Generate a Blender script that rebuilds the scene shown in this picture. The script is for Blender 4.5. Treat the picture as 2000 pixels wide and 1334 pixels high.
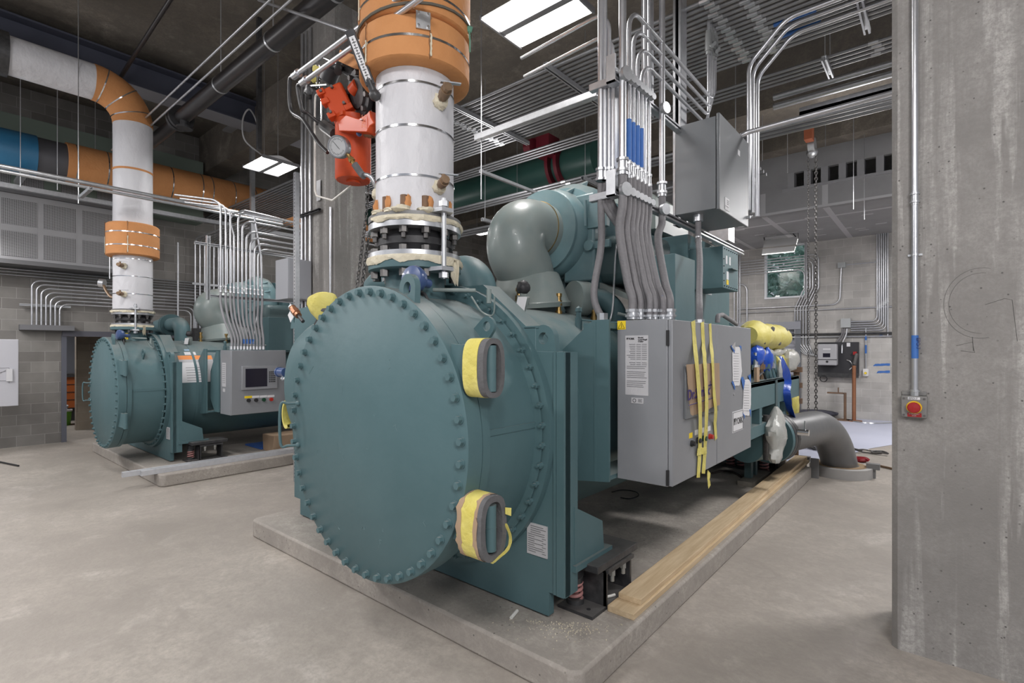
import bpy, math, random
from math import pi, sin, cos, radians as R
from mathutils import Vector as V, Matrix
for _o in list(bpy.data.objects): bpy.data.objects.remove(_o)
rnd = random.Random(7)
S = bpy.context.scene
COL = S.collection
# ------------------------------------------------------------------ camera
cd = bpy.data.cameras.new('camera'); cam = bpy.data.objects.new('camera', cd); COL.objects.link(cam)
cam.location = (0, 0, 1.85); cam.rotation_euler = (R(90), 0, R(39.95))
cd.sensor_width = 36; cd.lens = 18.0; cd.shift_y = 0.0085; cd.clip_start = .05; cd.clip_end = 200
S.camera = cam
S.view_settings.view_transform = 'Standard'; S.view_settings.look = 'None'
S.view_settings.exposure = 0.0; S.view_settings.gamma = 1.0
# ------------------------------------------------------------------ world
w = bpy.data.worlds.new('world'); S.world = w; w.use_nodes = True
w.node_tree.nodes['Background'].inputs[0].default_value = (.86, .90, 1.0, 1)
w.node_tree.nodes['Background'].inputs[1].default_value = 0.42
# ------------------------------------------------------------------ lights (added without fixtures, to fill the room)
def lamp(name, loc, sx, sy, power, rz=0, color=(1, .975, .965), tilt=0):
    d = bpy.data.lights.new(name, 'AREA'); d.shape = 'RECTANGLE'; d.size = sx; d.size_y = sy
    d.energy = power; d.color = color
    o = bpy.data.objects.new(name, d); COL.objects.link(o); o.location = loc; o.rotation_euler = (tilt, 0, rz)
    return o
for i, (x, y, z, p) in enumerate([(-3.6, -2.6, 5.2, 170), (1.2, -1.4, 5.2, 130), (-9.6, -2.0, 5.2, 160), (-6.4, 0.6, 5.4, 110),
                                  (1.4, 6.6, 5.2, 250), (1.2, 12.5, 4.6, 240), (-4.5, 12.6, 4.7, 150), (-9.5, 9.5, 5.0, 130), (-12.4, .4, 3.9, 45)]):
    lamp('overhead_area_light', (x, y, z), 1.2, .6, p)  # area lights added at assumed overhead positions
lamp('passage_fill_light', (-16.4, 1.6, 2.75), 1.0, .3, 45)  # unseen area light added to brighten the space beyond the doorway
for x, y, z, p in [(-.9, .1, 4.7, 70), (-6.5, -1.6, 4.6, 115), (1.9, -.4, 3.4, 320), (-11.2, -1.2, 4.4, 110), (-1.0, 9.3, 4.4, 60), (-5.8, 6.2, 4.2, 60), (-10.4, 6.6, 4.0, 50)]:   # unseen point lights added as fill, they brighten the slab too
    d = bpy.data.lights.new('fill_light', 'POINT'); d.energy = p; d.shadow_soft_size = .35; d.color = (1, .975, .965)
    o = bpy.data.objects.new('fill_light', d); COL.objects.link(o); o.location = (x, y, z)
# ------------------------------------------------------------------ materials
MATS = {}
def mat(name, col, rough=.5, metal=0.0, col2=None, nscale=6.0, namt=.5, bump=0.0, bscale=30.0, detail=6.0, emit=0.0, spec=.5,
        alpha=1.0, trans=0.0, streak=None, coat=0.0, rough2=None, dust=None):
    if name in MATS: return MATS[name]
    m = bpy.data.materials.new(name); m.use_nodes = True; nt = m.node_tree; n = nt.nodes; l = nt.links
    b = n['Principled BSDF']; b.inputs['Base Color'].default_value = (*col, 1); b.inputs['Roughness'].default_value = rough
    b.inputs['Metallic'].default_value = metal; b.inputs['Specular IOR Level'].default_value = spec
    b.inputs['Coat Weight'].default_value = coat
    if emit: b.inputs['Emission Color'].default_value = (*col, 1); b.inputs['Emission Strength'].default_value = emit
    if alpha < 1: b.inputs['Alpha'].default_value = alpha
    if trans: b.inputs['Transmission Weight'].default_value = trans
    if col2 or bump or rough2 or dust:
        tc = n.new('ShaderNodeTexCoord'); mp = n.new('ShaderNodeMapping'); l.new(tc.outputs['Object'], mp.inputs[0])
        if streak: mp.inputs['Scale'].default_value = streak
        out = None
        if col2:
            nz = n.new('ShaderNodeTexNoise'); nz.inputs['Scale'].default_value = nscale; nz.inputs['Detail'].default_value = detail
            nz.inputs['Roughness'].default_value = .62; l.new(mp.outputs[0], nz.inputs['Vector'])
            rp = n.new('ShaderNodeValToRGB'); rp.color_ramp.elements[0].position = .5 - namt / 2; rp.color_ramp.elements[1].position = .5 + namt / 2
            rp.color_ramp.elements[0].color = (*col, 1); rp.color_ramp.elements[1].color = (*col2, 1)
            l.new(nz.outputs['Fac'], rp.inputs[0]); out = rp.outputs[0]
            if rough2:
                mr = n.new('ShaderNodeMapRange'); mr.inputs[3].default_value = rough; mr.inputs[4].default_value = rough2
                l.new(nz.outputs['Fac'], mr.inputs[0]); l.new(mr.outputs[0], b.inputs['Roughness'])
        if dust:   # real dust lying on upward faces
            g = n.new('ShaderNodeNewGeometry'); sx = n.new('ShaderNodeSeparateXYZ'); l.new(g.outputs['Normal'], sx.inputs[0])
            nz3 = n.new('ShaderNodeTexNoise'); nz3.inputs['Scale'].default_value = 5; nz3.inputs['Detail'].default_value = 5; l.new(tc.outputs['Object'], nz3.inputs['Vector'])
            ad = n.new('ShaderNodeMath'); ad.operation = 'MULTIPLY_ADD'; ad.inputs[1].default_value = .9; ad.inputs[2].default_value = -.45
            l.new(nz3.outputs['Fac'], ad.inputs[0]); a2 = n.new('ShaderNodeMath'); l.new(ad.outputs[0], a2.inputs[0]); l.new(sx.outputs[2], a2.inputs[1])
            mr2 = n.new('ShaderNodeMapRange'); mr2.inputs[1].default_value = dust[1]; mr2.inputs[2].default_value = 1.0; mr2.inputs[4].default_value = dust[2]
            l.new(a2.outputs[0], mr2.inputs[0])
            mx = n.new('ShaderNodeMix'); mx.data_type = 'RGBA'; mx.inputs[7].default_value = (*dust[0], 1)
            if out: l.new(out, mx.inputs[6])
            else: mx.inputs[6].default_value = (*col, 1)
            l.new(mr2.outputs[0], mx.inputs[0]); out = mx.outputs[2]
        if out: l.new(out, b.inputs['Base Color'])
        if bump:
            nb = n.new('ShaderNodeTexNoise'); nb.inputs['Scale'].default_value = bscale; nb.inputs['Detail'].default_value = 5; l.new(mp.outputs[0], nb.inputs['Vector'])
            bp = n.new('ShaderNodeBump'); bp.inputs['Strength'].default_value = bump; bp.inputs['Distance'].default_value = .02
            l.new(nb.outputs['Fac'], bp.inputs['Height']); l.new(bp.outputs[0], b.inputs['Normal'])
    MATS[name] = m; return m

def concrete(name, base, dark, light, scale=1.0, vertical=True, pits=True, rough=.75):
    m = bpy.data.materials.new(name); m.use_nodes = True; nt = m.node_tree; n = nt.nodes; l = nt.links; b = n['Principled BSDF']
    b.inputs['Roughness'].default_value = rough
    tc = n.new('ShaderNodeTexCoord')
    def noise(sc, vs=(1, 1, 1), det=8, rg=.6, dist=0):
        mp = n.new('ShaderNodeMapping'); mp.inputs['Scale'].default_value = vs; l.new(tc.outputs['Object'], mp.inputs[0])
        z = n.new('ShaderNodeTexNoise'); z.inputs['Scale'].default_value = sc; z.inputs['Detail'].default_value = det
        z.inputs['Roughness'].default_value = rg; z.inputs['Distortion'].default_value = dist; l.new(mp.outputs[0], z.inputs['Vector']); return z.outputs['Fac']
    def ramp(src, p0, p1, c0, c1):
        r = n.new('ShaderNodeValToRGB'); r.color_ramp.elements[0].position = p0; r.color_ramp.elements[1].position = p1
        r.color_ramp.elements[0].color = (*c0, 1); r.color_ramp.elements[1].color = (*c1, 1); l.new(src, r.inputs[0]); return r.outputs[0]
    def mix(f, a, bb):
        x = n.new('ShaderNodeMix'); x.data_type = 'RGBA'; l.new(f, x.inputs[0]); l.new(a, x.inputs[6])
        if isinstance(bb, tuple): x.inputs[7].default_value = (*bb, 1)
        else: l.new(bb, x.inputs[7])
        return x.outputs[2]
    c = ramp(noise(.9 * scale, det=10, rg=.65), .36, .64, dark, base)
    c2 = ramp(noise(2.2 * scale, (2.2, 2.2, .10) if vertical else (1, 1, 1), dist=.5 if vertical else 1.2), .55, .68, (0, 0, 0), (1, 1, 1))
    bw = n.new('ShaderNodeMath'); bw.operation = 'MULTIPLY'; bw.inputs[1].default_value = .75 if vertical else .5; l.new(c2, bw.inputs[0])
    c = mix(bw.outputs[0], c, light)
    if vertical:   # thin pale lime drips
        c5 = ramp(noise(1.0, (7.0, 7.0, .45), det=5, dist=.25), .555, .60, (0, 0, 0), (.8, .8, .8)); c = mix(c5, c, light)
        c6 = ramp(noise(1.0, (5.0, 5.0, .30), det=6, rg=.7), .52, .66, (0, 0, 0), (.7, .7, .7)); c = mix(c6, c, dark)
    if not vertical and not pits:
        c7 = ramp(noise(1.0, (1.1, 2.6, 1), det=9, rg=.68, dist=1.5), .54, .70, (0, 0, 0), (.55, .55, .55)); c = mix(c7, c, tuple(v * .9 for v in dark))
    c4 = ramp(noise(38 * scale, det=4, rg=.8), .36, .58, (.6, .6, .6), (0, 0, 0)); c = mix(c4, c, dark)
    c3 = ramp(noise(11 * scale, det=12, rg=.72, dist=.6), .40, .60, (0, 0, 0), (1, 1, 1))
    bw2 = n.new('ShaderNodeMath'); bw2.operation = 'MULTIPLY'; bw2.inputs[1].default_value = .55; l.new(c3, bw2.inputs[0])
    c = mix(bw2.outputs[0], c, dark)
    h = noise(60 * scale, det=6)
    if pits:
        vo = n.new('ShaderNodeTexVoronoi'); vo.inputs['Scale'].default_value = 14 * scale; l.new(tc.outputs['Object'], vo.inputs['Vector'])
        pf = ramp(vo.outputs['Distance'], .07, .13, (1, 1, 1), (0, 0, 0))
        gate = ramp(noise(3.1 * scale), .44, .52, (0, 0, 0), (1, 1, 1))
        mu = n.new('ShaderNodeMath'); mu.operation = 'MULTIPLY'; l.new(pf, mu.inputs[0]); l.new(gate, mu.inputs[1])
        c = mix(mu.outputs[0], c, tuple(.45 * v for v in dark))
    l.new(c, b.inputs['Base Color'])
    bp = n.new('ShaderNodeBump'); bp.inputs['Strength'].default_value = .25; bp.inputs['Distance'].default_value = .01
    l.new(h, bp.inputs['Height']); l.new(bp.outputs[0], b.inputs['Normal'])
    MATS[name] = m; return m

def cmu(name, axis, c1, c2, mortar):
    """running-bond blockwork 0.406 x 0.203 m; axis 'x' = wall runs along x"""
    m = bpy.data.materials.new(name); m.use_nodes = True; nt = m.node_tree; n = nt.nodes; l = nt.links; b = n['Principled BSDF']
    b.inputs['Roughness'].default_value = .85
    g = n.new('ShaderNodeNewGeometry'); sx = n.new('ShaderNodeSeparateXYZ'); cb = n.new('ShaderNodeCombineXYZ')
    l.new(g.outputs['Position'], sx.inputs[0]); l.new(sx.outputs[0 if axis == 'x' else 1], cb.inputs[0]); l.new(sx.outputs[2], cb.inputs[1])
    br = n.new('ShaderNodeTexBrick'); l.new(cb.outputs[0], br.inputs['Vector']); br.offset = .5
    br.inputs['Scale'].default_value = 1.0; br.inputs['Brick Width'].default_value = .406; br.inputs['Row Height'].default_value = .203
    br.inputs['Mortar Size'].default_value = .005; br.inputs['Color1'].default_value = (*c1, 1); br.inputs['Color2'].default_value = (*c2, 1)
    br.inputs['Mortar'].default_value = (*mortar, 1); br.inputs['Bias'].default_value = -.1
    nz = n.new('ShaderNodeTexNoise'); nz.inputs['Scale'].default_value = 2.4; nz.inputs['Detail'].default_value = 8; l.new(g.outputs['Position'], nz.inputs['Vector'])
    mr = n.new('ShaderNodeMapRange'); mr.inputs[1].default_value = .3; mr.inputs[2].default_value = .7; mr.inputs[3].default_value = .82; mr.inputs[4].default_value = 1.1
    l.new(nz.outputs['Fac'], mr.inputs[0])
    mx = n.new('ShaderNodeMix'); mx.data_type = 'RGBA'; mx.blend_type = 'MULTIPLY'; mx.inputs[0].default_value = 1
    l.new(br.outputs['Color'], mx.inputs[6]); l.new(mr.outputs[0], mx.inputs[7]); l.new(mx.outputs[2], b.inputs['Base Color'])
    bp = n.new('ShaderNodeBump'); bp.inputs['Strength'].default_value = .6; bp.inputs['Distance'].default_value = .008; bp.invert = True
    l.new(br.outputs['Fac'], bp.inputs['Height']); l.new(bp.outputs[0], b.inputs['Normal'])
    MATS[name] = m; return m

TEAL = mat('teal_paint', (.072, .138, .152), .50, 0, (.090, .162, .178), 2.0, .5, .10, 9, spec=.4, dust=((.30, .29, .27), .55, .42))
TEALL = mat('teal_paint_light', (.15, .265, .29), .38, 0, (.21, .31, .33), 3.0, .4, .08, 12, coat=.15, dust=((.40, .38, .35), .45, .5))
TEALG = mat('grey_teal_primer', (.20, .25, .245), .36, 0, (.27, .30, .285), 2.2, .4, .05, 8, coat=.1, dust=((.36, .34, .32), .5, .3))
TEALD = mat('dark_teal_paint', (.05, .085, .09), .45, 0, (.065, .11, .115), 3, .5, .1, 12)
GALV = mat('galvanized_steel', (.50, .51, .53), .34, .85, (.66, .67, .69), 18, .5, 0, 30)
EMT = mat('conduit_steel', (.52, .53, .56), .30, .8, (.64, .65, .68), 8, .5)
GALVP = mat('pale_galvanized_channel', (.50, .51, .54), .45, .25, (.60, .61, .64), 18, .5)
EMTD = mat('dull_conduit_steel', (.26, .265, .28), .42, .6, (.34, .345, .36), 8, .5)
STRUT = mat('strut_steel', (.40, .41, .43), .38, .75, (.52, .53, .55), 22, .5)
ENCL = mat('grey_enclosure_paint', (.26, .27, .29), .42, .15, (.285, .295, .315), 3, .5, .02, 60)
ENCLD = mat('dark_grey_enclosure_paint', (.15, .16, .17), .38, .1, (.17, .18, .19), 3, .5)
BLACK = mat('black_rubber', (.018, .018, .020), .5, 0, (.035, .035, .038), 9, .5, .15, 30)
BLACKS = mat('black_steel', (.03, .03, .033), .42, .2, (.07, .07, .072), 14, .4, .1, 30, dust=((.25, .24, .23), .7, .4))
NUT = mat('bolt_steel', (.10, .10, .105), .45, .6, (.17, .16, .15), 30, .5)
CHROME = mat('bright_steel', (.75, .76, .78), .16, 1.0)
WHITEJ = mat('white_pipe_jacket', (.56, .56, .59), .45, 0, (.66, .66, .69), 1.6, .5, .9, 9.0, streak=(1, 1, .6))
FOAM = mat('orange_foam_insulation', (.50, .215, .075), .85, 0, (.60, .28, .11), 3, .6, .35, 25)
CREAM = mat('spray_foam', (.60, .54, .40), .9, 0, (.72, .67, .54), 9, .5, .8, 18)
YTAPE = mat('yellow_tape', (.62, .53, .09), .65, 0, (.74, .67, .24), 5, .5, .8, 16)
GFOAM = mat('grey_foam_tube', (.10, .10, .105), .9, 0, (.14, .14, .145), 20, .5, .3, 40)
CARD = mat('cardboard', (.36, .25, .165), .85, 0, (.42, .30, .20), 5, .5, .1, 20)
WOOD = mat('pine_lumber', (.46, .33, .19), .7, 0, (.68, .54, .36), 3.0, .45, .12, 30, streak=(9, .6, 9))
BRASS = mat('brass', (.50, .33, .12), .35, .9, (.36, .24, .10), 12, .5)
BRONZE = mat('bronze_fitting', (.20, .13, .08), .5, .6, (.28, .19, .12), 14, .5)
ORANGE = mat('orange_red_enamel', (.50, .058, .012), .42, 0, (.58, .075, .02), 4, .5, .05, 10, spec=.35)
SPRING = mat('pink_spring_paint', (.45, .22, .21), .5)
WHITE = mat('white_paper', (.72, .72, .74), .7)
LABEL = mat('grey_white_label', (.50, .50, .52), .5)
INK = mat('black_ink', (.02, .02, .022), .6)
GINK = mat('grey_ink', (.16, .16, .17), .6)
YEL = mat('yellow_sticker', (.85, .62, .02), .5)
ORS = mat('orange_sticker', (.80, .25, .03), .5)
BLUE = mat('blue_tape', (.035, .13, .42), .55, 0, (.05, .17, .50), 10, .5)
BLUEP = mat('blue_plastic_sheet', (.01, .06, .42), .3, 0, (.02, .10, .55), 6, .5, .8, 8)
BLUED = mat('blue_device_paint', (.05, .09, .22), .3, 0, coat=.3)
REDP = mat('red_plastic', (.34, .012, .014), .35)
YELP = mat('yellow_plastic', (.75, .45, .02), .4)
RUST = mat('rusty_steel', (.13, .09, .07), .7, .3, (.24, .14, .08), 6, .5)
DKPIPE = mat('dark_grey_pipe', (.14, .145, .15), .36, .2, (.18, .18, .185), 3, .5, .06, 12)
BLKPIPE = mat('black_pipe', (.022, .021, .024), .35, .2, (.04, .035, .035), 4, .5)
BLUEPIPE = mat('blue_wrapped_pipe', (.02, .11, .22), .45, 0, (.03, .16, .30), 3, .5, .1, 8)
GREENPIPE = mat('dark_green_pipe', (.02, .07, .06), .4, 0, (.03, .09, .075), 3, .5)
FLEX = mat('grey_flexible_conduit', (.17, .165, .175), .55, 0, (.21, .205, .215), 20, .5, .25, 60)
SCREEN = mat('dark_screen', (.02, .018, .03), .15)
DRY = mat('drywall', (.30, .30, .31), .8, 0, (.36, .36, .37), 2, .5)
DRYT = mat('joint_compound', (.52, .52, .54), .8)
STEELB = mat('primed_steel_beam', (.05, .055, .08), .6, 0, (.065, .07, .10), 3, .5)
COPPER = mat('copper_pipe', (.35, .15, .08), .4, .7, (.42, .20, .11), 6, .5)
EMIS = mat('lit_lamp_panel', (1, .98, .94), .5, emit=9.0)
EMIST = mat('lit_tube', (1, .97, .92), .5, emit=2.2)
CLEARP = mat('clear_plastic_wrap', (.60, .60, .56), .25, 0, (.75, .75, .72), 8, .5, .9, 10, alpha=.62)
FLOORM = concrete('floor_concrete', (.50, .455, .405), (.31, .28, .25), (.62, .575, .53), .55, False, False, .5)
PADM = concrete('pad_concrete', (.47, .43, .385), (.28, .255, .23), (.56, .52, .475), 1.2, False, True, .8)
WALLC = concrete('column_concrete', (.36, .345, .33), (.22, .21, .20), (.52, .505, .485), 1.5, True, True, .7)
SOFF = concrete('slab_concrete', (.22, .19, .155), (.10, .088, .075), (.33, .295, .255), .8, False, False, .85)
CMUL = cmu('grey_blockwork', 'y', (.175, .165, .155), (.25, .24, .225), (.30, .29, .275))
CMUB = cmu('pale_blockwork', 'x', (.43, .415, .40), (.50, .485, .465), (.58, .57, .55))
# ------------------------------------------------------------------ mesh builder
def basis(d):
    d = V(d).normalized(); a = V((0, 0, 1)) if abs(d.z) < .9 else V((0, 1, 0))
    x = a.cross(d).normalized(); return x, d.cross(x), d
class MB:
    def __init__(s): s.v = []; s.f = []; s.sm = []
    def add(s, vs, fs, smooth=False):
        o = len(s.v); s.v += [V(p) for p in vs]; s.f += [tuple(i + o for i in q) for q in fs]; s.sm += [smooth] * len(fs); return s
    def box(s, a, b):
        (x0, y0, z0), (x1, y1, z1) = a, b
        if x0 > x1: x0, x1 = x1, x0
        if y0 > y1: y0, y1 = y1, y0
        if z0 > z1: z0, z1 = z1, z0
        return s.add([(x0, y0, z0), (x1, y0, z0), (x1, y1, z0), (x0, y1, z0), (x0, y0, z1), (x1, y0, z1), (x1, y1, z1), (x0, y1, z1)],
                     [(0, 3, 2, 1), (4, 5, 6, 7), (0, 1, 5, 4), (1, 2, 6, 5), (2, 3, 7, 6), (3, 0, 4, 7)])
    def obox(s, c, ax, ay, az):   # centre and three half-axis vectors
        c, ax, ay, az = V(c), V(ax), V(ay), V(az)
        p = [c + i * ax + j * ay + k * az for k in (-1, 1) for j, i in ((-1, -1), (-1, 1), (1, 1), (1, -1))]
        return s.add(p, [(0, 3, 2, 1), (4, 5, 6, 7), (0, 1, 5, 4), (1, 2, 6, 5), (2, 3, 7, 6), (3, 0, 4, 7)])
    def cyl(s, a, b, r, r2=None, n=20, caps=True):
        a, b = V(a), V(b); r2 = r if r2 is None else r2; x, y, _ = basis(b - a)
        vs = []
        for p, q in ((a, r), (b, r2)): vs += [p + q * (cos(t) * x + sin(t) * y) for t in (2 * pi * i / n for i in range(n))]
        s.add(vs, [(i, (i + 1) % n, n + (i + 1) % n, n + i) for i in range(n)], n > 8)
        if caps: s.add(vs, [tuple(range(n))[::-1], tuple(range(n, 2 * n))])
        return s
    def lathe(s, o, d, prof, n=32, closed=False, smooth=True, a0=0, a1=2 * pi):
        """profile [(distance along axis d, radius)]"""
        o = V(o); x, y, z = basis(d); full = abs(a1 - a0 - 2 * pi) < 1e-6; m = n if full else n + 1; vs = []
        for h, r in prof: vs += [o + h * z + r * (cos(a0 + (a1 - a0) * i / n) * x + sin(a0 + (a1 - a0) * i / n) * y) for i in range(m)]
        k = len(prof); fs = []
        for j in range(k if closed else k - 1):
            jj = (j + 1) % k
            for i in range(n):
                ii = (i + 1) % m; fs.append((j * m + i, j * m + ii, jj * m + ii, jj * m + i))
        return s.add(vs, fs, smooth)
    def disc(s, o, d, r, n=32):
        x, y, z = basis(d); return s.add([V(o) + r * (cos(2 * pi * i / n) * x + sin(2 * pi * i / n) * y) for i in range(n)], [tuple(range(n))])
    def prism(s, poly, ext):   # polygon of 3-D points, extruded by vector
        ext = V(ext); k = len(poly); a = [V(p) for p in poly]
        return s.add(a + [p + ext for p in a], [tuple(range(k))[::-1], tuple(range(k, 2 * k))] + [(i, (i + 1) % k, k + (i + 1) % k, k + i) for i in range(k)])
    def tube(s, pts, r, n=10, bend=0.0, seg=6, closed=False, rf=None, caps=True):
        P = [V(p) for p in pts]
        if bend and len(P) > 2:
            Q = [P[0]]
            for i in range(1, len(P) - 1):
                a, b, c = P[i - 1], P[i], P[i + 1]; u = (a - b); v = (c - b); lu, lv = u.length, v.length; u /= lu; v /= lv
                ang = u.angle(v)
                if ang > pi - .02: Q.append(b); continue
                t = min(bend / math.tan(ang / 2), lu * .49 if i > 1 else lu * .98, lv * .49 if i < len(P) - 2 else lv * .98); rr = t * math.tan(ang / 2)
                ctr = b + (u + v).normalized() * (rr / sin(ang / 2)); e0 = (b + u * t - ctr); e1 = (b + v * t - ctr); tot = e0.angle(e1)
                for k in range(seg + 1):
                    f = k / seg; Q.append(ctr + (e0 * sin((1 - f) * tot) + e1 * sin(f * tot)) / sin(tot))
            Q.append(P[-1]); P = Q
        m = len(P); T = []
        for i in range(m):
            if closed: t = P[(i + 1) % m] - P[i - 1]
            else: t = P[min(i + 1, m - 1)] - P[max(i - 1, 0)]
            T.append(t.normalized())
        x, y, _ = basis(T[0]); vs = []
        for i in range(m):
            x = (x - T[i] * x.dot(T[i])).normalized(); y = T[i].cross(x); q = rf(i / (m - 1)) * r if rf else r
            vs += [P[i] + q * (cos(2 * pi * j / n) * x + sin(2 * pi * j / n) * y) for j in range(n)]
        fs = []
        for i in range(m if closed else m - 1):
            ii = (i + 1) % m; fs += [(i * n + j, i * n + (j + 1) % n, ii * n + (j + 1) % n, ii * n + j) for j in range(n)]
        s.add(vs, fs, True)
        if caps and not closed: s.add(vs[:n], [tuple(range(n))[::-1]]); s.add(vs[-n:], [tuple(range(n))])
        return s
    def sphere(s, c, r, nu=16, nv=10, jit=0, sc=(1, 1, 1), seed=1):
        q = random.Random(seed); vs = []; c = V(c)
        for j in range(nv + 1):
            for i in range(nu):
                th = pi * j / nv; ph = 2 * pi * i / nu; k = r * (1 + jit * (q.random() - .5) * (0 < j < nv))
                vs.append(c + V((k * sin(th) * cos(ph) * sc[0], k * sin(th) * sin(ph) * sc[1], k * cos(th) * sc[2])))
        return s.add(vs, [(j * nu + i, (j + 1) * nu + i, (j + 1) * nu + (i + 1) % nu, j * nu + (i + 1) % nu) for j in range(nv) for i in range(nu)], True)
    def strut(s, a, b, up, w=.041):   # slotted channel between two points, open towards up
        a, b = V(a), V(b); d = (b - a).normalized(); up = V(up); up = (up - d * up.dot(d)).normalized(); sd = d.cross(up)
        h = w / 2; t = .003; L = (b - a) / 2; c = (a + b) / 2
        s.obox(c - up * h, L, sd * h, up * t); s.obox(c - sd * h, L, sd * t, up * h); s.obox(c + sd * h, L, sd * t, up * h)
        s.obox(c + up * h - sd * h * .72, L, sd * h * .28, up * t); s.obox(c + up * h + sd * h * .72, L, sd * h * .28, up * t); return s
    def build(s, name, m, parent=None, label=None, cat=None, group=None, kind=None, bevel=0, cam_=None):
        me = bpy.data.meshes.new(name); off = wloc(parent) if parent else None
        if off is None:
            lo = V([min(p[i] for p in s.v) for i in range(3)]); hi = V([max(p[i] for p in s.v) for i in range(3)])
            off = V(((lo.x + hi.x) / 2, (lo.y + hi.y) / 2, lo.z)); loc = off
        else: loc = V((0, 0, 0))
        me.from_pydata([tuple(p - off) for p in s.v], [], s.f); me.polygons.foreach_set('use_smooth', s.sm); me.update(); me.set_sharp_from_angle(angle=.7)
        me.materials.append(m)
        o = bpy.data.objects.new(name, me); COL.objects.link(o); o.location = loc
        if parent: o.parent = parent
        if bevel:
            bm = o.modifiers.new('bevel', 'BEVEL'); bm.width = bevel; bm.segments = 2; bm.limit_method = 'ANGLE'
        return tag(o, label, cat, group, kind)
WL = {}
def wloc(o):
    p = V((0, 0, 0))
    while o: p += o.location; o = o.parent
    return p
def tag(o, label=None, cat=None, group=None, kind=None):
    if label: o['label'] = label
    if cat: o['category'] = cat
    if group: o['group'] = group
    if kind: o['kind'] = kind
    return o
def thing(name, loc, label, cat, group=None):
    o = bpy.data.objects.new(name, None); COL.objects.link(o); o.location = loc; o.empty_display_size = .1
    return tag(o, label, cat, group)
def share(src, name, loc, parent, rot=None):   # another part with the same mesh; loc in world
    o = src.copy(); o.name = name; COL.objects.link(o); o.parent = parent; o.location = V(loc) - (wloc(parent) if parent else V((0, 0, 0)))
    if rot: o.rotation_euler = rot
    return o
def copy_tree(o, parent=None):
    c = o.copy(); COL.objects.link(c); c.parent = parent
    for ch in [k for k in ALLCH(o)]: copy_tree(ch, c)
    return c
def ALLCH(o): return [k for k in bpy.data.objects if k.parent == o]
def struct(mb, name, m, **k): return mb.build(name, m, kind='structure', **k)
def text(s, size, o, right, up, m, parent, name='lettering', ext=.0012, bold=0, align='LEFT', squash=1.0):
    cu = bpy.data.curves.new('t', 'FONT'); cu.body = s; cu.size = size; cu.extrude = ext; cu.align_x = align; cu.offset = bold; cu.resolution_u = 3
    t = bpy.data.objects.new('t', cu); COL.objects.link(t); dg = bpy.context.evaluated_depsgraph_get(); me = bpy.data.meshes.new_from_object(t.evaluated_get(dg))
    bpy.data.objects.remove(t); right = V(right).normalized(); up = V(up).normalized(); nn = right.cross(up); off = wloc(parent) if parent else V((0, 0, 0))
    for vv in me.vertices: c = vv.co.copy(); vv.co = V(o) + right * c.x * squash + up * c.y + nn * c.z - off
    me.materials.clear(); me.materials.append(m)
    ob = bpy.data.objects.new(name, me); COL.objects.link(ob); ob.parent = parent; return ob
ORD = ['leftmost', 'second', 'third', 'fourth', 'fifth', 'sixth', 'seventh', 'eighth', 'ninth', 'tenth', 'eleventh', 'twelfth', 'thirteenth', 'fourteenth', 'fifteenth', 'sixteenth', 'seventeenth', 'eighteenth', 'nineteenth', 'twentieth']
def ordl(i, n, a='from the left', first='leftmost', last='rightmost'):
    return first if i == 0 else last if i == n - 1 else ORD[i] + ' ' + a
def hexm(c, d, r, h, mb=None, rot=0):
    mb = mb or MB(); mb.cyl(V(c), V(c) + V(d).normalized() * h, r, n=6); return mb
def rope(pts, n=8, seed=None):   # smooth curve through points (Catmull-Rom)
    P = [V(p) for p in pts]; P = [P[0] * 2 - P[1]] + P + [P[-1] * 2 - P[-2]]; out = []
    for i in range(1, len(P) - 2):
        for k in range(n):
            t = k / n; a, b, c, d = P[i - 1:i + 3]
            out.append(.5 * ((2 * b) + (c - a) * t + (2 * a - 5 * b + 4 * c - d) * t * t + (3 * b - a - 3 * c + d) * t ** 3))
    out.append(P[-2]); return out
# ================================================================== SETTING
struct(MB().box((-19, -6, -.1), (9, 18, 0)), 'floor', FLOORM)
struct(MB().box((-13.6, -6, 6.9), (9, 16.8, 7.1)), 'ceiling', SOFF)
# left wall of grey blocks with a doorway
wl = MB(); X0, X1 = -13.75, -13.55
for a, b in (((X0, -6, 0), (X1, 2.12, 6.9)), ((X0, 2.12, 2.16), (X1, 5.6, 6.9)), ((X0, 5.6, 0), (X1, 16.8, 6.9))): wl.box(a, b)
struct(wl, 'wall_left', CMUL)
struct(MB().box((-13.74, 2.08, 2.13), (-13.50, 5.7, 2.24)), 'trim_1', mat('lintel_grey', (.09, .09, .11), .6))
struct(MB().box((-13.75, 2.07, 0), (-13.52, 2.15, 2.16)).box((-13.77, 5.52, 0), (-13.50, 5.6, 2.16)), 'door_1', mat('door_frame_grey', (.10, .105, .13), .5))
# passage seen through the doorway
struct(MB().box((-15.45, 2.6, 0), (-15.3, 6.2, 2.9)), 'wall_passage', cmu('tan_blockwork', 'y', (.24, .20, .16), (.28, .24, .19), (.30, .26, .21)))
struct(MB().box((-18.7, -2, 0), (-18.6, 6.2, 3.0)), 'wall_far_room', mat('far_room_wall', (.20, .21, .24), .8))
struct(MB().box((-18.7, -2, 2.9), (-13.76, 6.2, 3.0)).box((-18.7, 6.2, 0), (-13.76, 6.3, 3.0)), 'ceiling_passage', SOFF)
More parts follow.
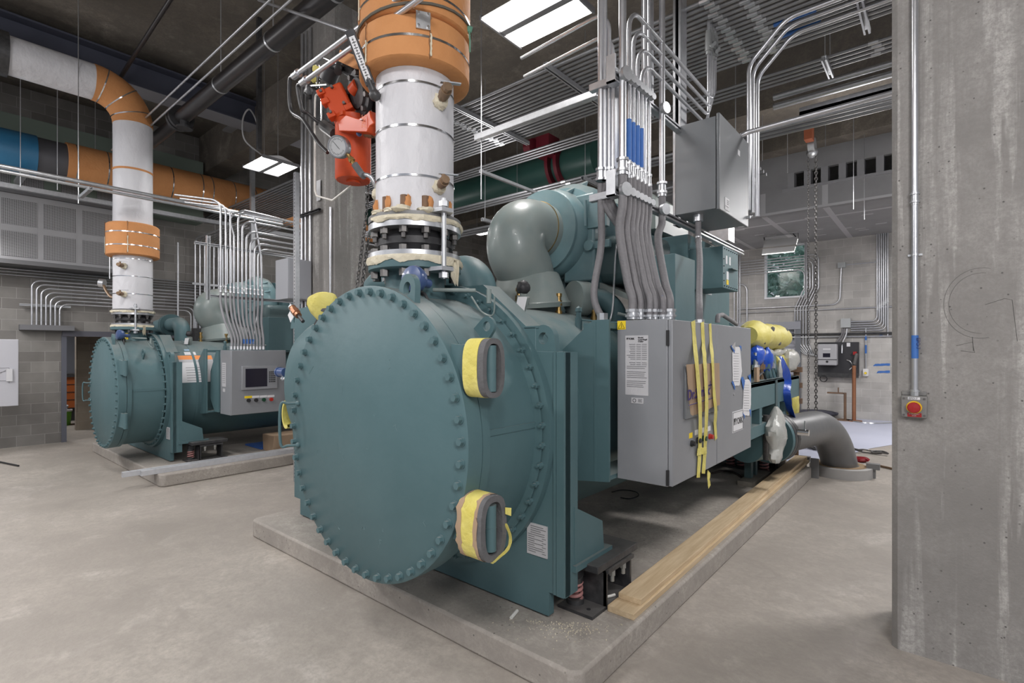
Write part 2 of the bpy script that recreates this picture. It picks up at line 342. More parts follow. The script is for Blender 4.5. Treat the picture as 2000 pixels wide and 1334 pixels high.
# back wall with window and roll-up door openings
YB = 16.5
wb = MB()
wx0, wx1, wz0, wz1 = -4.02, -2.93, 3.36, 4.90
rx0, rx1, rz = -6.6, -3.20, 2.45
for a, b in (((-13.55, YB, 0), (rx0, YB + .2, 6.9)), ((rx1, YB, 0), (9, YB + .2, wz0)), ((rx0, YB, rz), (rx1, YB + .2, wz0)),
             ((rx0, YB, wz0), (wx0, YB + .2, 6.9)), ((wx1, YB, wz0), (9, YB + .2, 6.9)), ((wx0, YB, wz1), (wx1, YB + .2, 6.9))): wb.box(a, b)
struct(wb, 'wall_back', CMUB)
wf = MB()
for a, b in (((wx0, YB - .02, wz0), (wx0 + .06, YB + .1, wz1)), ((wx1 - .04, YB - .02, wz0), (wx1, YB + .1, wz1)), ((wx0, YB - .03, wz0), (wx1, YB + .1, wz0 + .05)), ((wx0, YB - .02, wz1 - .05), (wx1, YB + .1, wz1))): wf.box(a, b)
wfo = struct(wf, 'window_1', mat('window_frame_white', (.72, .74, .78), .5))
gl = mat('window_glass', (.95, .98, 1), .02, trans=1.0); MB().box((wx0 + .05, YB + .05, wz0 + .04), (wx1 - .03, YB + .058, wz1 - .04)).build('pane', gl, wfo)
# foliage outside
q = random.Random(3); fo = MB()
for i in range(9000):
    c = V((q.uniform(-7.5, 1.5), q.uniform(18.6, 20.4), q.uniform(1.8, 7.6))); a = V((q.gauss(0, 1), q.gauss(0, 1), q.gauss(0, 1))).normalized(); b = a.orthogonal().normalized(); s_ = q.uniform(.12, .24)
    fo.add([c - a * s_, c + b * s_ * .5, c + a * s_, c - b * s_ * .5], [(0, 1, 2, 3)])
fo.build('hedge', mat('leaf_green', (.18, .34, .26), .6, 0, (.50, .66, .62), 4, .5), None, 'leafy green hedge standing outside behind the window', 'hedge', kind='stuff')
sun = bpy.data.lights.new('sun', 'SUN'); sun.energy = 6.0; sun.angle = .1; sun.color = (.85, .95, 1.0)
so = bpy.data.objects.new('sun', sun); COL.objects.link(so); so.rotation_euler = (R(-38), R(12), 0); so.location = (-3, 30, 12)
# roll-up door, ribbed steel slats
rd = MB(); k = 0; z = 0
while z < rz - .04:
    rd.box((rx0, YB + .06, z), (rx1, YB + .09, z + .045)); rd.obox(((rx0 + rx1) / 2, YB + .05, z + .075), ((rx1 - rx0) / 2, 0, 0), (0, .018, .022), (0, -.004, .012)); z += .1
rdo = struct(rd, 'door_2', mat('shutter_steel', (.42, .43, .48), .45, .3, (.5, .51, .57), 4, .5))
MB().box((rx1, YB - .06, 0), (rx1 + .14, YB + .02, rz + .25)).build('shutter_guide', mat('guide_grey', (.16, .17, .19), .5), rdo)
MB().box((rx0 - .1, YB - .08, rz), (rx1 + .14, YB + .02, rz + .22)).build('shutter_hood', mat('hood_grey', (.33, .34, .38), .4, .3), rdo)
# drywall bulkhead in front of back wall, with openings
bh = MB(); ybh = 12.6
bh.box((-9, ybh + .1, 4.9), (6, YB, 5.0)); bh.box((-9, ybh, 4.9), (6, ybh + .12, 5.42)); bh.box((-9, ybh, 5.75), (6, ybh + .12, 6.9)); bh.box((-9, ybh, 5.42), (-2.6, ybh + .12, 5.75))
struct(bh, 'wall_bulkhead', DRY)
sp = MB()
for i in range(14): sp.box((-2.6 + i * .32, ybh - .01, 5.42), (-2.6 + i * .32 + .13, ybh + .25, 5.75))
sp.box((-2.7, ybh - .03, 5.36), (2.0, ybh + .02, 5.42)); struct(sp, 'trim_2', mat('vent_frame', (.36, .36, .38), .6))
tp = MB()
for i in range(7): tp.box((-5.6 + i * 1.22, ybh - .003, 4.9), (-5.6 + i * 1.22 + .11, ybh, 5.40)); tp.box((-5.6 + i * 1.22, ybh + .1, 4.896), (-5.6 + i * 1.22 + .12, YB, 4.9))
tp.box((-6, ybh + .9, 4.895), (6, ybh + 1.0, 4.9)); tp.box((-9, ybh - .004, 4.9), (6, ybh, 4.95))
for i in range(40): x, y = rnd.uniform(-5, 3), rnd.uniform(ybh + .3, YB - .3); tp.box((x, y, 4.893), (x + .22, y + .07, 4.9))
struct(tp, 'trim_3', DRYT)
# beams under the slab
for i, (a, b) in enumerate((((-13.5, 4.55, 6.0), (-7.6, 5.05, 6.9)), ((-13.5, 9.0, 5.75), (9, 9.7, 6.9)), ((-13.5, 11.4, 5.9), (9, 11.8, 6.9)), ((-.2, -1, 5.9), (.7, 3.95, 6.9)))):
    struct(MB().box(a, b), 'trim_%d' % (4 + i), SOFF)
sb = MB().box((-10.75, -4, 6.28), (-10.33, 9, 6.31)).box((-10.56, -4, 6.31), (-10.52, 9, 6.72)).box((-10.75, -4, 6.72), (-10.33, 9, 6.75))
sbo = struct(sb, 'trim_8', STEELB); MB().box((-10.76, -4, 6.27), (-10.32, 9, 6.279)).build('bottom_flange', mat('flange_pale', (.20, .20, .22), .6), sbo)
for y in (1.0, 4.2): MB().box((-11.2, y, 6.31), (-10.56, y + .16, 6.34)).build('beam_bracket', mat('bracket_grey', (.16, .16, .17), .6), sbo)
# columns
def column(x0, x1, y0, y1, label, name='concrete_column'):
    mb = MB(); c = .03
    mb.prism([(x0 + c, y0, 0), (x1 - c, y0, 0), (x1, y0 + c, 0), (x1, y1, 0), (x0, y1, 0), (x0, y0 + c, 0)], (0, 0, 6.9)); return mb.build(name, WALLC, None, label, 'column')
column(-.235, .72, 3.96, 4.55, 'wide board-marked concrete column at the right edge, nearest of all columns')
column(-7.6, -6.68, 3.98, 4.52, 'concrete column standing between the two green chillers')
column(-7.6, -6.9, 9.4, 10.0, 'concrete column far behind, seen left of the large elbow pipe')
column(-4.5, -3.85, 12.0, 12.6, 'distant concrete column far behind the compressor under the drywall bulkhead')
def pad(x0, x1, y0, y1, h, label):
    r = .05; c = .05
    P = [(x0 + c, y0), (x1 - c, y0), (x1, y0 + c), (x1, y1), (x0, y1), (x0, y0 + c)]
    o = MB().prism([(x, y, 0) for x, y in P], (0, 0, h)).build('concrete_pad', PADM, None, label, 'plinth', bevel=.018); return o
pad(-5.28, -1.43, 2.24, 8.42, .17, 'raised concrete housekeeping pad under the large near chiller')
pad(-11.9, -8.03, 2.24, 8.42, .17, 'raised concrete housekeeping pad under the smaller far left chiller')
# ================================================================== CHILLER
CX, CY, CZ = -2.83, 2.64, .17
ch = thing('water_chiller', (CX, CY, CZ), 'large teal centrifugal chiller with round bolted cover, on the near concrete pad', 'chiller', None)
sc = 1.325
cov = MB().lathe((CX, 1.90, sc), (0, 1, 0), [(0, 0), (0, .925), (.008, .935), (.115, .935), (.115, 0)], 96).build('end_cover', TEAL, ch)
pb = MB().cyl((0, 0, 0), (0, -.006, 0), .026, n=16); pb.cyl((0, -.006, 0), (0, -.028, 0), .0205, n=6)
pbo = None
for i in range(48):
    t = 2 * pi * (i + .36) / 48; p = (CX + .896 * cos(t), 1.90, sc + .896 * sin(t))
    if pbo is None:
        pbo = MB().add([v + V(p) for v in pb.v], pb.f).build('cover_bolt', TEAL, cov); first = V(p)
    else: o = share(pbo, 'cover_bolt', V(p) - first + wloc(cov), cov)
q = random.Random(21); SCR = mat('scratch_pale', (.16, .24, .25), .6)
for i in range(16):   # faint scratches on the cover paint
    a = q.uniform(0, 2 * pi); r_ = q.uniform(.1, .75); x0, z0 = CX + r_ * cos(a), sc + r_ * sin(a); ln = q.uniform(.02, .10); P = [(x0, 1.8995, z0)]
    for k in range(4): P.append((P[-1][0] + q.gauss(0, ln / 4), 1.8995, P[-1][2] + q.gauss(-ln / 6, ln / 4)))
    MB().tube(P, .0009, 3).build('scratch', SCR, cov)
# handle on the cover
hp = rope([(-3.66, 1.90, 1.455), (-3.70, 1.84, 1.455), (-3.735, 1.80, 1.44), (-3.735, 1.80, 1.16), (-3.70, 1.84, 1.145), (-3.66, 1.90, 1.145)], 5)
MB().tube(hp, .0105, 10).sphere((-3.66, 1.895, 1.455), .02, 10, 6).sphere((-3.66, 1.895, 1.145), .02, 10, 6).build('handle', TEAL, cov)
def lug(name, c, r, hole, h, nrm, up, th, m, parent):
    """ring-shaped lifting eye: plate with a hole; c = hole centre, foot h below"""
    c, up, nrm = V(c), V(up).normalized(), V(nrm).normalized(); sd = up.cross(nrm); mb = MB(); n = 24
    outer = []; inner = []
    for i in range(n):
        t = 2 * pi * i / n; d = sd * cos(t) + up * sin(t); inner.append(c + d * hole)
        if sin(t) < -.25: kx = (1 if cos(t) > 0 else -1) * r * 1.15 * min(1, abs(cos(t)) * 1.1); outer.append(c + sd * kx - up * h)
        else: outer.append(c + d * r)
    for s_ in (-.5, .5): mb.add([p + nrm * th * s_ for p in outer + inner], [(i, (i + 1) % n, n + (i + 1) % n, n + i) for i in range(n)])
    a = [p - nrm * th / 2 for p in outer]; b = [p + nrm * th / 2 for p in outer]; mb.add(a + b, [(i, (i + 1) % n, n + (i + 1) % n, n + i) for i in range(n)])
    a = [p - nrm * th / 2 for p in inner]; b = [p + nrm * th / 2 for p in inner]; mb.add(a + b, [(i, (i + 1) % n, n + (i + 1) % n, n + i) for i in range(n)])
    return mb.build(name, m, parent)
lug('lifting_eye', (-2.435, 1.955, 2.218), .088, .040, .15, (.12, 1, 0), (.12, 0, 1), .038, TEAL, cov)
# water box barrel with two flanges
wbx = MB().lathe((CX, 2.022, sc), (0, 1, 0), [(0, .80), (0, .932), (.06, .932), (.066, .90), (.50, .90), (.505, .955)], 96)
wbx.lathe((CX, 2.545, sc), (0, 1, 0), [(0, .90), (0, 1.0), (.055, 1.0), (.055, .9)], 96, smooth=False)
wbx.box((-1.945, 2.10, 1.37), (-1.925, 2.54, 1.405))
wo = wbx.build('water_box', TEAL, ch)
MB().lathe((CX, 2.014, sc), (0, 1, 0), [(0, .80), (0, .918), (.010, .918), (.010, .80)], 72).build('gasket', BLACK, wo)
fb = None
for i in range(48):
    t = 2 * pi * (i + .5) / 48; p = V((CX + .952 * cos(t), 2.545, sc + .952 * sin(t)))
    if fb is None:
        m_ = MB().cyl(p, p + V((0, -.045, 0)), .010, n=8); m_.cyl(p, p + V((0, -.024, 0)), .021, n=6); fb = m_.build('flange_bolt', TEAL, wo); f0 = p
    else: share(fb, 'flange_bolt', p - f0 + wloc(wo), wo)
lug('side_lug', (-2.11, 2.29, 1.995), .06, .03, .10, (0, 1, 0), (.72, 0, .69), .022, TEAL, wo)
# hinge blocks on the right of the cover
for z in (1.755, .925):
    hb = MB().cyl((-1.80, 1.975, z - .12), (-1.80, 1.975, z + .12), .030, n=16).cyl((-1.80, 1.975, z - .002), (-1.80, 1.975, z + .002), .0315, n=16)
    hb.prism([(-2.05, 1.93, z - .10), (-1.80, 1.95, z - .11), (-1.80, 1.95, z + .11), (-2.05, 1.93, z + .13)], (0, .03, 0)).prism([(-2.05, 2.03, z - .10), (-1.80, 2.0, z - .11), (-1.80, 2.0, z + .11), (-2.05, 2.03, z + .13)], (0, -.03, 0))
    hb.build('hinge', TEAL, ch)
# tube sheet
ts = [(-4.98, .185), (-4.98, .34), (-5.10, .34), (-5.10, 2.16), (-5.02, 2.27), (-4.80, 2.29), (-2.44, 2.29), (-2.08, 2.0), (-1.98, 2.0), (-1.98, 1.845), (-1.755, 1.84), (-1.755, .335), (-1.88, .335), (-1.88, .185)]
tso = MB().prism([(x, 2.60, z) for x, z in ts], (0, .06, 0)).build('tube_sheet', TEAL, ch, bevel=.004)
MB().box((-1.835, 2.588, .34), (-1.815, 2.60, 1.84)).box((-1.81, 2.585, .34), (-1.755, 2.60, 1.84)).box((-1.79, 2.60, .335), (-1.755, 2.74, 1.84)).build('edge_stiffener', TEAL, tso)
MB().prism([(-2.44, 2.60, 2.305), (-2.06, 2.60, 2.005), (-1.96, 2.60, 2.005), (-1.96, 2.60, 1.99), (-2.07, 2.60, 1.99), (-2.44, 2.60, 2.285), (-4.8, 2.60, 2.285), (-4.8, 2.60, 2.305)], (0, .17, 0)).build('top_flange', TEAL, tso)
lug('lifting_lug', (-1.925, 2.63, 1.925), .085, .038, .085, (0, 1, 0), (0, 0, 1), .05, TEAL, ch)
lug('lifting_lug', (-5.09, 2.63, 2.16), .085, .036, .085, (0, 1, 0), (0, 0, 1), .05, TEAL, ch)
npl = MB().box((-2.045, 2.592, .545), (-1.885, 2.60, .745)).build('nameplate', LABEL, tso)
for i in range(13):
    zz = .73 - i * .0135; a = -2.035; ln = (.12, .14, .10, .13, .13, .05, .12, .05, .12, .05, .12, .13, .06)[i]
    if i == 0: txt = MB()
    txt.box((a + (.02 if i < 4 else 0), 2.5905, zz - .0035), (a + ln, 2.592, zz))
    if ln < .07: txt.box((-1.925, 2.5905, zz - .0035), (-1.895, 2.592, zz))
txt.build('small_print', GINK, npl)
# far tube sheet and far water box
far = MB().prism([(x, 7.9, z) for x, z in ts], (0, .06, 0)).build('far_tube_sheet', TEAL, ch)
MB().lathe((CX, 7.96, sc), (0, 1, 0), [(0, .98), (.06, .98), (.06, .88), (.30, .86), (.38, .7), (.42, 0)], 64).build('far_head', TEAL, ch)
# shells
MB().cyl((CX, 2.66, sc), (CX, 7.9, sc), .885, n=96, caps=False).cyl((CX, 3.02, sc), (CX, 3.06, sc), .892, n=96).build('evaporator_shell', TEAL, ch)
MB().cyl((-4.25, 2.66, 1.5), (-4.25, 7.9, 1.5), .50, n=64, caps=False).build('condenser_shell', TEAL, ch)
MB().lathe((-4.10, 2.16, 1.53), (0, 1, 0), [(0, 0), (.01, .25), (.04, .40), (.09, .50), (.16, .56), (.23, .58), (.42, .58), (.42, .62), (.44, .62)], 64).build('condenser_head', TEAL, ch)
# feet
for x in (-1.90, -4.95):
    for y, sgn in ((2.70, 1), (7.87, -1)):
        MB().prism([(x + .15, y, .87), (x + .15, y + .34 * sgn, .70), (x + .15, y + .36 * sgn, .51), (x + .15, y, .49)], (-.24, 0, 0)).box((x - .11, y - .02 * sgn, .47), (x + .17, y + .44 * sgn, .51)).build('foot', TEAL, ch)
# cabinet carrier plate
MB().prism([(-1.735, 3.10, .95), (-1.735, 3.10, 2.06), (-1.86, 3.10, 2.06), (-2.18, 3.10, 1.80), (-2.3, 3.10, 1.5), (-2.3, 3.10, 1.0), (-2.0, 3.10, .92)], (0, .02, 0)).box((-1.85, 3.095, .94), (-1.835, 3.10, 2.05)).box((-1.95, 3.12, 2.0), (-1.735, 4.95, 2.04)).box((-1.95, 3.12, .96), (-1.735, 4.95, .99)).build('cabinet_bracket', TEAL, ch)
# main nozzle
nz = MB().lathe((CX, 2.32, 2.14), (0, 0, 1), [(0, .27), (.06, .225), (.12, .205), (.24, .205), (.24, .30), (.25, .318), (.295, .318), (.295, .19)], 48).build('nozzle', TEAL, ch)
ar = MB().obox((CX + .17, 2.19, 2.275), V((.62, .50, 0)) * .030, (0, 0, .055), V((.50, -.62, 0)) * .004).build('flow_arrow_sticker', YEL, nz)
cpt = V((CX + .1735, 2.186, 2.275)); rr = V((.78, .62, 0)).normalized()
MB().add([cpt - rr * .005 + V((0, 0, -.04)), cpt + rr * .005 + V((0, 0, -.04)), cpt + rr * .004 + V((0, 0, .015)), cpt + rr * .014 + V((0, 0, .012)), cpt + V((0, 0, .042)), cpt - rr * .014 + V((0, 0, .012)), cpt - rr * .004 + V((0, 0, .015))], [(0, 1, 2, 3, 4, 5, 6)]).build('arrow', INK, ar)
# compressor suction elbow
ax = -2.95
elb = MB().tube(rope([(ax, 3.76, 2.38), (ax, 3.70, 2.58), (ax, 3.585, 2.74), (ax, 3.60, 2.90), (ax, 3.73, 2.98), (ax, 3.95, 2.99)], 8), .265, 40).build('suction_elbow', TEALG, ch)
MB().lathe((ax, 3.80, 2.08), (-.0, -.10, 1), [(0, .25), (.16, .25), (.16, .375), (.20, .385), (.215, .365), (.46, .29), (.48, .27)], 48).build('suction_cone', TEALG, ch)
MB().lathe((ax, 3.865, 2.99), (0, 1, 0), [(0, .266), (0, .272), (.006, .272), (.006, .266)], 48).build('clamp_band', BRASS, elb)
for p in ((ax - .05, 3.50, 2.66), (ax + .07, 3.60, 2.47)): MB().sphere(p, .0, 4, 3).build('weld_stud', CHROME, elb) if 0 else None
comp = MB().lathe((ax, 3.95, 2.99), (0, 1, 0), [(0, .0), (0, .385), (.004, .395), (.035, .395), (.035, .37), (.06, .40), (.14, .43), (.24, .43), (.30, .40), (.34, .36)], 64)
comp.lathe((ax, 4.28, 3.03), (0, 1, 0), [(0, .34), (.03, .46), (.12, .52), (.24, .53), (.36, .50), (.46, .40), (.50, .3)], 64)
co = comp.build('compressor', TEALL, ch)
for t in (.35, .75, 1.25, 1.75, 2.25, 2.75):
    d = V((cos(t), 0, sin(t))); c0 = V((ax, 4.22, 3.0)); MB().prism([c0 + d * .38, c0 + d * .44, c0 + V((0, .30, .03)) + d * .58, c0 + V((0, .30, .03)) + d * .45], V((-d.z, 0, d.x)) * .03).build('casting_rib', TEALL, co)
MB().box((-2.80, 4.12, 2.50), (-2.46, 4.5, 3.32)).build('gearbox_casing', TEALL, co, bevel=.02)
MB().box((-2.52, 4.10, 2.98), (-2.32, 4.16, 3.26)).cyl((-2.53, 4.08, 3.0), (-2.53, 4.08, 3.24), .016, n=10).cyl((-2.50, 4.08, 2.82), (-2.50, 4.16, 2.82), .05, n=14).box((-2.50, 4.12, 2.79), (-2.30, 4.16, 2.86)).build('terminal_cover', TEALL, co, bevel=.004)
MB().box((-2.62, 4.22, 2.47), (-2.0, 4.85, 2.93)).build('oil_sump', TEALD, co, bevel=.09)
MB().prism([(-2.66, 4.2, 2.52), (-2.1, 4.2, 2.28), (-2.1, 4.2, 2.33), (-2.66, 4.2, 2.58)], (0, .4, 0)).build('support_strap', TEALG, co)
mo = MB().cyl((ax + .1, 4.75, 3.0), (ax + .1, 6.2, 3.0), .46, n=48).build('motor', TEAL, ch)
MB().prism([(-2.28, 5.05, 3.12), (-2.28, 5.05, 3.45), (-2.50, 5.05, 3.62), (-2.9, 5.05, 3.62), (-2.9, 5.05, 3.12)], (0, .9, 0)).build('motor_terminal_box', TEALG, mo)
MB().box((-3.05, 4.3, 2.15), (-2.9, 4.5, 2.55)).build('compressor_stand', TEAL, ch); MB().box((-2.55, 4.15, 2.0), (-2.45, 4.3, 2.55)).build('compressor_stand', TEAL, ch)
# oil and refrigerant plumbing right of the compressor
MB().lathe((-2.60, 3.98, 2.33), (.35, .93, 0), [(0, 0), (0, .16), (.15, .16), (.15, .10)], 36).build('oil_filter_housing', TEALG, ch)
MB().tube(rope([(-2.55, 4.1, 2.33), (-2.42, 4.2, 2.33), (-2.30, 4.24, 2.20), (-2.29, 4.24, 1.98)], 6), .09, 20).build('oil_elbow', TEAL, ch)
MB().lathe((-2.31, 3.62, 2.0), (0, 0, 1), [(0, .03), (.12, .03), (.12, .022), (.17, .022), (.17, .03), (.2, .026), (.22, 0)], 14).tube([(-2.28, 3.62, 2.1), (-2.1, 3.75, 2.08), (-1.9, 3.9, 2.07)], .008, 6).build('purge_fitting', TEAL, ch)
MB().tube(rope([(-2.30, 4.30, 2.95), (-2.28, 4.2, 2.75), (-2.27, 4.15, 2.45), (-2.26, 4.1, 2.2), (-2.29, 4.05, 2.03)], 5), .010, 8).build('capillary_tube', GALV, ch)
MB().tube(rope([(-2.1, 3.9, 2.16), (-1.95, 4.0, 2.12), (-1.8, 4.15, 2.13), (-1.72, 4.3, 2.15)], 5), .014, 8).build('copper_line', TEALG, ch)
MB().lathe((-2.0, 4.9, 2.08), (0, 0, 1), [(0, .13), (.22, .13), (.29, .09), (.31, 0)], 24).box((-2.12, 4.7, 2.0), (-1.95, 4.85, 2.5)).build('oil_pump', TEAL, ch)
MB().box((-1.98, 4.15, 2.03), (-1.70, 4.60, 2.66)).build('starter_panel', TEAL, ch, bevel=.004)
vfd = MB().box((-2.35, 5.0, 1.95), (-1.92, 6.3, 3.0)).build('drive_cabinet', TEAL, ch, bevel=.004)
MB().box((-1.92, 5.05, 2.55), (-1.915, 5.15, 2.63)).build('arrow_sticker', WHITE, vfd)
MB().box((-1.92, 5.55, 2.45), (-1.915, 5.68, 2.53)).build('rating_plate', LABEL, vfd)
bx = MB().box((-1.95, 5.055, 2.45), (-1.60, 5.53, 2.852)).build('junction_cabinet', TEAL, ch, bevel=.004)
MB().box((-1.60, 5.14, 2.69), (-1.597, 5.18, 2.77)).build('gauge_label', WHITE, bx); MB().box((-1.60, 5.24, 2.69), (-1.597, 5.28, 2.77)).build('gauge_label', WHITE, bx)
MB().box((-1.60, 5.16, 2.54), (-1.597, 5.22, 2.62)).build('white_label', WHITE, bx)
MB().box((-1.60, 5.16, 2.49), (-1.597, 5.22, 2.535)).build('yellow_label', YEL, bx)
MB().box((-1.60, 5.22, 2.645), (-1.56, 5.40, 2.652)).build('drip_ledge', TEALD, bx)
sq = [(5.09 + k * .065, 2.83) for k in range(7)] + [(5.09 + k * .065, 2.47) for k in range(7)] + [(5.075, 2.52 + k * .07) for k in range(4)]
for y, z in sq: MB().box((-1.60, y, z - .005), (-1.593, y + .01, z + .005)).build('cover_screw', INK, bx)
# crossover pipe on top behind the nozzle
MB().tube([(-2.95, 3.12, 2.05), (-2.95, 3.12, 2.53), (-4.5, 3.12, 2.53), (-4.5, 3.12, 1.9)], .135, 28, bend=.22, seg=10).cyl((-3.55, 3.12, 2.53), (-3.60, 3.12, 2.53), .21, n=28).cyl((-3.62, 3.12, 2.53), (-3.67, 3.12, 2.53), .21, n=28).build('crossover_pipe', TEAL, ch)
# relief valves and fittings
def valve(x, y, z, s=1.0, parent=None, m=None):
    return MB().lathe((x, y, z), (0, 0, 1), [(-.12 * s, .035 * s), (0, .035 * s), (0, .024 * s), (.05 * s, .024 * s), (.05 * s, .035 * s), (.10 * s, .035 * s), (.10 * s, .022 * s), (.14 * s, .022 * s), (.14 * s, .032 * s), (.17 * s, .032 * s), (.17 * s, 0)], 14).build('relief_valve', m or BRASS, parent)
valve(-2.73, 3.35, 2.22, .9, ch); valve(-2.60, 3.75, 2.20, .9, ch); valve(-2.45, 4.1, 2.16, .9, ch)
vv = MB().lathe((-2.50, 3.10, 2.13), (.3, -.2, 1), [(0, .03), (.08, .03), (.08, .05), (.14, .05), (.14, .03), (.17, .03)], 12).build('angle_valve', TEALG, ch)
MB().sphere((-2.46, 3.07, 2.33), .055, 12, 8, .25, seed=4).build('valve_cap_bag', BLACK, vv)
tg = MB().obox((-2.44, 3.02, 2.20), V((.7, .55, 0)) * .04, V((.2, .1, 1)) * .055, V((.5, -.6, 0)) * .002).build('tag', WHITE, vv)
# sight glass on shell side
MB().lathe((-2.2, 2.95, .72), (.72, 0, -.69), [(0, .07), (.05, .07), (.05, .0)], 8).build('drain_plug', TEALD, ch)
# blue end cap & transmitter on nozzle
def cap_and_gauge(parent, s, dx, dy, dz): pass
cbl = MB().lathe((-2.53, 2.10, 2.29), (.15, -1, .1), [(-.10, .03), (0, .03), (.0, .075), (.05, .088), (.07, .08), (.078, .04), (.08, 0)], 14).build('pressure_transmitter', BLUED, ch)
MB().tube(rope([(-2.55, 2.12, 2.21), (-2.47, 2.10, 2.20), (-2.43, 2.10, 2.13), (-2.44, 2.11, 2.06)], 5), .010, 8).cyl((-2.60, 2.13, 2.23), (-2.53, 2.12, 2.205), .026, n=8).build('sensor_lead', BLACKS, ch)
MB().tube(rope([(-2.34, 2.38, 2.20), (-2.30, 2.44, 2.10), (-2.22, 2.46, 2.08), (-2.19, 2.44, 2.2)], 5), .006, 6).cyl((-2.55, 2.24, 2.245), (-2.30, 2.38, 2.235), .013, n=10).cyl((-2.22, 2.42, 2.24), (-2.22, 2.42, 2.15), .016, n=8).build('thermowell', TEALG, ch)
# measured points of the place: a sight line from the survey point meets a plane of known x, y or z
_c, _s = cos(R(39.95)), sin(R(39.95))
def ray(x, y): X = (x - 1000) / 1000; return (X * _c - _s, X * _s + _c, (684 - y) / 1000)
def onx(x, y, X): r = ray(x, y); t = X / r[0]; return V((X, r[1] * t, 1.85 + r[2] * t))
def ony(x, y, Y): r = ray(x, y); t = Y / r[1]; return V((r[0] * t, Y, 1.85 + r[2] * t))
def onz(x, y, z): r = ray(x, y); t = (z - 1.85) / r[2]; return V((r[0] * t, r[1] * t, z))
XX, YY, ZZ = V((1, 0, 0)), V((0, 1, 0)), V((0, 0, 1))
# second, smaller chiller: same make, one size down
ch2 = copy_tree(ch); ch2.location = (-9.72, 2.63, .17); ch2.scale = (.9, .9, .9)
ch2['label'] = 'smaller teal chiller at far left with a touchscreen cabinet, on its own concrete pad'
ch['group'] = ch2['group'] = 'teal water chillers on concrete pads'
# ------------------------------------------------------------------ labels on the large chiller's shell
def onshell(px, py, cx=-2.83, cz=1.325, r=.887):   # where a sight line meets the near shell's surface
    u = ray(px, py); ox, oz = -cx, 1.85 - cz; A = u[0] ** 2 + u[2] ** 2; B = 2 * (ox * u[0] + oz * u[2]); C = ox * ox + oz * oz - r * r
    t = (-B - math.sqrt(max(0, B * B - 4 * A * C))) / (2 * A); return V((u[0] * t, u[1] * t, 1.85 + u[2] * t))
def shellpatch(name, m, parent, y0, y1, a0, a1, r=.889, n=8, cx=-2.83, cz=1.325):
    mb = MB(); vs = []
    for i in range(n + 1):
        a = R(a0 + (a1 - a0) * i / n)
        for y in (y0, y1): vs.append((cx + r * cos(a), y, cz + r * sin(a)))
    mb.add(vs, [(2 * i, 2 * i + 1, 2 * i + 3, 2 * i + 2) for i in range(n)], True); return mb.build(name, m, parent)
evs = [o for o in ALLCH(ch) if o.name.startswith('evaporator')][0]
shellpatch('warning_sheet', WHITE, evs, 2.68, 2.98, 6, 24); shellpatch('warning_header', INK, evs, 2.68, 2.98, 24.2, 26.5, .8895); shellpatch('warning_band', ORS, evs, 2.68, 2.98, 26.7, 31)
shellpatch('round_mark', BLUE, evs, 2.90, 2.94, 21, 23.5, .891)
for k in range(7): shellpatch('text_line', GINK, evs, 2.70, 2.955 - .03 * (k % 3), 8 + k * 2, 8.5 + k * 2, .891, 1)
ev2 = [o for o in ALLCH(ch2) if o.name.startswith('evaporator')][0]
ev2c = V((-9.72, 2.63, .17)) 
def patch2(name, m, y0, y1, a0, a1, r=.889):
    o = shellpatch(name, m, None, y0, y1, a0, a1, r); o.parent = ev2; o.location = o.location - V((CX, CY, CZ)); return o
patch2('warning_sheet', WHITE, 2.80, 3.34, 10, 34); patch2('warning_band', ORS, 2.80, 3.34, 38, 44); patch2('glare_band', LABEL, 2.80, 3.34, 34, 38); patch2('white_label', WHITE, 2.92, 3.10, 45, 50); patch2('blue_label', mat('pale_blue_label', (.35, .5, .65), .6), 2.94, 3.05, 52, 55)
patch2('round_mark', BLUE, 3.15, 3.20, 30, 33, .891)
for k in range(6): patch2('text_line', GINK, 2.88, 3.18 - .04 * (k % 3), 12 + k * 3, 12.5 + k * 3, .891)
# ------------------------------------------------------------------ control cabinets
def sheet(name, m, parent, o, r, u, w_, h_, t=.002): # thin plate: lower-left corner o, right, up
    r, u = V(r).normalized(), V(u).normalized(); o = V(o); nn = r.cross(u); return MB().obox(o + r * w_ / 2 + u * h_ / 2 + nn * t / 2, r * w_ / 2, u * h_ / 2, nn * t / 2).build(name, m, parent)
def lines(parent, o, r, u, rows, m=GINK, h=.004, name='small_print', off=.003):
    mb = MB(); r, u = V(r), V(u); nn = r.cross(u)
    for (a, b, z) in rows: mb.obox(V(o) + r * (a + b) / 2 + u * z + nn * off, r * (b - a) / 2, u * h / 2, nn * .0005)
    return mb.build(name, m, parent)
cab = thing('control_cabinet', (-1.53, 4.1, .96), 'large grey steel control cabinet on the near chiller, cardboard taped over its screen', 'cabinet', 'grey control cabinets on the chillers')
cbx = MB().box((-1.725, 3.20, .96), (-1.362, 4.99, 2.055)).build('body', ENCL, cab, bevel=.004)
d1 = MB().box((-1.360, 3.205, .965), (-1.33, 4.055, 2.05)).build('door', ENCL, cab, bevel=.004)
d2 = MB().box((-1.360, 4.065, .965), (-1.33, 4.985, 2.05)).build('door', ENCL, cab, bevel=.004)
for z in (1.93, 1.02): MB().box((-1.368, 3.19, z - .05), (-1.352, 3.206, z + .05)).build('hinge', INK, cab)
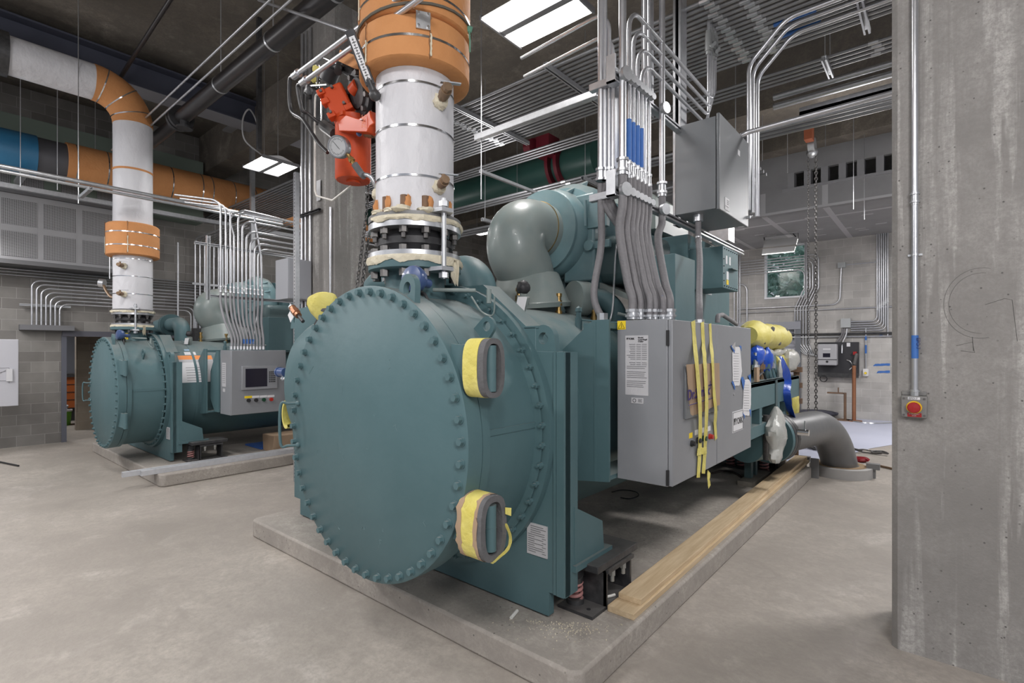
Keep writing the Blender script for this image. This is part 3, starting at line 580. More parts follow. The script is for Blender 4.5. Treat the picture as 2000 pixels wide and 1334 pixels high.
def york(parent, o, r, u, s):
    r, u = V(r), V(u); nn = r.cross(u); mb = MB()
    for (a, b, c, d) in ((0, 0, .28, 1), (.34, 0, .62, 1)): pass
    mb.prism([V(o) + r * x * s + u * y * s for x, y in ((0, 0), (.22, 0), (.22, .45), (.45, .45), (.45, 0), (.72, 0), (.72, .45), (.85, .45), (.85, 1), (0, 1))], nn * .001); mb.build('mark', INK, parent)
    text('YORK', s * 1.38, V(o) + r * s * .98, r, u, INK, parent, bold=.004 * s * 8, squash=.95)
lb = sheet('instruction_label', LABEL, cab, (-1.662, 3.199, 1.545), XX, ZZ, .168, .405)
york(lb, (-1.652, 3.1955, 1.922), XX, ZZ, .013)
for k, tx in enumerate(('Model', 'Centrifugal', 'Chiller')): text(tx, .015, (-1.568, 3.1955, 1.930 - k * .013), XX, ZZ, INK, lb)
q = random.Random(5); rows = []
for k in range(24):
    z = .345 - k * .0125
    if k in (9, 14, 19): continue
    if k < 12: rows += [(.01 + q.uniform(0, .03), .075, z), (.082, .115, z), (.122, .158, z)]
    else: rows += [(.012, .158 - q.uniform(0, .03), z)]
lines(lb, (-1.662, 3.199, 1.545), XX, ZZ, rows, h=.0035)
l2 = sheet('certification_label', LABEL, cab, (-1.617, 3.199, 1.49), XX, ZZ, .088, .038)
MB().lathe((-1.594, 3.1955, 1.509), (0, -1, 0), [(0, .010), (.0005, .010), (.0005, .013), (0, .013)], 20).build('emblem', INK, l2); lines(l2, (-1.617, 3.199, 1.49), XX, ZZ, [(.05, .08, .028), (.05, .075, .02), (.05, .08, .012)])
yl = sheet('shock_warning_sticker', YEL, cab, (-1.723, 3.199, 1.993), XX, ZZ, .063, .060)
T_ = [(-1.716, 3.1955, 2.0), (-1.667, 3.1955, 2.0), (-1.6915, 3.1955, 2.044)]
MB().tube(T_, .0022, 4, closed=True).tube([(-1.690, 3.1955, 2.031), (-1.694, 3.1955, 2.019), (-1.688, 3.1955, 2.017), (-1.692, 3.1955, 2.005)], .0018, 4).build('lightning_symbol', INK, yl)
# screen bezel, cardboard, tapes, buttons on first door
A = lambda px, py, d=0: onx(px, py, -1.33 + d)
def quad(name, m, parent, pts, t=.004, jag=0, seed=1, nrm=XX, nseg=9):
    q = random.Random(seed); P = []
    for i in range(len(pts)):
        a, b = V(pts[i]), V(pts[(i + 1) % len(pts)])
        if jag:
            d = (b - a).normalized().cross(nrm)
            for k in range(nseg): P.append(a.lerp(b, k / nseg) + d * (q.uniform(-jag, jag) if k else 0))
        else: P.append(a)
    return MB().prism(P, nrm * t).build(name, m, parent)
bz = MB(); p0, p1 = A(1335, 822), A(1399, 706)
bz.box((-1.33, p0.y, p0.z + .01), (-1.312, p1.y, p1.z - .02)); bz.build('screen_bezel', mat('bezel_grey', (.16, .17, .18), .4), d1, bevel=.004)
cb_ = quad('cardboard_sheet', CARD, None, [A(1348, 814, .012), A(1405, 790, .03), A(1404, 709, .03), A(1340, 712, .03)], .005, .004, 3); tag(cb_, 'brown cardboard sheet with purple lettering taped over the cabinet screen', 'cardboard')
PUR = mat('purple_print', (.05, .03, .14), .7)
u_ = V((0, 1, .03)).normalized(); text('Dr.Shrink', .098, A(1343, 782, .036), u_, ZZ, PUR, cb_, squash=1.12, bold=.002)
pl = A(1387, 752, .036); MB().box((pl.x, pl.y - .03, pl.z - .005), (pl.x + .001, pl.y + .03, pl.z + .005)).box((pl.x, pl.y - .005, pl.z - .03), (pl.x + .001, pl.y + .005, pl.z + .03)).build('plus_sign', PUR, cb_)
a_, b_ = A(1345, 792, .036), A(1392, 777, .036); MB().tube([a_, b_], .003, 4).build('underline', PUR, cb_)
def ribbon(name, m, pts, w, side, label, cat, t=.0015, n=5, group=None, twist=0, seed=1):
    q = random.Random(seed); P = rope(pts, n); mb = MB(); vs = []; side = V(side).normalized()
    for i, p in enumerate(P):
        tg = (P[min(i + 1, len(P) - 1)] - P[max(0, i - 1)]).normalized(); sd = (side - tg * side.dot(tg)).normalized(); sd = Matrix.Rotation(twist * i / len(P), 3, tg) @ sd
        ww = w * (1 + q.uniform(-.12, .12)); nn = sd.cross(tg) * t
        vs += [p - sd * ww / 2, p + sd * ww / 2, p + sd * ww / 2 + nn, p - sd * ww / 2 + nn]
    fs = []
    for i in range(len(P) - 1):
        for j in range(4): fs.append((i * 4 + j, i * 4 + (j + 1) % 4, i * 4 + 4 + (j + 1) % 4, i * 4 + 4 + j))
    mb.add(vs, fs + [(3, 2, 1, 0), tuple(range(len(vs) - 4, len(vs)))]); return mb.build(name, m, None, label, cat, group)
ribbon('tape_strip', YTAPE, [A(1354, 627, .004), A(1357, 670, .006), A(1361, 710, .045), A(1366, 770, .045), A(1368, 815, .04), A(1367, 880, .012), A(1364, 933, .01)], .066, YY, 'yellow tape strip over the cabinet door, nearest the cabinet corner', 'tape', seed=2)
ribbon('tape_strip', YTAPE, [A(1372, 629, .004), A(1374, 670, .006), A(1377, 710, .045), A(1380, 770, .045), A(1380, 815, .04), A(1377, 880, .012), A(1374, 925, .01)], .064, YY, 'middle yellow tape strip crossing the cardboard on the cabinet door', 'tape', seed=3)
ribbon('tape_strip', YTAPE, [A(1387, 632, .004), A(1389, 670, .006), A(1392, 706, .045), A(1395, 770, .045), A(1398, 800, .04), A(1397, 830, .012), A(1399, 858, .01)], .054, YY, 'shortest yellow tape strip, ending beside the cabinet push buttons', 'tape', seed=4)
ribbon('tape_tail', YTAPE, [A(1385, 921, -.03), A(1384, 935, -.02), A(1386, 951, -.02)], .045, YY, 'loose yellow tape end hanging below the cabinet bottom edge', 'tape', seed=5)
quad('tape_patch', YTAPE, None, [A(1361, 890, .014), A(1380, 886, .014), A(1380, 873, .014), A(1362, 876, .014)], .002, .004, 7); bpy.data.objects['tape_patch']['label'] = 'short cross piece of cream tape joining two strips on the cabinet door'; bpy.data.objects['tape_patch']['category'] = 'tape'
for i, (px, py, m, lm) in enumerate(((1350, 866, INK, YEL), (1361, 860, INK, WHITE), (1373, 856, mat('dark_green_button', (.01, .06, .03), .3), WHITE), (1385.5, 852.5, mat('red_button', (.45, .03, .02), .3), WHITE))):
    c = A(px, py); MB().cyl(c, c + XX * .012, .022, n=18).cyl(c + XX * .012, c + XX * .03, .017, n=18).build('push_button', m, d1)
    c = A(px - 1, py - 15.5); MB().box((-1.33, c.y - .03, c.z - .018), (-1.328, c.y + .03, c.z + .018)).build('button_label', lm, d1)
c = A(1433, 770); MB().cyl(c, c + XX * .006, .012, n=12).build('door_lock', GALV, d2)
p0, p1 = A(1430, 852), A(1450.5, 820); yp = MB().box((-1.33, p0.y, 1.16), (-1.326, p1.y, 1.335)).build('name_plate', WHITE, d2)
mb = MB(); y0, y1 = p0.y + .008, p1.y - .008
mb.tube([(-1.3258, y0, 1.168), (-1.3258, y1, 1.168), (-1.3258, y1, 1.327), (-1.3258, y0, 1.327)], .0025, 4, closed=True).build('border', INK, yp)
york(yp, (-1.326, p0.y + .03, 1.222), YY, ZZ, .055)
def paper(name, m, pts, label, tapes):
    o = quad(name, m, None, pts, .0015, .003, 9); tag(o, label, 'paper', 'sheets taped on the control cabinet door')
    for i, tpts in enumerate(tapes): quad('tape', BLUE, o, tpts, .001, .003, 11 + i)
    return o
pa = paper('paper_sheet', WHITE, [A(1431, 754, .003), A(1444, 753, .004), A(1449, 725, .004), A(1445, 678, .004), A(1436, 677, .004), A(1430, 690, .003)], 'white instruction sheet taped upper left on the far cabinet door, edges torn',
      [[A(1427, 675, .006), A(1434, 690, .006), A(1436, 683, .006), A(1431, 675, .006)], [A(1429, 746, .006), A(1435, 762, .006), A(1436, 756, .006), A(1432, 744, .006)], [A(1444, 675, .006), A(1448, 686, .006), A(1448, 676, .006)]])
MB().prism([A(1429, 677, .006), A(1436, 686, .01), A(1436, 668, .03)], XX * .001).build('torn_corner', WHITE, pa)
pb_ = paper('paper_sheet', WHITE, [A(1450, 811, .003), A(1463, 812, .004), A(1466.5, 790, .004), A(1466.5, 746, .004), A(1462, 741, .004), A(1453, 742, .003)], 'white sheet taped lower right on the far cabinet door with blue tape',
      [[A(1447, 738, .006), A(1452, 762, .006), A(1455, 745, .006), A(1451, 735, .006)], [A(1450, 805, .006), A(1454, 818, .006), A(1455, 812, .006)], [A(1461, 735, .006), A(1466.5, 748, .006), A(1466.5, 730, .006)], [A(1463, 800, .006), A(1466.6, 815, .006), A(1466.6, 800, .006)]])
for o_, x0, y0, n_ in ((pa, 1433, 690, 12), (pb_, 1453, 752, 11)):
    mb = MB()
    for k in range(n_): a, b = A(x0, y0 + k * 5, .0058), A(x0 + 10, y0 + .3 + k * 5, .0058); mb.tube([a, b], .0012, 3)
    mb.build('printed_lines', GINK, o_)
# cabinet of the second chiller
cab2 = thing('control_cabinet', (-8.25, 4.0, .87), 'grey control cabinet with touchscreen on the smaller far chiller', 'cabinet', 'grey control cabinets on the chillers')
B = lambda px, py, d=0: onx(px, py, -8.05 + d)
ye = B(559, 700).y
MB().box((-8.45, 3.14, .88), (-8.072, ye, 1.85)).build('body', ENCL, cab2, bevel=.004)
e1 = MB().box((-8.07, 3.145, .885), (-8.05, ye - .005, 1.845)).build('door', ENCL, cab2, bevel=.004)
p0, p1 = B(471, 762), B(540, 717)
bz = MB().box((-8.05, p0.y, p0.z), (-8.02, p1.y, 1.61)).build('screen_bezel', mat('bezel_silver', (.42, .43, .46), .35, .5), e1, bevel=.004)
MB().box((-8.02, p0.y + .05, p0.z + .04), (-8.016, p1.y - .16, 1.57)).build('screen', SCREEN, bz)
kp = MB()
for i in range(4):
    for j in range(6): kp.box((-8.02, p1.y - .13 + i * .026, p0.z + .10 + j * .03), (-8.015, p1.y - .113 + i * .026, p0.z + .118 + j * .03))
kp.build('keypad', INK, bz)
for i, (px, m, lm) in enumerate(((485, INK, YEL), (499.5, INK, WHITE), (514.5, bpy.data.materials['dark_green_button'], WHITE), (529, bpy.data.materials['red_button'], WHITE))):
    c = B(px, 782 - i * .7); MB().cyl(c, c + XX * .03, .027, n=16).build('push_button', m, e1)
    c = B(px, 775.5 - i * .6); MB().box((-8.05, c.y - .055, c.z - .017), (-8.047, c.y + .055, c.z + .017)).build('button_label', lm, e1)
lb2 = sheet('instruction_label', LABEL, cab2, (-8.38, 3.139, 1.30), XX, ZZ, .14, .36); lines(lb2, (-8.38, 3.139, 1.30), XX, ZZ, [(.02, .12, .33 - k * .03) for k in range(10)], h=.006); sheet('certification_label', LABEL, cab2, (-8.35, 3.139, 1.22), XX, ZZ, .08, .05)
MB().prism([(-8.46, 3.12, .90), (-8.46, 3.12, 1.84), (-8.56, 3.12, 1.84), (-8.78, 3.12, 1.52), (-8.8, 3.12, 1.1), (-8.62, 3.12, .9)], (0, .02, 0)).build('side_bracket', TEAL, cab2)
# ------------------------------------------------------------------ spring isolators
def isolator(x0, y0, s, label, sgn=1, x1=None):
    """x0,y0 near right corner; length .6 s along +y"""
    L = .60 * s; W = .26 * s; t = thing('spring_isolator', (x0 - W / 2, y0 + L / 2, .17), label, 'vibration mount', 'black spring isolators under the chillers')
    z = .17; f = lambda a, b, c: (x0 - a * s, y0 + b * s, z + c * s)
    MB().box(f(.26, 0, 0), f(0, .60, .02)).build('base_plate', BLACKS, t)
    MB().cyl(f(.07, .07, .0201), f(.07, .07, .0215), .014 * s, n=12).build('anchor_hole', INK, t)
    MB().box(f(.02, .17, .02), f(.0, .19, .25)).box(f(.20, .17, .02), f(.0, .175, .25)).box(f(.20, .50, .02), f(0, .52, .25)).box(f(.20, .17, .235), f(-.02, .52, .26)).build('housing', BLACKS, t)
    MB().box(f(.34, .05, .268), f(-.01, .60, .315)).build('top_plate', BLACKS, t, bevel=.004)
    for b in (.25, .40): MB().cyl(f(.0, b, .16), f(.0, b, .24), .014 * s, n=10).cyl(f(0, b, .20), f(0, b, .235), .022 * s, n=6).build('levelling_bolt', mat('dull_bolt', (.3, .3, .28), .5, .4), t)
    pts = []
    for k in range(60): a = k / 59 * 2 * pi * 3.3; pts.append(V(f(.19, .10, .045 + .115 * k / 59)) + V((cos(a), sin(a), 0)) * .042 * s)
    MB().tube(pts, .011 * s, 8).build('coil_spring', SPRING, t)
    MB().cyl(f(.19, .10, .02), f(.19, .10, .05), .058 * s, n=24).build('spring_cup', BLACKS, t)
    MB().cyl(f(.19, .10, .155), f(.19, .10, .19), .05 * s, n=24).box(f(.23, .06, .19), f(.15, .14, .25)).build('spring_cap', BLACKS, t)
    return t
isolator(-1.66, 2.76, 1, 'black spring isolator mount at the near right foot of the large chiller, pink coil showing')
isolator(-5.02, 2.76, 1, 'black isolator mount at the near left foot of the large chiller, mostly hidden')
isolator(-8.60, 2.75, .92, 'black spring isolator mount under the near foot of the smaller far chiller')
t = thing('spring_isolator', (-2.0, 8.0, .17), 'long black isolator mount with four pink springs at the far pad end', 'vibration mount', 'black spring isolators under the chillers')
MB().box((-2.42, 7.60, .17), (-1.74, 8.38, .19)).build('base_plate', BLACKS, t); MB().box((-2.42, 7.60, .34), (-1.80, 7.85, .37)).build('spring_cover', BLACKS, t)
MB().box((-1.99, 7.88, .19), (-1.95, 8.36, .50)).box((-1.78, 7.88, .19), (-1.75, 8.36, .50)).box((-1.99, 8.30, .19), (-1.76, 8.36, .5)).build('housing', BLACKS, t); MB().box((-2.45, 7.62, .50), (-1.70, 8.40, .555)).build('top_plate', BLACKS, t, bevel=.005)
MB().cyl((-2.15, 7.66, .38), (-2.15, 7.66, .50), .035, n=14).build('levelling_bolt', bpy.data.materials['dull_bolt'], t)
for k in range(4):
    pts = [V((-2.33 + k * .15, 7.70, .19 + .14 * i / 39)) + V((cos(i / 39 * 20), sin(i / 39 * 20), 0)) * .05 for i in range(40)]; MB().tube(pts, .013, 6).build('coil_spring', SPRING, t)
# ------------------------------------------------------------------ lumber and debris on the near pad
def board(p, q_, w_, z, h, label):
    p, q_ = V((*p, z)), V((*q_, z)); d = (q_ - p).normalized(); sd = V((d.y, -d.x, 0)); o = MB().obox((p + q_) / 2 + ZZ * h / 2, (q_ - p) / 2, sd * w_ / 2, ZZ * h / 2).build('lumber_board', WOOD, None, label, 'board', 'pine boards along the near pad edge', bevel=.003); return o
board((-1.553, 2.92), (-1.60, 8.72), .184, .170, .040, 'lower pine board lying on the near pad edge beside the isolator mount')
board((-1.556, 3.05), (-1.625, 8.78), .160, .2105, .038, 'upper pine board stacked on the lower board at the near pad edge')
c = onz(1500, 938, .2); MB().obox(c + V((-.16, .0, 0)), V((.01, .38, 0)), V((.09, 0, 0)), V((0, 0, .03))).build('dirty_plank', mat('dirty_wood', (.13, .12, .10), .8, 0, (.22, .20, .17), 9, .5), None, 'short grey dirty plank on the pad behind the pine boards', 'board')
MB().tube(rope([onz(1390, 925, .18), onz(1412, 920, .18), onz(1435, 924, .18), onz(1448, 932, .18)], 5), .016, 8).build('hose_piece', mat('brown_hose', (.05, .035, .03), .5), None, 'short brown hose lying on the pad under the cabinet', 'hose')
MB().tube(rope([onz(1195, 961, .18), onz(1215, 957, .18), onz(1240, 960, .18), onz(1247, 968, .18), onz(1230, 974, .18), onz(1212, 972, .18)], 6), .006, 6).build('cable_loop', INK, None, 'thin black cable loop lying on the pad under the large chiller', 'cable')
q = random.Random(11); mb = MB()
for i in range(230):
    g = q.gauss(0, 1); px = 1110 + q.gauss(0, 48); py = 1215 + (px - 1110) * .05 + abs(q.gauss(0, 16)); c = onz(px, py, .17)
    if not (c.y > 2.26 and c.x < -1.47): continue
    r_ = q.choice((.002, .0025, .003, .004)); mb.sphere(c + ZZ * r_ * .6, r_, 5, 4, .5, seed=i)
mb.build('foam_crumbs', CREAM, None, 'scattered pale foam crumbs on the near pad corner by the isolator', 'debris', kind='stuff')
for i, (px, py, s_, lb_) in enumerate(((1128, 1165, .012, 'hmm'), (1038, 1189, .014, 'round pale foam crumb on the pad by the tube sheet foot'), (1004, 1205, .0, 'x'))):
    if i == 1: MB().sphere(onz(px, py, .17) + ZZ * s_, s_, 8, 6, .5, seed=i).build('foam_lump', CREAM, None, lb_, 'debris')
MB().tube([onz(998, 1207, .18), onz(1004, 1200, .185), onz(1010, 1193, .18)], .011, 8).build('foam_strip', mat('white_foam', (.75, .74, .70), .8), None, 'white foam strip lying on the pad in front of the teal tube sheet', 'debris')
MB().tube([(-1.73, 3.02, .197), (-1.70, 3.06, .2), (-1.69, 3.10, .197)], .009, 7).build('foam_strip', bpy.data.materials['white_foam'], None, 'small white foam strip on the isolator base plate by the boards', 'debris')
# ------------------------------------------------------------------ expansion joints and insulated risers
def joint(x, y, z, s, label, h=1.0):
    """rubber expansion joint standing on the nozzle flange; z = top of nozzle flange"""
    t = thing('expansion_joint', (x, y, z), label, 'pipe joint', 'rubber expansion joints on the chiller nozzles')
    R_ = .318 * s; z1 = z + .030 * s; z2 = z1 + .035 * s; z3 = z2 + .155 * s * h; z4 = z3 + .04 * s; z5 = z4 + .012; z6 = z5 + .042 * s
    MB().lathe((x, y, z1), (0, 0, 1), [(0, R_ * .6), (0, R_), (.035 * s, R_), (.035 * s, R_ * .6)], 48, smooth=False).build('lower_ring', GALV, t)
    MB().lathe((x, y, z3), (0, 0, 1), [(0, R_ * .6), (0, R_), (.04 * s, R_), (.04 * s, R_ * .6)], 48, smooth=False).build('upper_ring', GALV, t)
    MB().lathe((x, y, z2), (0, 0, 1), [(0, .22 * s), (.02 * s, .225 * s), (.055 * s * h, .262 * s), (.10 * s * h, .262 * s), (.135 * s * h, .225 * s), (.155 * s * h, .22 * s)], 48).build('rubber_bellows', BLACK, t)
    def ooze(nm, zz, r, a0, a1, drop, sd):
        q = random.Random(sd); n = 90; vs = []
        for i in range(n + 1):
            if i % 5 == 0: u0, u1, v0, v1 = (u1 if i else q.random()), q.random(), (v1 if i else q.random()), q.random()
            f_ = (i % 5) / 5; a = R(a0 + (a1 - a0) * i / n); e = min(1, i / 4, (n - i) / 4); dr = drop * (.35 + (u0 + (u1 - u0) * f_) * .9 + q.uniform(-.06, .06)) * e; o = .004 + (v0 + (v1 - v0) * f_) * .010 + q.uniform(-.002, .002)
            for rr, hz in ((r - .03, .016), (r + o, .016), (r + o + .008 * q.random(), -.3 * dr), (r + o * .6, -dr), (r - .03, -dr * .6)): vs.append((x + rr * cos(a), y + rr * sin(a), zz + hz))
        return MB().add(vs, [(i * 5 + j, i * 5 + (j + 1) % 5, i * 5 + 5 + (j + 1) % 5, i * 5 + 5 + j) for i in range(n) for j in range(5)], True).build(nm, CREAM, t)
    ooze('foam_seam', z + .018 * s, R_, -130, 60, .035 * s, 3); ooze('foam_seam', z5 + .0, R_, -100, 80, .022 * s, 5)
    ooze('foam_drip', z + .005, R_ + .012, 12, 18, .13 * s, 8)
    for nm, segs in (('upper_nut', ((z3 - .038 * s, z3, .029), (z3 - .072 * s, z3, .016))), ('lower_nut', ((z2, z2 + .036 * s, .029),)), ('nozzle_nut', ((z - .10 * s, z - .045 * s, .029),))):
      b0 = None
      for i in range(12):
        a = 2 * pi * (i + .167) / 12; p = V((x + .276 * s * cos(a), y + .276 * s * sin(a), 0))
        if b0 is None:
            m = MB()
            for za, zb, r in segs: m.cyl(p + ZZ * za, p + ZZ * zb, r * s, n=6 if r > .02 else 8)
            b0 = m.build(nm, NUT, t); bp = p
        else: share(b0, nm, p - bp + V((x, y, z)), t)
    for a in (-8, 172):   # control rods with ears
        d = V((cos(R(a)), sin(R(a)), 0)); e = V((x, y, 0)) + d * .352 * s; sd = V((-d.y, d.x, 0)); m = MB()
        m.cyl(e + ZZ * (z - .12 * s), e + ZZ * (z6 + .09 * s), .0165 * s, n=14)
        for zz in (z - .07 * s, z6 - .005 + .0 * s): m.prism([e + d * .045 * s + sd * .045 * s + ZZ * zz, e + d * .045 * s - sd * .045 * s + ZZ * zz, e - d * .12 * s - sd * .10 * s + ZZ * zz, e - d * .12 * s + sd * .10 * s + ZZ * zz], ZZ * .026 * s)
        for zz in (z - .115 * s, z6 + .035 * s): m.cyl(e + ZZ * zz, e + ZZ * (zz + .035 * s), .033 * s, n=6)
        m.build('control_rod', GALV, t)
    return z5, z6
def band(x, y, z, r, h, parent, m=None, d=ZZ):
    MB().lathe((x, y, z), d, [(0, r - .002), (0, r + .002), (h, r + .002), (h, r - .002)], 48, smooth=False).build('steel_band', m or CHROME, parent)
def collar(x, y, z0, z1, ri, ro, bands, parent, seams=((-95, 1), (-25, 1))):
    c = MB().lathe((x, y, z0), (0, 0, 1), [(0, ri), (0, ro - .02), (.015, ro), (z1 - z0 - .02, ro), (z1 - z0, ro - .02), (z1 - z0, ri)], 40, smooth=False).build('foam_collar', FOAM, parent)
    for zb in bands: band(x, y, zb, ro + .001, .016, c)
    for a, _ in seams:
        a = R(a); d = V((cos(a), sin(a), 0)); sd = V((-d.y, d.x, 0)); q = random.Random(int(z0 * 99)); P = []; n = 12
        for k in range(n + 1): P.append(V((x, y, z0 + (z1 - z0) * k / n)) + d * ro * .998 + sd * q.uniform(-.006, .012))
        for k in range(n, -1, -1): P.append(V((x, y, z0 + (z1 - z0) * k / n)) + d * ro * .998 - sd * q.uniform(.001, .012))
        MB().prism(P, d * .006).build('caulked_seam', mat('dark_seam', (.30, .15, .07), .9), c)
    if seams:
        for a, _ in seams:
            a = R(a + .6); d = V((cos(a), sin(a), 0)); sd = V((-d.y, d.x, 0)); q = random.Random(int(z1 * 77)); zz = [z0 + (z1 - z0) * (.06 + .5 * k / 9) for k in range(10)]
            MB().prism([V((x, y, w__)) + d * (ro + .004) + sd * q.uniform(.002, .009) for w__ in zz] + [V((x, y, w__)) + d * (ro + .004) - sd * q.uniform(.001, .008) for w__ in zz[::-1]], d * .005).build('white_caulk', CREAM, c)
    return c
def jacket_pipe(x, y, z0, z1, r, parent, seed=1):
    q = random.Random(seed); n, m = 110, 130; vs = []
    W_ = [(q.uniform(-pi, pi), q.uniform(z0, z1), q.uniform(.15, .6), q.uniform(.2, 1.4), q.uniform(.002, .006)) for _ in range(44)]
    for j in range(m + 1):
        z = z0 + (z1 - z0) * j / m
        for i in range(n):
            a = 2 * pi * i / n; d = 0
            for wa, wz, wd, ws, am in W_:
                da = (a - wa + pi) % (2 * pi) - pi; dz = z - wz; u = da * ws + dz * 2.2; v = da * 2.0 - dz * ws * .4; d += am * math.exp(-(v * 16) ** 2 - (u * 2.2) ** 2)
            vs.append((x + (r + d) * cos(a), y + (r + d) * sin(a), z))
    return MB().add(vs, [(j * n + i, j * n + (i + 1) % n, (j + 1) * n + (i + 1) % n, (j + 1) * n + i) for j in range(m) for i in range(n)], True).lathe((x, y, z0), (0, 0, 1), [(0, 0), (0, r)], n).build('pipe_jacket', WHITEJ, parent)
def lever_valve(c, d, up, m, parent, name='test_valve', s=1.0, lever=True):
    """small ball valve sticking out of the jacket along d"""
    c, d, up = V(c), V(d).normalized(), V(up).normalized(); mb = MB()
    mb.cyl(c, c + d * .05 * s, .016 * s, n=10).cyl(c + d * .05 * s, c + d * .075 * s, .026 * s, n=8).cyl(c + d * .075 * s, c + d * .12 * s, .03 * s, n=12).cyl(c + d * .12 * s, c + d * .15 * s, .024 * s, n=8).cyl(c + d * .10 * s, c + d * .10 * s + up * .045 * s, .012 * s, n=8)
    v = mb.build(name, m, parent)
    if lever: MB().obox(c + d * .09 * s + up * .05 * s + up.cross(d) * .035 * s, up.cross(d) * .06 * s, d * .009 * s, up * .003 * s).build('lever', GALV, v)
    MB().sphere(c + d * .01, .042 * s, 12, 8, .35, (1, 1, 1), 5).build('foam_plug', CREAM, v)
    return v
RX, RY = -2.83, 2.32
z5, z6 = joint(RX, RY, 2.435, 1.0, 'black rubber expansion joint with steel rings under the near insulated riser')
ri = thing('insulated_riser', (RX, RY, z5), 'large white-jacketed vertical pipe with thick orange foam collar above the near chiller', 'pipe', 'insulated risers over the chillers')
MB().lathe((RX, RY, z5), (0, 0, 1), [(0, .2), (0, .318), (z6 - z5, .318), (z6 - z5, .2)], 48, smooth=False).build('pipe_flange', mat('flange_grey', (.20, .20, .20), .5, .3), ri)
jacket_pipe(RX, RY, z6 + .004, 5.4, .268, ri, 4)
for zb in (2.985, 3.31, 3.595): band(RX, RY, zb, .271, .014, ri)
for a in (-145, -115, -85, -55, -25, 10): 
    a = R(a); d = V((cos(a), sin(a), 0)); p = V((RX, RY, 0)) + d * .262
    st = MB().cyl(p + ZZ * (z6 - .01), p + ZZ * (z6 + .022), .03, n=6).cyl(p + ZZ * (z6 + .02), p + ZZ * (z6 + .11), .026, n=12).build('stud_end', RUST, ri)
    MB().sphere(p + d * .012 + V((-d.y, d.x, 0)) * .03 + ZZ * (z6 + .065), .036, 10, 7, .5, (.6, .6, 1.3), int(a * 10)).build('torn_foam', FOAM, st)
for a, s_ in ((-72, .05), (-58, .07), (-25, .06), (-95, .05)):
    a = R(a); MB().sphere((RX + .285 * cos(a), RY + .285 * sin(a), z6 + .01), s_, 12, 7, .5, (1, 1, .4), int(s_ * 999)).build('foam_blob', CREAM, ri)
c1 = collar(RX, RY, 3.70, 3.985, .27, .378, (3.83,), ri); c2 = collar(RX, RY, 3.99, 4.75, .27, .385, (4.10, 4.45), ri, ((-40, 1), (-110, 1)))
pt = V((RX, RY, 3.93)); d = V((cos(R(-32)), sin(R(-32)), 0)); sd = V((-d.y, d.x, 0)); cpl = MB().obox(pt + d * .386 + ZZ * .0, sd * .045, ZZ * .055, d * .003).build('splice_plate', GALV, c1)
for i in (-1, 1):
    for j in (-1, 1): MB().cyl(pt + d * .388 + sd * .03 * i + ZZ * .04 * j, pt + d * .40 + sd * .03 * i + ZZ * .04 * j, .009, n=6).build('plate_bolt', CHROME, cpl)
rp = [(RX + .392 * cos(R(a)), RY + .392 * sin(R(a)), 4.03 + .05 * sin(R(a * 1.0 + 40))) for a in range(0, 360, 12)]; MB().tube(rp, .009, 6, closed=True).build('tie_rope', mat('rope_grey', (.12, .11, .09), .9), ri)
MB().sphere((RX + .34, RY + .19, 4.06), .026, 8, 6, .5).tube([(RX + .345, RY + .19, 4.05), (RX + .35, RY + .19, 3.98), (RX + .345, RY + .195, 3.9)], .006, 6).build('rope_knot', mat('rope_green', (.12, .28, .20), .9), ri)
def jp(a, z, r=.27, x=RX, y=RY): return V((x + r * cos(R(a)), y + r * sin(R(a)), z))
dv = lambda a, z=0: V((cos(R(a)), sin(R(a)), z))
lever_valve(jp(-3, 3.50), dv(-25, .12), (.2, -.2, 1), BRONZE, ri, s=1.25); lever_valve(jp(-5, 2.93), dv(-25, .05), (.1, -.1, 1), BRONZE, ri, s=1.1)
vl = lever_valve(jp(-160, 3.42), dv(-170, .15), (0, 0, 1), BRONZE, ri, s=1.15); MB().sphere(jp(-160, 3.44, .47), .022, 8, 6).build('blue_knob', BLUED, vl)
pa_ = ony(745, 190, 2.08); pb2 = ony(732, 186, 2.02); pt2 = ony(683, 60, 1.86); th = (pt2 - pb2).normalized(); Lt = (pt2 - pb2).length
fn = (V((.84, -.50, -.35)) + V((-.77, -.64, 0)) * .25).normalized(); fn = (fn - th * fn.dot(th)).normalized(); fr = fn.cross(th).normalized() * -1
thm = MB().cyl(pa_ + V((.06, .05, 0)), pb2, .012, n=8).sphere(pb2, .038, 12, 8).cyl(pb2, pb2 + th * .10, .026, n=12).obox(pb2 + th * (Lt * .58), th * Lt * .42, fr * .030, fn * .018).build('thermometer', BLACKS, ri)
MB().sphere(pa_ + V((.04, .03, 0)), .048, 12, 8, .35, (.8, .8, 1.3), seed=9).build('foam_plug', CREAM, ri)
sc_ = MB().obox(pb2 + th * (Lt * .56) + fn * .019, th * Lt * .34, fr * .019, fn * .001).build('scale_face', WHITE, thm)
mb = MB()
for k in range(15): mb.obox(pb2 + th * Lt * (.26 + k * .042) + fn * .0205, th * .0022, fr * (.013 if k % 2 else .007), fn * .0004)
mb.obox(pb2 + th * Lt * .56 + fn * .0205, th * Lt * .32, fr * .0014, fn * .0004).build('scale_marks', INK, sc_)
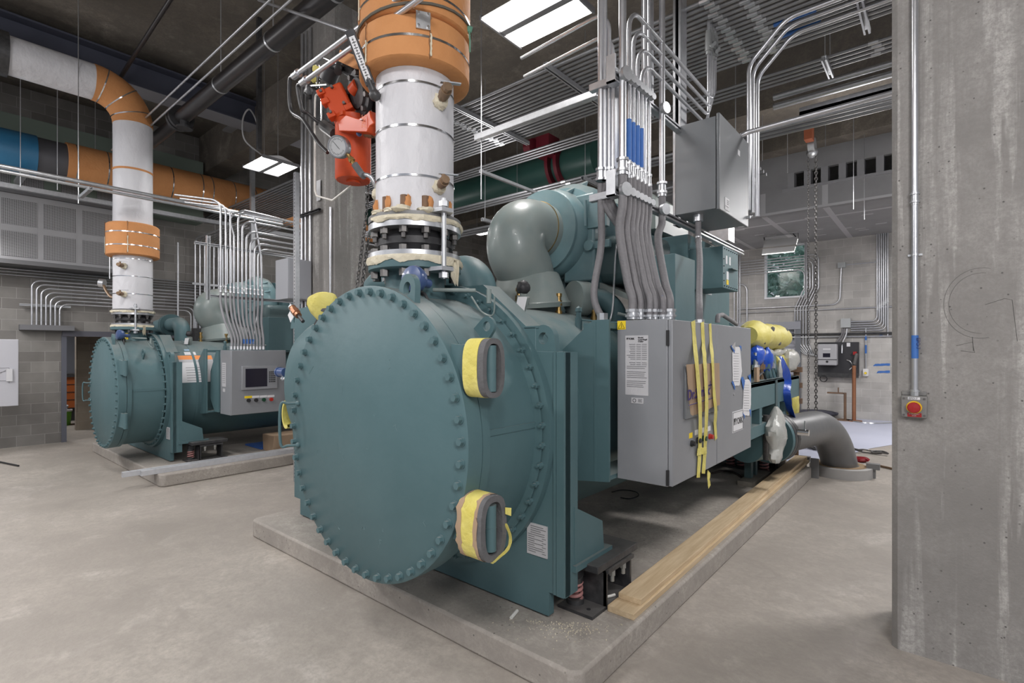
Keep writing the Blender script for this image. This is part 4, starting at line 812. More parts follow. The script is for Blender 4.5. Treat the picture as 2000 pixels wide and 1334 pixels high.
# pressure gauge low on the left
g0 = jp(-150, 2.96); gp = [g0, ony(724, 346, 2.12), ony(706, 340, 2.10), ony(692, 320, 2.06), ony(680, 303, 2.04)]
ga = MB().tube(rope(gp[:3], 5), .015, 10).build('gauge_pipe', GALV, ri); MB().sphere(g0, .05, 10, 8, .3, seed=3).build('foam_plug', CREAM, ri)
MB().tube([gp[2] + V((.03, 0, -.02)), gp[2], gp[3]], .024, 12, bend=.03).build('rubber_sleeve', GFOAM, ga); MB().cyl(gp[3], gp[4], .015, n=8).cyl(gp[3].lerp(gp[4], .3), gp[3].lerp(gp[4], .6), .022, n=6).build('brass_nipple', BRASS, ga)
gc = ony(662, 287, 1.99); gn = V((.44, -.86, -.26)).normalized()
gau = MB().lathe(gc - gn * .03, gn, [(-.005, 0), (-.005, .07), (.0, .078), (.05, .078), (.055, .074), (.055, .066), (.05, .066)], 36).build('pressure_gauge', mat('gauge_steel', (.40, .40, .41), .3, .9), ri)
dl = MB().disc(gc + gn * .0205, gn, .067, 36).build('dial', mat('dial_grey', (.42, .43, .44), .4), gau)
gx, gy, _ = basis(gn); mb = MB()
for k in range(28): a = 2 * pi * (k / 34 + .11); dd = gx * cos(a) + gy * sin(a); mb.obox(gc + gn * .0215 + dd * .052, dd * (.007 if k % 3 == 0 else .004), gn.cross(dd) * .0010, gn * .0004)
dd = (gx * -.6 + gy * .8); mb.obox(gc + gn * .022 + dd * .012, dd * .035, gn.cross(dd) * .0014, gn * .0004); mb.build('dial_marks', INK, dl)
# second riser with elbow
QX, QY = -9.72, 2.342; zf = .17 + (2.435 - .17) * .9
z5, z6 = joint(QX, QY, zf, .86, 'black rubber expansion joint under the far riser on the smaller chiller')
r2 = thing('insulated_riser', (QX, QY, z5), 'white-jacketed pipe with orange foam elbow above the smaller far chiller', 'pipe', 'insulated risers over the chillers')
MB().lathe((QX, QY, z5), (0, 0, 1), [(0, .18), (0, .275), (z6 - z5, .275), (z6 - z5, .18)], 40, smooth=False).build('pipe_flange', bpy.data.materials['flange_grey'], r2)
jacket_pipe(QX, QY, z6 + .004, 5.36, .255, r2, 8)
for zb in (2.71, 2.98, 3.245): band(QX, QY, zb, .257, .012, r2)
MB().lathe((QX, QY, 4.62), (0, 0, 1), [(0, .255), (0, .262), (.03, .262), (.03, .255)], 40).build('orange_joint_tape', FOAM, r2)
collar(QX, QY, 3.30, 3.80, .255, .345, (3.44, 3.64), r2)
es = [(QX, QY, 5.36)] + [(QX, QY - .5 + .5 * cos(R(a)), 5.36 + .5 * sin(R(a))) for a in range(5, 90, 7)] + [(QX, QY - .5, 5.86)]
el = MB().tube(es, .262, 40).build('elbow_insulation', FOAM, r2)
for a in (16, 45, 76): dn = V((0, -sin(R(a)), cos(R(a)))); MB().lathe(V((QX, QY - .5 + .5 * cos(R(a)), 5.36 + .5 * sin(R(a)))), dn, [(0, .26), (0, .267), (.016, .267), (.016, .26)], 40, smooth=False).build('steel_band', CHROME, el)
MB().cyl((QX, QY - .5, 5.86), (QX, .93, 5.86), .255, n=48).build('horizontal_jacket', WHITEJ, r2)
MB().cyl((QX, .93, 5.86), (QX, .68, 5.86), .29, n=40).cyl((QX, .72, 5.86), (QX, .64, 5.86), .33, n=40).cyl((QX, .64, 5.86), (QX, -1.0, 5.86), .26, n=40).build('valve_body', BLACKS, r2)
lever_valve((QX + .20, QY - .16, 3.13), dv(-40), ZZ, BRONZE, r2, s=1.1); lever_valve((QX + .20, QY - .16, 2.70), dv(-40), ZZ, BRONZE, r2, s=1.1)
g0 = V((QX - .2, QY - .17, 2.68)); t2 = MB().tube(rope([g0, g0 + V((-.22, -.02, .02)), g0 + V((-.40, -.04, .12)), g0 + V((-.52, -.05, .22))], 4), .02, 8).build('gauge_pipe', BRONZE, r2)
MB().lathe(g0 + V((-.56, -.06, .26)), V((-.5, -.7, .1)), [(-.03, 0), (-.03, .07), (.04, .07), (.04, 0)], 24).build('pressure_gauge', GALV, t2)
MB().obox(g0 + V((-.10, -.05, .86)), V((-.13, -.02, .16)), V((.03, 0, .025)), V((0, .02, 0))).obox(g0 + V((-.08, -.05, .72)), V((-.12, 0, .10)), V((.014, 0, .014)), V((0, .012, 0))).build('thermometer', BLACKS, r2)
MB().tube([g0 + V((-.16, -.05, .85)), g0 + V((-.16, -.05, .30))], .008, 6).build('tie_rod', GALV, r2)
# ------------------------------------------------------------------ red actuator and its black valve beside the near riser
ac = thing('valve_actuator', (-3.52, 2.27, 3.17), 'orange-red cylindrical valve actuator with black flange, left of the near riser', 'actuator')
AX_, AY_ = -3.52, 2.27
cy = MB().lathe((AX_, AY_, 3.165), (0, 0, 1), [(0, 0), (0, .06), (.006, .125), (.02, .135), (.44, .135), (.45, .142), (.485, .142), (.49, .12), (.55, .075)], 48).build('cylinder', ORANGE, ac)
MB().lathe((AX_, AY_, 3.15), (0, 0, 1), [(0, 0), (0, .055), (.02, .055)], 20).obox((AX_ + .03, AY_ - .13, 3.635), (.05, 0, 0), (0, .012, 0), (0, 0, .013)).build('end_plug', ORANGE, cy)
rt = V((.7666, .642, 0)); fw_ = V((.642, -.7666, 0)); up = ZZ
def at(px, py, y=2.2): return ony(px, py, y)
hc = at(664, 203, 2.18); e1_, e3_ = (rt * .9 + up * .42).normalized(), (up * .9 - rt * .42).normalized()
hg = MB().obox(hc, e1_ * .085, fw_ * .08, e3_ * .115).build('gear_housing', ORANGE, ac, bevel=.018)
for i_, j_ in ((-1, 1), (-1, -1), (-1, .2), (.7, -1)): MB().obox(hc + e1_ * .085 * i_ + e3_ * .095 * j_ + fw_ * .06, e1_ * .03, fw_ * .035, e3_ * .022).build('mounting_lug', ORANGE, hg, bevel=.005)
for i_, j_ in ((-1, .95), (-1, -.8), (.1, .9), (.5, -.6)): c_ = hc + e1_ * .08 * i_ + e3_ * .1 * j_; MB().cyl(c_ + fw_ * .08, c_ + fw_ * .105, .012, n=6).build('housing_bolt', NUT, hg)
MB().cyl(at(690, 178, 2.2), at(700, 166, 2.2), .05, n=16).prism([at(x, y, 2.12) for x, y in ((660, 238), (676, 224), (700, 232), (716, 222), (722, 215), (724, 228), (731, 240), (722, 246), (716, 258), (662, 256))], (0, .12, 0)).build('adapter_casting', ORANGE, ac, bevel=.006)
text('ZINC', .04, at(714, 250, 2.115), up, -rt, mat('raised_paint', (.75, .25, .14), .4), ac)
fd = V((-.15, -.96, -.22)).normalized(); fc = at(708, 183, 2.24); fl = MB().lathe(fc, fd, [(0, 0), (0, .165), (.035, .165), (.035, .115), (.05, .105), (.05, 0)], 36).build('black_flange', BLACK, ac)
fx, fy, _ = basis(fd)
for k in range(8): a = 2 * pi * (k + .5) / 8; p = fc + (fx * cos(a) + fy * sin(a)) * .138; MB().cyl(p + fd * .03, p + fd * .06, .02, n=6).build('flange_bolt', NUT, fl)
YK = mat('yoke_black', (.05, .045, .055), .4)
MB().prism([at(x, y, 2.30) for x, y in ((716, 125), (728, 112), (760, 120), (764, 232), (728, 224), (716, 190))], (0, .16, 0)).build('yoke', YK, ac, bevel=.008)
MB().tube([at(716, 165, 2.3), at(700, 150, 2.3), at(672, 132, 2.3), at(655, 136, 2.3)], .042, 12, bend=.05).cyl(at(650, 132, 2.28), at(640, 158, 2.28), .07, n=12).cyl(at(664, 126, 2.26), at(660, 140, 2.2), .03, n=12).build('pneumatic_elbow', BLACK, ac)
MB().obox(at(624, 208, 2.3), rt * .045, fw_ * .05, up * .14).obox(at(640, 235, 2.3), rt * .05 - up * .02, fw_ * .05, up * .05).sphere(at(650, 250, 2.25), .06, 10, 8, .4).cyl(at(632, 245, 2.2), at(655, 262, 2.2), .045, n=10).build('positioner', BLACKS, ac, bevel=.008)
MB().sphere(at(610, 178, 2.26), .07, 12, 8, .4, seed=4).build('air_regulator', BLACKS, ac)
MB().cyl(at(621, 172, 2.24), at(621, 128, 2.24), .018, n=10).cyl(at(621, 152, 2.24), at(621, 145, 2.24), .032, n=8).tube([at(598, 185, 2.22), at(598, 168, 2.22), at(640, 165, 2.22), at(648, 172, 2.22)], .012, 8, bend=.03).tube([at(622, 120, 2.24), at(630, 112, 2.24), at(670, 128, 2.24)], .008, 6).cyl(at(628, 185, 2.2), at(628, 240, 2.2), .008, n=6).build('air_fittings', CHROME, ac)
MB().sphere(at(617, 135, 2.22), .03, 8, 6, .3).sphere(at(613, 153, 2.22), .032, 8, 6, .3, seed=2).build('yellow_tag', YTAPE, ac)
MB().prism([at(x, y, 2.14) for x, y in ((658, 118), (664, 97), (694, 108), (700, 134), (694, 134))], (0, .14, 0)).build('foam_offcut', FOAM, None, 'small orange foam offcut wedged beside the thermometer left of the near riser', 'foam')
tb = MB().tube([(AX_ - .41, AY_ - .07, 3.95), (AX_ - .44, AY_ - .07, 3.97), (AX_ - .45, AY_ - .07, 3.9), (AX_ - .45, AY_ - .07, 3.17), (AX_ - .42, AY_ - .07, 3.12), (AX_ - .25, AY_ - .03, 3.06), (AX_ - .03, AY_, 3.14)], .008, 8, bend=.03).build('air_tube', mat('pale_tube', (.62, .60, .56), .4), None, 'thin pale vertical air tube hanging left of the red actuator', 'tube')
for i, (px, py, qx, qy) in enumerate(((573, 150, 742, -8), (589, 163, 768, -8))):
    a, b = ony(px, py, 2.0 + .02 * i), ony(qx, qy, 2.0 + .02 * i); b.z = a.z + .03; b = a + (b - a) * 1.3
    o = MB().cyl(a, b, .018, n=14).cyl(a, a + (b - a).normalized() * .09, .026, n=12).cyl(a + (b - a).normalized() * .07, a + (b - a).normalized() * .085, .031, n=12)
    o.build('sloping_conduit', EMT, None, ('upper' if i == 0 else 'lower') + ' of two steel conduits crossing in front of the near riser collar', 'conduit')
    e = ony(634, 243, 2.2) if i else ony(640, 298, 2.1)
    d = (a - b).normalized(); pts = [a, a + d * .06 + ZZ * -.01, a + V((-.10, .03, -.22)) if not i else a + V((-.05, .03, -.18)), a.lerp(e, .42) + V((-.06, .0, -.08)), a.lerp(e, .8) + V((-.04, 0, -.03)), e]
    MB().tube(rope(pts, 8), .015, 10).build('flexible_hose', mat('black_sheath', (.03, .03, .032), .35), None, ('long black flexible hose looping down below the actuator gauge' if not i else 'short black flexible hose looping into the back of the red actuator'), 'hose')
MB().box((-3.70, 1.98, 4.0), (-3.66, 2.05, 4.62)).build('hanger_strut', STRUT) if 0 else None
b_ = ony(745, 0, 2.0); hs = MB().obox(b_ + V((.05, 0, .05)), V((.16, 0, .015)), V((0, .05, 0)), V((0, 0, .03))).build('conduit_clamp_channel', STRUT, None, 'short steel channel clamping the two sloping conduits at the riser collar', 'strut')
# chain hanging between column and riser
def chain(pts, name, label, lk=.035, r=.0035, w_=.011, m=None):
    P = rope(pts, 40); L = [0]
    for i in range(1, len(P)): L.append(L[-1] + (P[i] - P[i - 1]).length)
    tot = L[-1]; n = int(tot / (lk * .72)); mb = MB(); j = 0
    for k in range(n):
        s_ = (k + .5) * tot / n
        while j < len(P) - 2 and L[j + 1] < s_: j += 1
        c = P[j].lerp(P[j + 1], (s_ - L[j]) / max(1e-6, L[j + 1] - L[j])); d = (P[j + 1] - P[j]).normalized(); x, y, _ = basis(d); sd = x if k % 2 else y
        mb.tube([c + d * (lk / 2 - w_) + sd * w_ * .9, c + d * lk / 2, c + d * (lk / 2 - w_) - sd * w_ * .9, c - d * (lk / 2 - w_) - sd * w_ * .9, c - d * lk / 2, c - d * (lk / 2 - w_) + sd * w_ * .9], r, 5, closed=True)
    return mb.build(name, m or NUT, None, label, 'chain')
chain([(-3.78, 2.6, 4.0), (-3.81, 2.6, 3.2), (-3.90, 2.58, 2.6), (-3.95, 2.55, 2.22)], 'hoist_chain', 'dark steel chain hanging between the middle column and the near riser', .05, .005, .015)
chain([(-3.72, 2.64, 4.0), (-3.74, 2.64, 3.3), (-3.86, 2.62, 2.7), (-3.93, 2.6, 2.24)], 'hoist_chain', 'second strand of dark chain right beside the first, left of the near riser', .05, .005, .015)
# ------------------------------------------------------------------ taped foam on the hinges and lugs
def oval_foam(c, ry, rz, x0, x1, th, label, rag=0, seed=1):
    """open oval foam sleeve round a hinge block, axis along x"""
    c = V(c); q = random.Random(seed); t = thing('foam_wrap', (c.x, c.y, c.z - rz), label, 'foam padding', 'taped foam sleeves on the near chiller')
    def ring(xa, xb, f0, f1, nm, m, jag=0, gap=0):
        n = 40; vs = []
        for i in range(n):
            a = 2 * pi * i / n; ca, sa = cos(a), sin(a); e = lambda v: math.copysign(abs(v) ** .72, v)
            for x, f in ((xa, f0), (xa, f1), (xb, f1), (xb, f0)): j = q.uniform(-jag, jag) if f == f1 else 0; vs.append((x + j, c.y + (ry - th + th * f) * e(ca), c.z + (rz - th + th * f) * e(sa)))
        MB().add(vs, [(i * 4 + j, ((i + 1) % n) * 4 + j, ((i + 1) % n) * 4 + (j + 1) % 4, i * 4 + (j + 1) % 4) for i in range(n) for j in range(4)], True).build(nm, m, t)
    ring(x0, x1, 0, 1, 'foam_sleeve', GFOAM); ring(x0 + .004, x0 + (x1 - x0) * .72, 1.0, 1.08, 'tape_wrap', YTAPE, rag)
    if rag: ring(x0 - .005, x0 + .03, 1.0, 1.13, 'cardboard_edge', CARD, rag); ring(x0 + (x1 - x0) * .70, x0 + (x1 - x0) * .82, 1.0, 1.09, 'cardboard_edge', CARD, rag)
    return t
oval_foam((-1.84, 1.975, 1.757), .085, .155, -1.925, -1.775, .028, 'grey foam sleeve with yellow tape on the upper right hinge of the near chiller')
lo = oval_foam((-1.84, 1.975, .925), .10, .170, -1.945, -1.775, .034, 'ragged foam and cardboard sleeve with yellow tape on the lower right hinge', .010, 4)
MB().prism([(-1.765, 2.05, 1.02), (-1.745, 2.075, 1.015), (-1.742, 2.07, .975), (-1.765, 2.05, .985)], (.004, -.002, 0)).build('tape_flap', YTAPE, lo)
ribbon('tape_end', YTAPE, [(-1.77, 2.06, .93), (-1.75, 2.075, .86), (-1.755, 2.06, .80), (-1.77, 1.99, .765), (-1.77, 1.95, .755)], .02, XX, 'loose curled yellow tape end at the lower hinge sleeve', 'tape')
f = ony(631, 600, 2.25); mb = MB()
mb.lathe(f + V((.05, 0, -.12)), (-.35, 0, 1), [(0, .04), (.03, .07), (.10, .11), (.17, .125), (.21, .115), (.235, .07), (.24, 0)], 18); fw = mb.build('wrapped_fitting', YTAPE, None, 'bulky fitting wrapped in yellow tape above the cover, upper left of the near chiller', 'wrapped fitting')
MB().sphere(f + V((.055, -.03, -.03)), .075, 14, 8, .1, (.9, .6, .35), 3).build('grey_foam_patch', GFOAM, fw); MB().obox(f + V((.04, 0, -.12)), V((.07, 0, .06)), V((0, .05, 0)), V((-.03, 0, .04))).build('dark_stub', BLACKS, fw)
f = ony(561, 808, 2.3); mb = MB(); n = 24; vs = []
for i in range(n + 1):
    a = R(60 + 240 * i / n)
    for x, k in ((-.04, 1), (.05, 1), (.05, .78), (-.04, .78)): vs.append((f.x + x + .07 * cos(a) * k + .03, f.y, f.z + .125 * sin(a) * k)) if 0 else vs.append((f.x + .075 * cos(a) * k + .05, f.y + x, f.z + .13 * sin(a) * k))
mb.add(vs, [(i * 4 + j, i * 4 + 4 + j, i * 4 + 4 + (j + 1) % 4, i * 4 + (j + 1) % 4) for i in range(n) for j in range(4)], True)
mb.build('foam_wrap', YTAPE, None, 'curved yellow taped foam piece behind the cover handle on the left side', 'foam padding', 'taped foam sleeves on the near chiller')
f = ony(592, 628, 2.3); g = ony(570, 600, 2.3); sv = thing('service_valve', g, 'brown bronze valve on a black nipple at upper left of the near chiller, tag attached', 'valve')
MB().cyl(f, f.lerp(g, .45), .016, n=10).build('nipple', BLACKS, sv); MB().cyl(f.lerp(g, .4), f.lerp(g, .95), .030, n=12).cyl(f.lerp(g, .55), f.lerp(g, .8), .036, n=8).build('bronze_body', COPPER, sv)
MB().cyl(f.lerp(g, .95), g, .035, n=12).tube([g + V((0, 0, .02)), g + V((-.03, 0, .04)), g + V((-.01, 0, -.02))], .006, 6).build('handwheel', GALV, sv)
h_ = ony(568, 617, 2.29); MB().obox(h_, V((.03, 0, .025)), V((-.025, 0, .035)), V((0, .001, 0))).build('paper_tag', WHITE, sv)
f = ony(552, 727, 2.35); pt_ = MB().cyl(f + V((-.06, 0, 0)), f + V((.06, 0, 0)), .042, n=20).cyl(f + V((-.075, 0, 0)), f + V((-.055, 0, 0)), .048, n=20); po = pt_.build('pressure_transmitter', BLUED, None, 'small blue transmitter sticking out at the left side of the near chiller', 'transmitter')
MB().cyl(f + V((.02, 0, -.03)), f + V((.02, 0, -.075)), .02, n=8).cyl(f + V((-.01, 0, -.06)), f + V((.09, 0, -.06)), .016, n=8).build('steel_fitting', CHROME, po)
# ------------------------------------------------------------------ conduit rack over the large cabinet
def conduit(pts, r, label, group, bend=.12, m=None, cpl=(), name='conduit', parent=None, seg=6, tape=None):
    o = MB().tube(pts, r, 12, bend=bend, seg=seg).build(name, m or EMT, parent, label, 'conduit' if not parent else None, group)
    for c, d in cpl:   # compression couplings at a point
        c, d = V(c), V(d).normalized()
        MB().cyl(c - d * .04, c + d * .04, r * 1.32, n=12).cyl(c - d * .045, c - d * .028, r * 1.75, n=8).cyl(c + d * .028, c + d * .045, r * 1.75, n=8).build('coupling', GALV, o)
    if tape:
        a, b = tape; MB().cyl(a, b, r * 1.12, n=14, caps=False).build('blue_tape_mark', BLUE, o)
    return o
RK = -1.70
rowpx = [1216, 1228.5, 1237, 1245.5, 1253, 1260, 1268, 1293]
rr_ = [.026, .016, .014, .014, .014, .013, .013, .024]
zc = 3.06
tops = [None, 4.30, 4.20, 4.10, 4.00, None, None, None]
ins = []
for i, (px, r) in enumerate(zip(rowpx, rr_)):
    y = onx(px, 300, RK).y; base = V((RK, y, zc + .06)); lab = ordl(i, 8) + ' rigid conduit in the upright row above the large grey cabinet'
    tp_ = None
    if i in (1, 2, 3, 4): z_ = 3.20 + .0; tp_ = (V((RK, y, z_ - .0)), V((RK, y, z_ + .29)))
    if tops[i]:
        yy = 4.95 + .06 * (4 - i); P = [base, (RK, y, tops[i]), (RK, yy, tops[i] - .02), (RK, yy, 5.6)]
        o = conduit(P, r, lab, 'conduits rising above the large cabinet', .17, cpl=[(base + ZZ * .02, ZZ)], tape=tp_)
        z_ = 4.70 + .05 * (i % 2); MB().cyl((RK, yy, z_), (RK, yy, z_ + .17), .032, n=12).cyl((RK, yy, z_ - .03), (RK, yy, z_), .026, n=8).cyl((RK, yy, z_ + .17), (RK, yy, z_ + .2), .026, n=8).cyl((RK, yy, z_ + .06), (RK + .045, yy - .02, z_ + .03), .02, n=8).build('seal_fitting', mat('fitting_grey', (.30, .31, .31), .45, .5), o)
    else:
        o = conduit([base, (RK, y, 6.6)], r, lab, 'conduits rising above the large cabinet', 0, cpl=[(base + ZZ * .02, ZZ)])
    MB().cyl((RK + .01, y, 3.765), (RK + .045, y - .01, 3.765), r * 1.9, n=12).build('pipe_clamp', STRUT, o); MB().cyl((RK + .01, y, 2.965), (RK + .04, y - .01, 2.965), r * 1.9, n=12).build('pipe_clamp', STRUT, o)
    ins.append((V((RK, y, zc + .03)), r))
# flexible tails
tx = [(-1.645, 3.27), (-1.60, 3.30), (-1.58, 3.36), (-1.545, 3.33), (-1.52, 3.36), (-1.50, 3.40), (-1.47, 3.38), (-1.44, 3.42)]
for i, (p, r) in enumerate(ins):
    e = V((tx[i][0], tx[i][1], 2.065)); bow = V((.0, -.03 + .01 * i, 0))
    pts = [p, p + V((0, 0, -.22)), p.lerp(e, .50) + V((-.05, -.02, .10)), p.lerp(e, .76) + V((-.02, .0, .03)) , e + V((0, 0, .14)), e + V((0, 0, .03))]
    o = MB().tube(rope(pts, 8), max(r * 1.18, .0225), 12).build('flexible_conduit', FLEX, None, ordl(i, 8) + ' flexible conduit of the front row dropping into the large cabinet', 'conduit', 'flexible conduits into the cabinet tops')
    MB().cyl(e, e + ZZ * .06, r * 1.55, n=10).cyl(e + ZZ * .015, e + ZZ * .03, r * 2.0, n=8).cyl(e + ZZ * .05, e + ZZ * .07, r * 1.9, n=8).build('connector', CHROME if 0 else GALV, o)
    MB().cyl(p - ZZ * .02, p + ZZ * .03, r * 1.45, n=10).build('connector', GALV, o)
    if i == 6: MB().cyl(e + ZZ * .09, e + ZZ * .16 + V((-.004, 0, 0)), r * 1.3, n=12, caps=False).build('blue_tape_mark', BLUE, o)
lp = [1174, 1182, 1190, 1197]
for i, px in enumerate(lp):
    p = ony(px, 380, 3.28 + .01 * i); p.z = 3.04; r = (.024, .015, .014, .013)[i]; q_ = (px - 1174) / 23
    top = (5.9, 5.6, 4.32, 4.16)[i]; P = [(p.x, p.y, 3.1), (p.x, p.y, top)] + ([] if i < 2 else [(p.x - .9, p.y + .1, top + .02)])
    conduit(P, r, ordl(i, 4) + ' conduit in the small rear rack left of the upright row', 'conduits in the rear rack', .15, cpl=[((p.x, p.y, 3.13), ZZ)])
    e = V((-1.69 + .02 * i, 3.45 + .09 * i, 2.065)) if i else V((-1.90, 3.30, 2.07))
    pts = [V((p.x, p.y, 3.06)), V((p.x, p.y, 2.9)), p.lerp(e, .45) + V(((.02 if i else -.04), .06, .02)), p.lerp(e, .8) + V((0 if i else -.07, 0, .0)), e]
    o = MB().tube(rope(pts, 8), max(r * 1.1, .0225), 12).build('flexible_conduit', FLEX, None, (ordl(i, 4) + ' flexible conduit below the small rear rack'), 'conduit', 'flexible conduits into the cabinet tops')
    MB().cyl(e, e + ZZ * .05, r * 1.7, n=8).build('connector', GALV, o)
def strutobj(a, b, up, label, w_=.041, name='steel_strut', m=None, group=None, back=False):
    mb = MB().strut(a, b, up, w_)
    if back: mb.strut(V(a) - V(up) * w_, V(b) - V(up) * w_, -V(up), w_)
    return mb.build(name, m or STRUT, None, label, 'strut', group)
strutobj((-1.84, 3.34, 2.98), (-1.84, 3.34, 3.90), (0, -1, 0), 'short galvanized upright between the two racks above the large cabinet', .075)
strutobj((-1.98, 3.27, 3.775), (-1.72, 3.27, 3.775), (0, 0, 1), 'upper cross channel of the rear rack above the large cabinet', .045)
strutobj((-1.98, 3.27, 2.965), (-1.72, 3.27, 2.965), (0, 0, 1), 'lower cross channel of the rear rack, flexible conduits below it', .045)
strutobj((-1.75, 3.18, 3.765), (-1.75, 5.2, 3.765), (1, 0, 0), 'long upper channel running from the rack back to the hanging grey box', .042)
strutobj((-1.75, 3.18, 2.965), (-1.75, 6.2, 2.965), (1, 0, 0), 'long lower channel running from the rack back under the hanging grey box', .042)
MB().box((-1.79, 3.16, 2.92), (-1.72, 3.175, 3.10)).box((-1.79, 3.16, 2.92), (-1.715, 3.25, 2.93)).build('corner_bracket', GALV, None, 'galvanized corner bracket at the lower front end of the rack', 'bracket')
MB().box((-1.79, 3.16, 3.71), (-1.72, 3.175, 3.90)).box((-1.79, 3.16, 3.71), (-1.715, 3.25, 3.72)).build('corner_bracket', GALV, None, 'galvanized corner bracket at the upper front end of the rack', 'bracket')
p = onx(1262, 150, -1.80); strutobj((-1.80, p.y, 3.72), (-1.80, p.y, 6.88), (0, -1, 0), 'double galvanized post hanging from the ceiling behind the conduit row', .052, back=True)
p = onx(1325, 150, -1.84); strutobj((-1.84, p.y, 2.99), (-1.84, p.y, 6.88), (0, -1, 0), 'galvanized post hanging down along the left side of the hanging grey box', .068, back=True)
# hanging grey enclosure
ob = thing('hanging_enclosure', (-1.59, 4.74, 3.03), 'large dark grey steel box hanging above the large cabinet', 'electrical box')
MB().box((-1.78, 4.35, 3.03), (-1.435, 5.15, 3.80)).build('body', ENCLD, ob, bevel=.004)
dr = MB().box((-1.425, 4.335, 3.015), (-1.40, 5.165, 3.815)).build('door', ENCLD, ob, bevel=.006)
MB().box((-1.44, 4.37, 3.05), (-1.424, 5.13, 3.78)).build('door_gasket', INK, ob)
p = onx(1421, 398, -1.40); dl_ = MB().box((-1.40, p.y - .07, p.z - .06), (-1.398, p.y + .04, p.z + .045)).build('door_label', LABEL, dr); lines(dl_, (-1.40, p.y - .07, p.z - .06), YY, ZZ, [(.05, .10, .085), (.05, .10, .07), (.05, .09, .055), (.01, .09, .03)], h=.005)
p = onx(1443, 298, -1.40); MB().box((-1.40, p.y - .035, p.z - .03), (-1.398, p.y + .03, p.z + .02)).build('rating_label', LABEL, dr)
MB().cyl((-1.40, 5.12, 3.10), (-1.37, 5.12, 3.10), .014, n=10).cyl((-1.375, 5.12, 3.10), (-1.375, 5.2, 3.13), .006, n=6).build('door_latch', GALV, dr)
p = onz(1348, 440, 3.03); p = V((-1.62, 4.46, 3.03)); e = V((-1.45, 4.02, 2.06))
o = MB().tube(rope([p + ZZ * -.05, p + ZZ * -.2, p.lerp(e, .45) + V((.0, .02, 0)), p.lerp(e, .75) + V((0, .0, 0)), e + ZZ * .12, e], 8), .026, 12).build('flexible_conduit', FLEX, None, 'single flexible conduit from the hanging grey box down to the large cabinet', 'conduit', 'flexible conduits into the cabinet tops')
MB().cyl(p, p - ZZ * .06, .042, n=10).build('connector', GALV, o); MB().cyl(p - ZZ * .19, p - ZZ * .24, .03, n=10).build('connector', GALV, o); MB().cyl(e, e + ZZ * .03, .04, n=8).build('connector', GALV, o)
MB().cyl((-1.70, 4.6, 2.93), (-1.55, 4.6, 3.03), .03, n=8).build('x', GALV, o) if 0 else None
for i, (yy, lab) in enumerate(((5.25, 'nearest'), (5.38, 'middle'), (5.55, 'rear'))):
    conduit([(-1.42, yy, 3.2), (-1.42, yy, 4.60), (-1.1, yy + .03, 4.93), (2.6, yy + .03, 4.945)], .020, lab + ' of three conduits rising behind the hanging grey box to the ceiling bank', 'conduits behind the hanging box', .22)
conduit([(-1.42, 5.0, 3.84), (-1.38, 5.02, 3.86), (1.2, 5.3, 4.02)], .022, 'single conduit leaving the top right corner of the hanging grey box', None, .1)
MB().box((-1.9, 5.55, 3.0), (-1.7, 5.75, 3.22)).build('small_box', GALV, None, 'small steel junction box behind the lower channel under the hanging box', 'electrical box')
conduit([(-1.55, 4.75, 2.10), (-1.55, 4.75, 2.16), (-1.65, 5.2, 2.2), (-1.75, 6.0, 2.14)], .022, 'grey conduit lying behind the large cabinet top toward the drive cabinet', None, .1, FLEX)
# ------------------------------------------------------------------ ceiling bank of conduits running across the room
def bank(n, y0, y1, z, x0, x1, r, phrase, group, m=None, dx=0, cl=None, skip=()):
    W_ = ['nearest'] + [ORD[i] + ' nearest' for i in range(1, 20)]
    for i in range(n):
        if i in skip: continue
        y = y0 + (y1 - y0) * i / max(1, n - 1)
        nm = 'nearest' if i == 0 else 'farthest' if i == n - 1 else (ORD[i] + ' from the near side')
        o = MB().cyl((x0, y, z), (x1 + dx * i, y, z), r, n=10).build('conduit', m or EMT, None, nm + ' conduit in ' + phrase, 'conduit', group)
        if cl: 
            for cx in cl: cx = cx + (i % 3) * .02; MB().cyl((cx, y, z), (cx + .09, y, z), r * 1.35, n=8).build('coupling', GALV, o)
bank(17, 4.66, 5.90, 5.0, -13.4, 3.0, .0195, 'the wide ceiling bank', 'conduits in the wide ceiling bank', EMTD, cl=(-5.2, -1.68, -1.40))
tpz = [MB().cyl((-1.24, y, 5.0), (-.88, y, 5.0), .0235, n=12, caps=False).build('blue_tape_band', BLUE, None, l_, 'tape') for y, l_ in ((5.43, 'blue tape on a ceiling bank conduit, the upper of two'), (5.67, 'blue tape on a ceiling bank conduit, the lower of two'))]
bank(4, 6.70, 6.98, 5.15, -13.4, 8, .018, 'the four-pipe run behind the wide ceiling bank', 'conduits in the four-pipe run', EMTD, cl=(-.6,))
bank(3, 7.0, 7.24, 4.62, -13.4, 8, .022, 'the lower three-pipe run behind the hanging box', 'conduits in the lower three-pipe run', EMTD, cl=(-4.8,))
bank(3, 7.6, 7.9, 4.35, -13.5, -1.9, .024, 'the lowest three-pipe run behind the compressor', 'conduits in the lowest three-pipe run', EMTD, cl=(-5.2,))
for i in range(2): MB().cyl((-1.9, 8.3, 5.45 + .14 * i), (8, 8.3, 5.45 + .14 * i), .045, n=14).build('service_pipe', STRUT, None, ('lower' if i == 0 else 'upper') + ' of two thick grey service pipes under the far beams at right', 'pipe')
MB().box((-1.6, 8.5, 5.28), (8, 8.9, 5.36)).box((-1.6, 8.5, 5.28), (8, 8.52, 5.42)).build('cable_tray', GALV, None, 'long pale steel cable tray crossing under the far beams at right', 'tray')
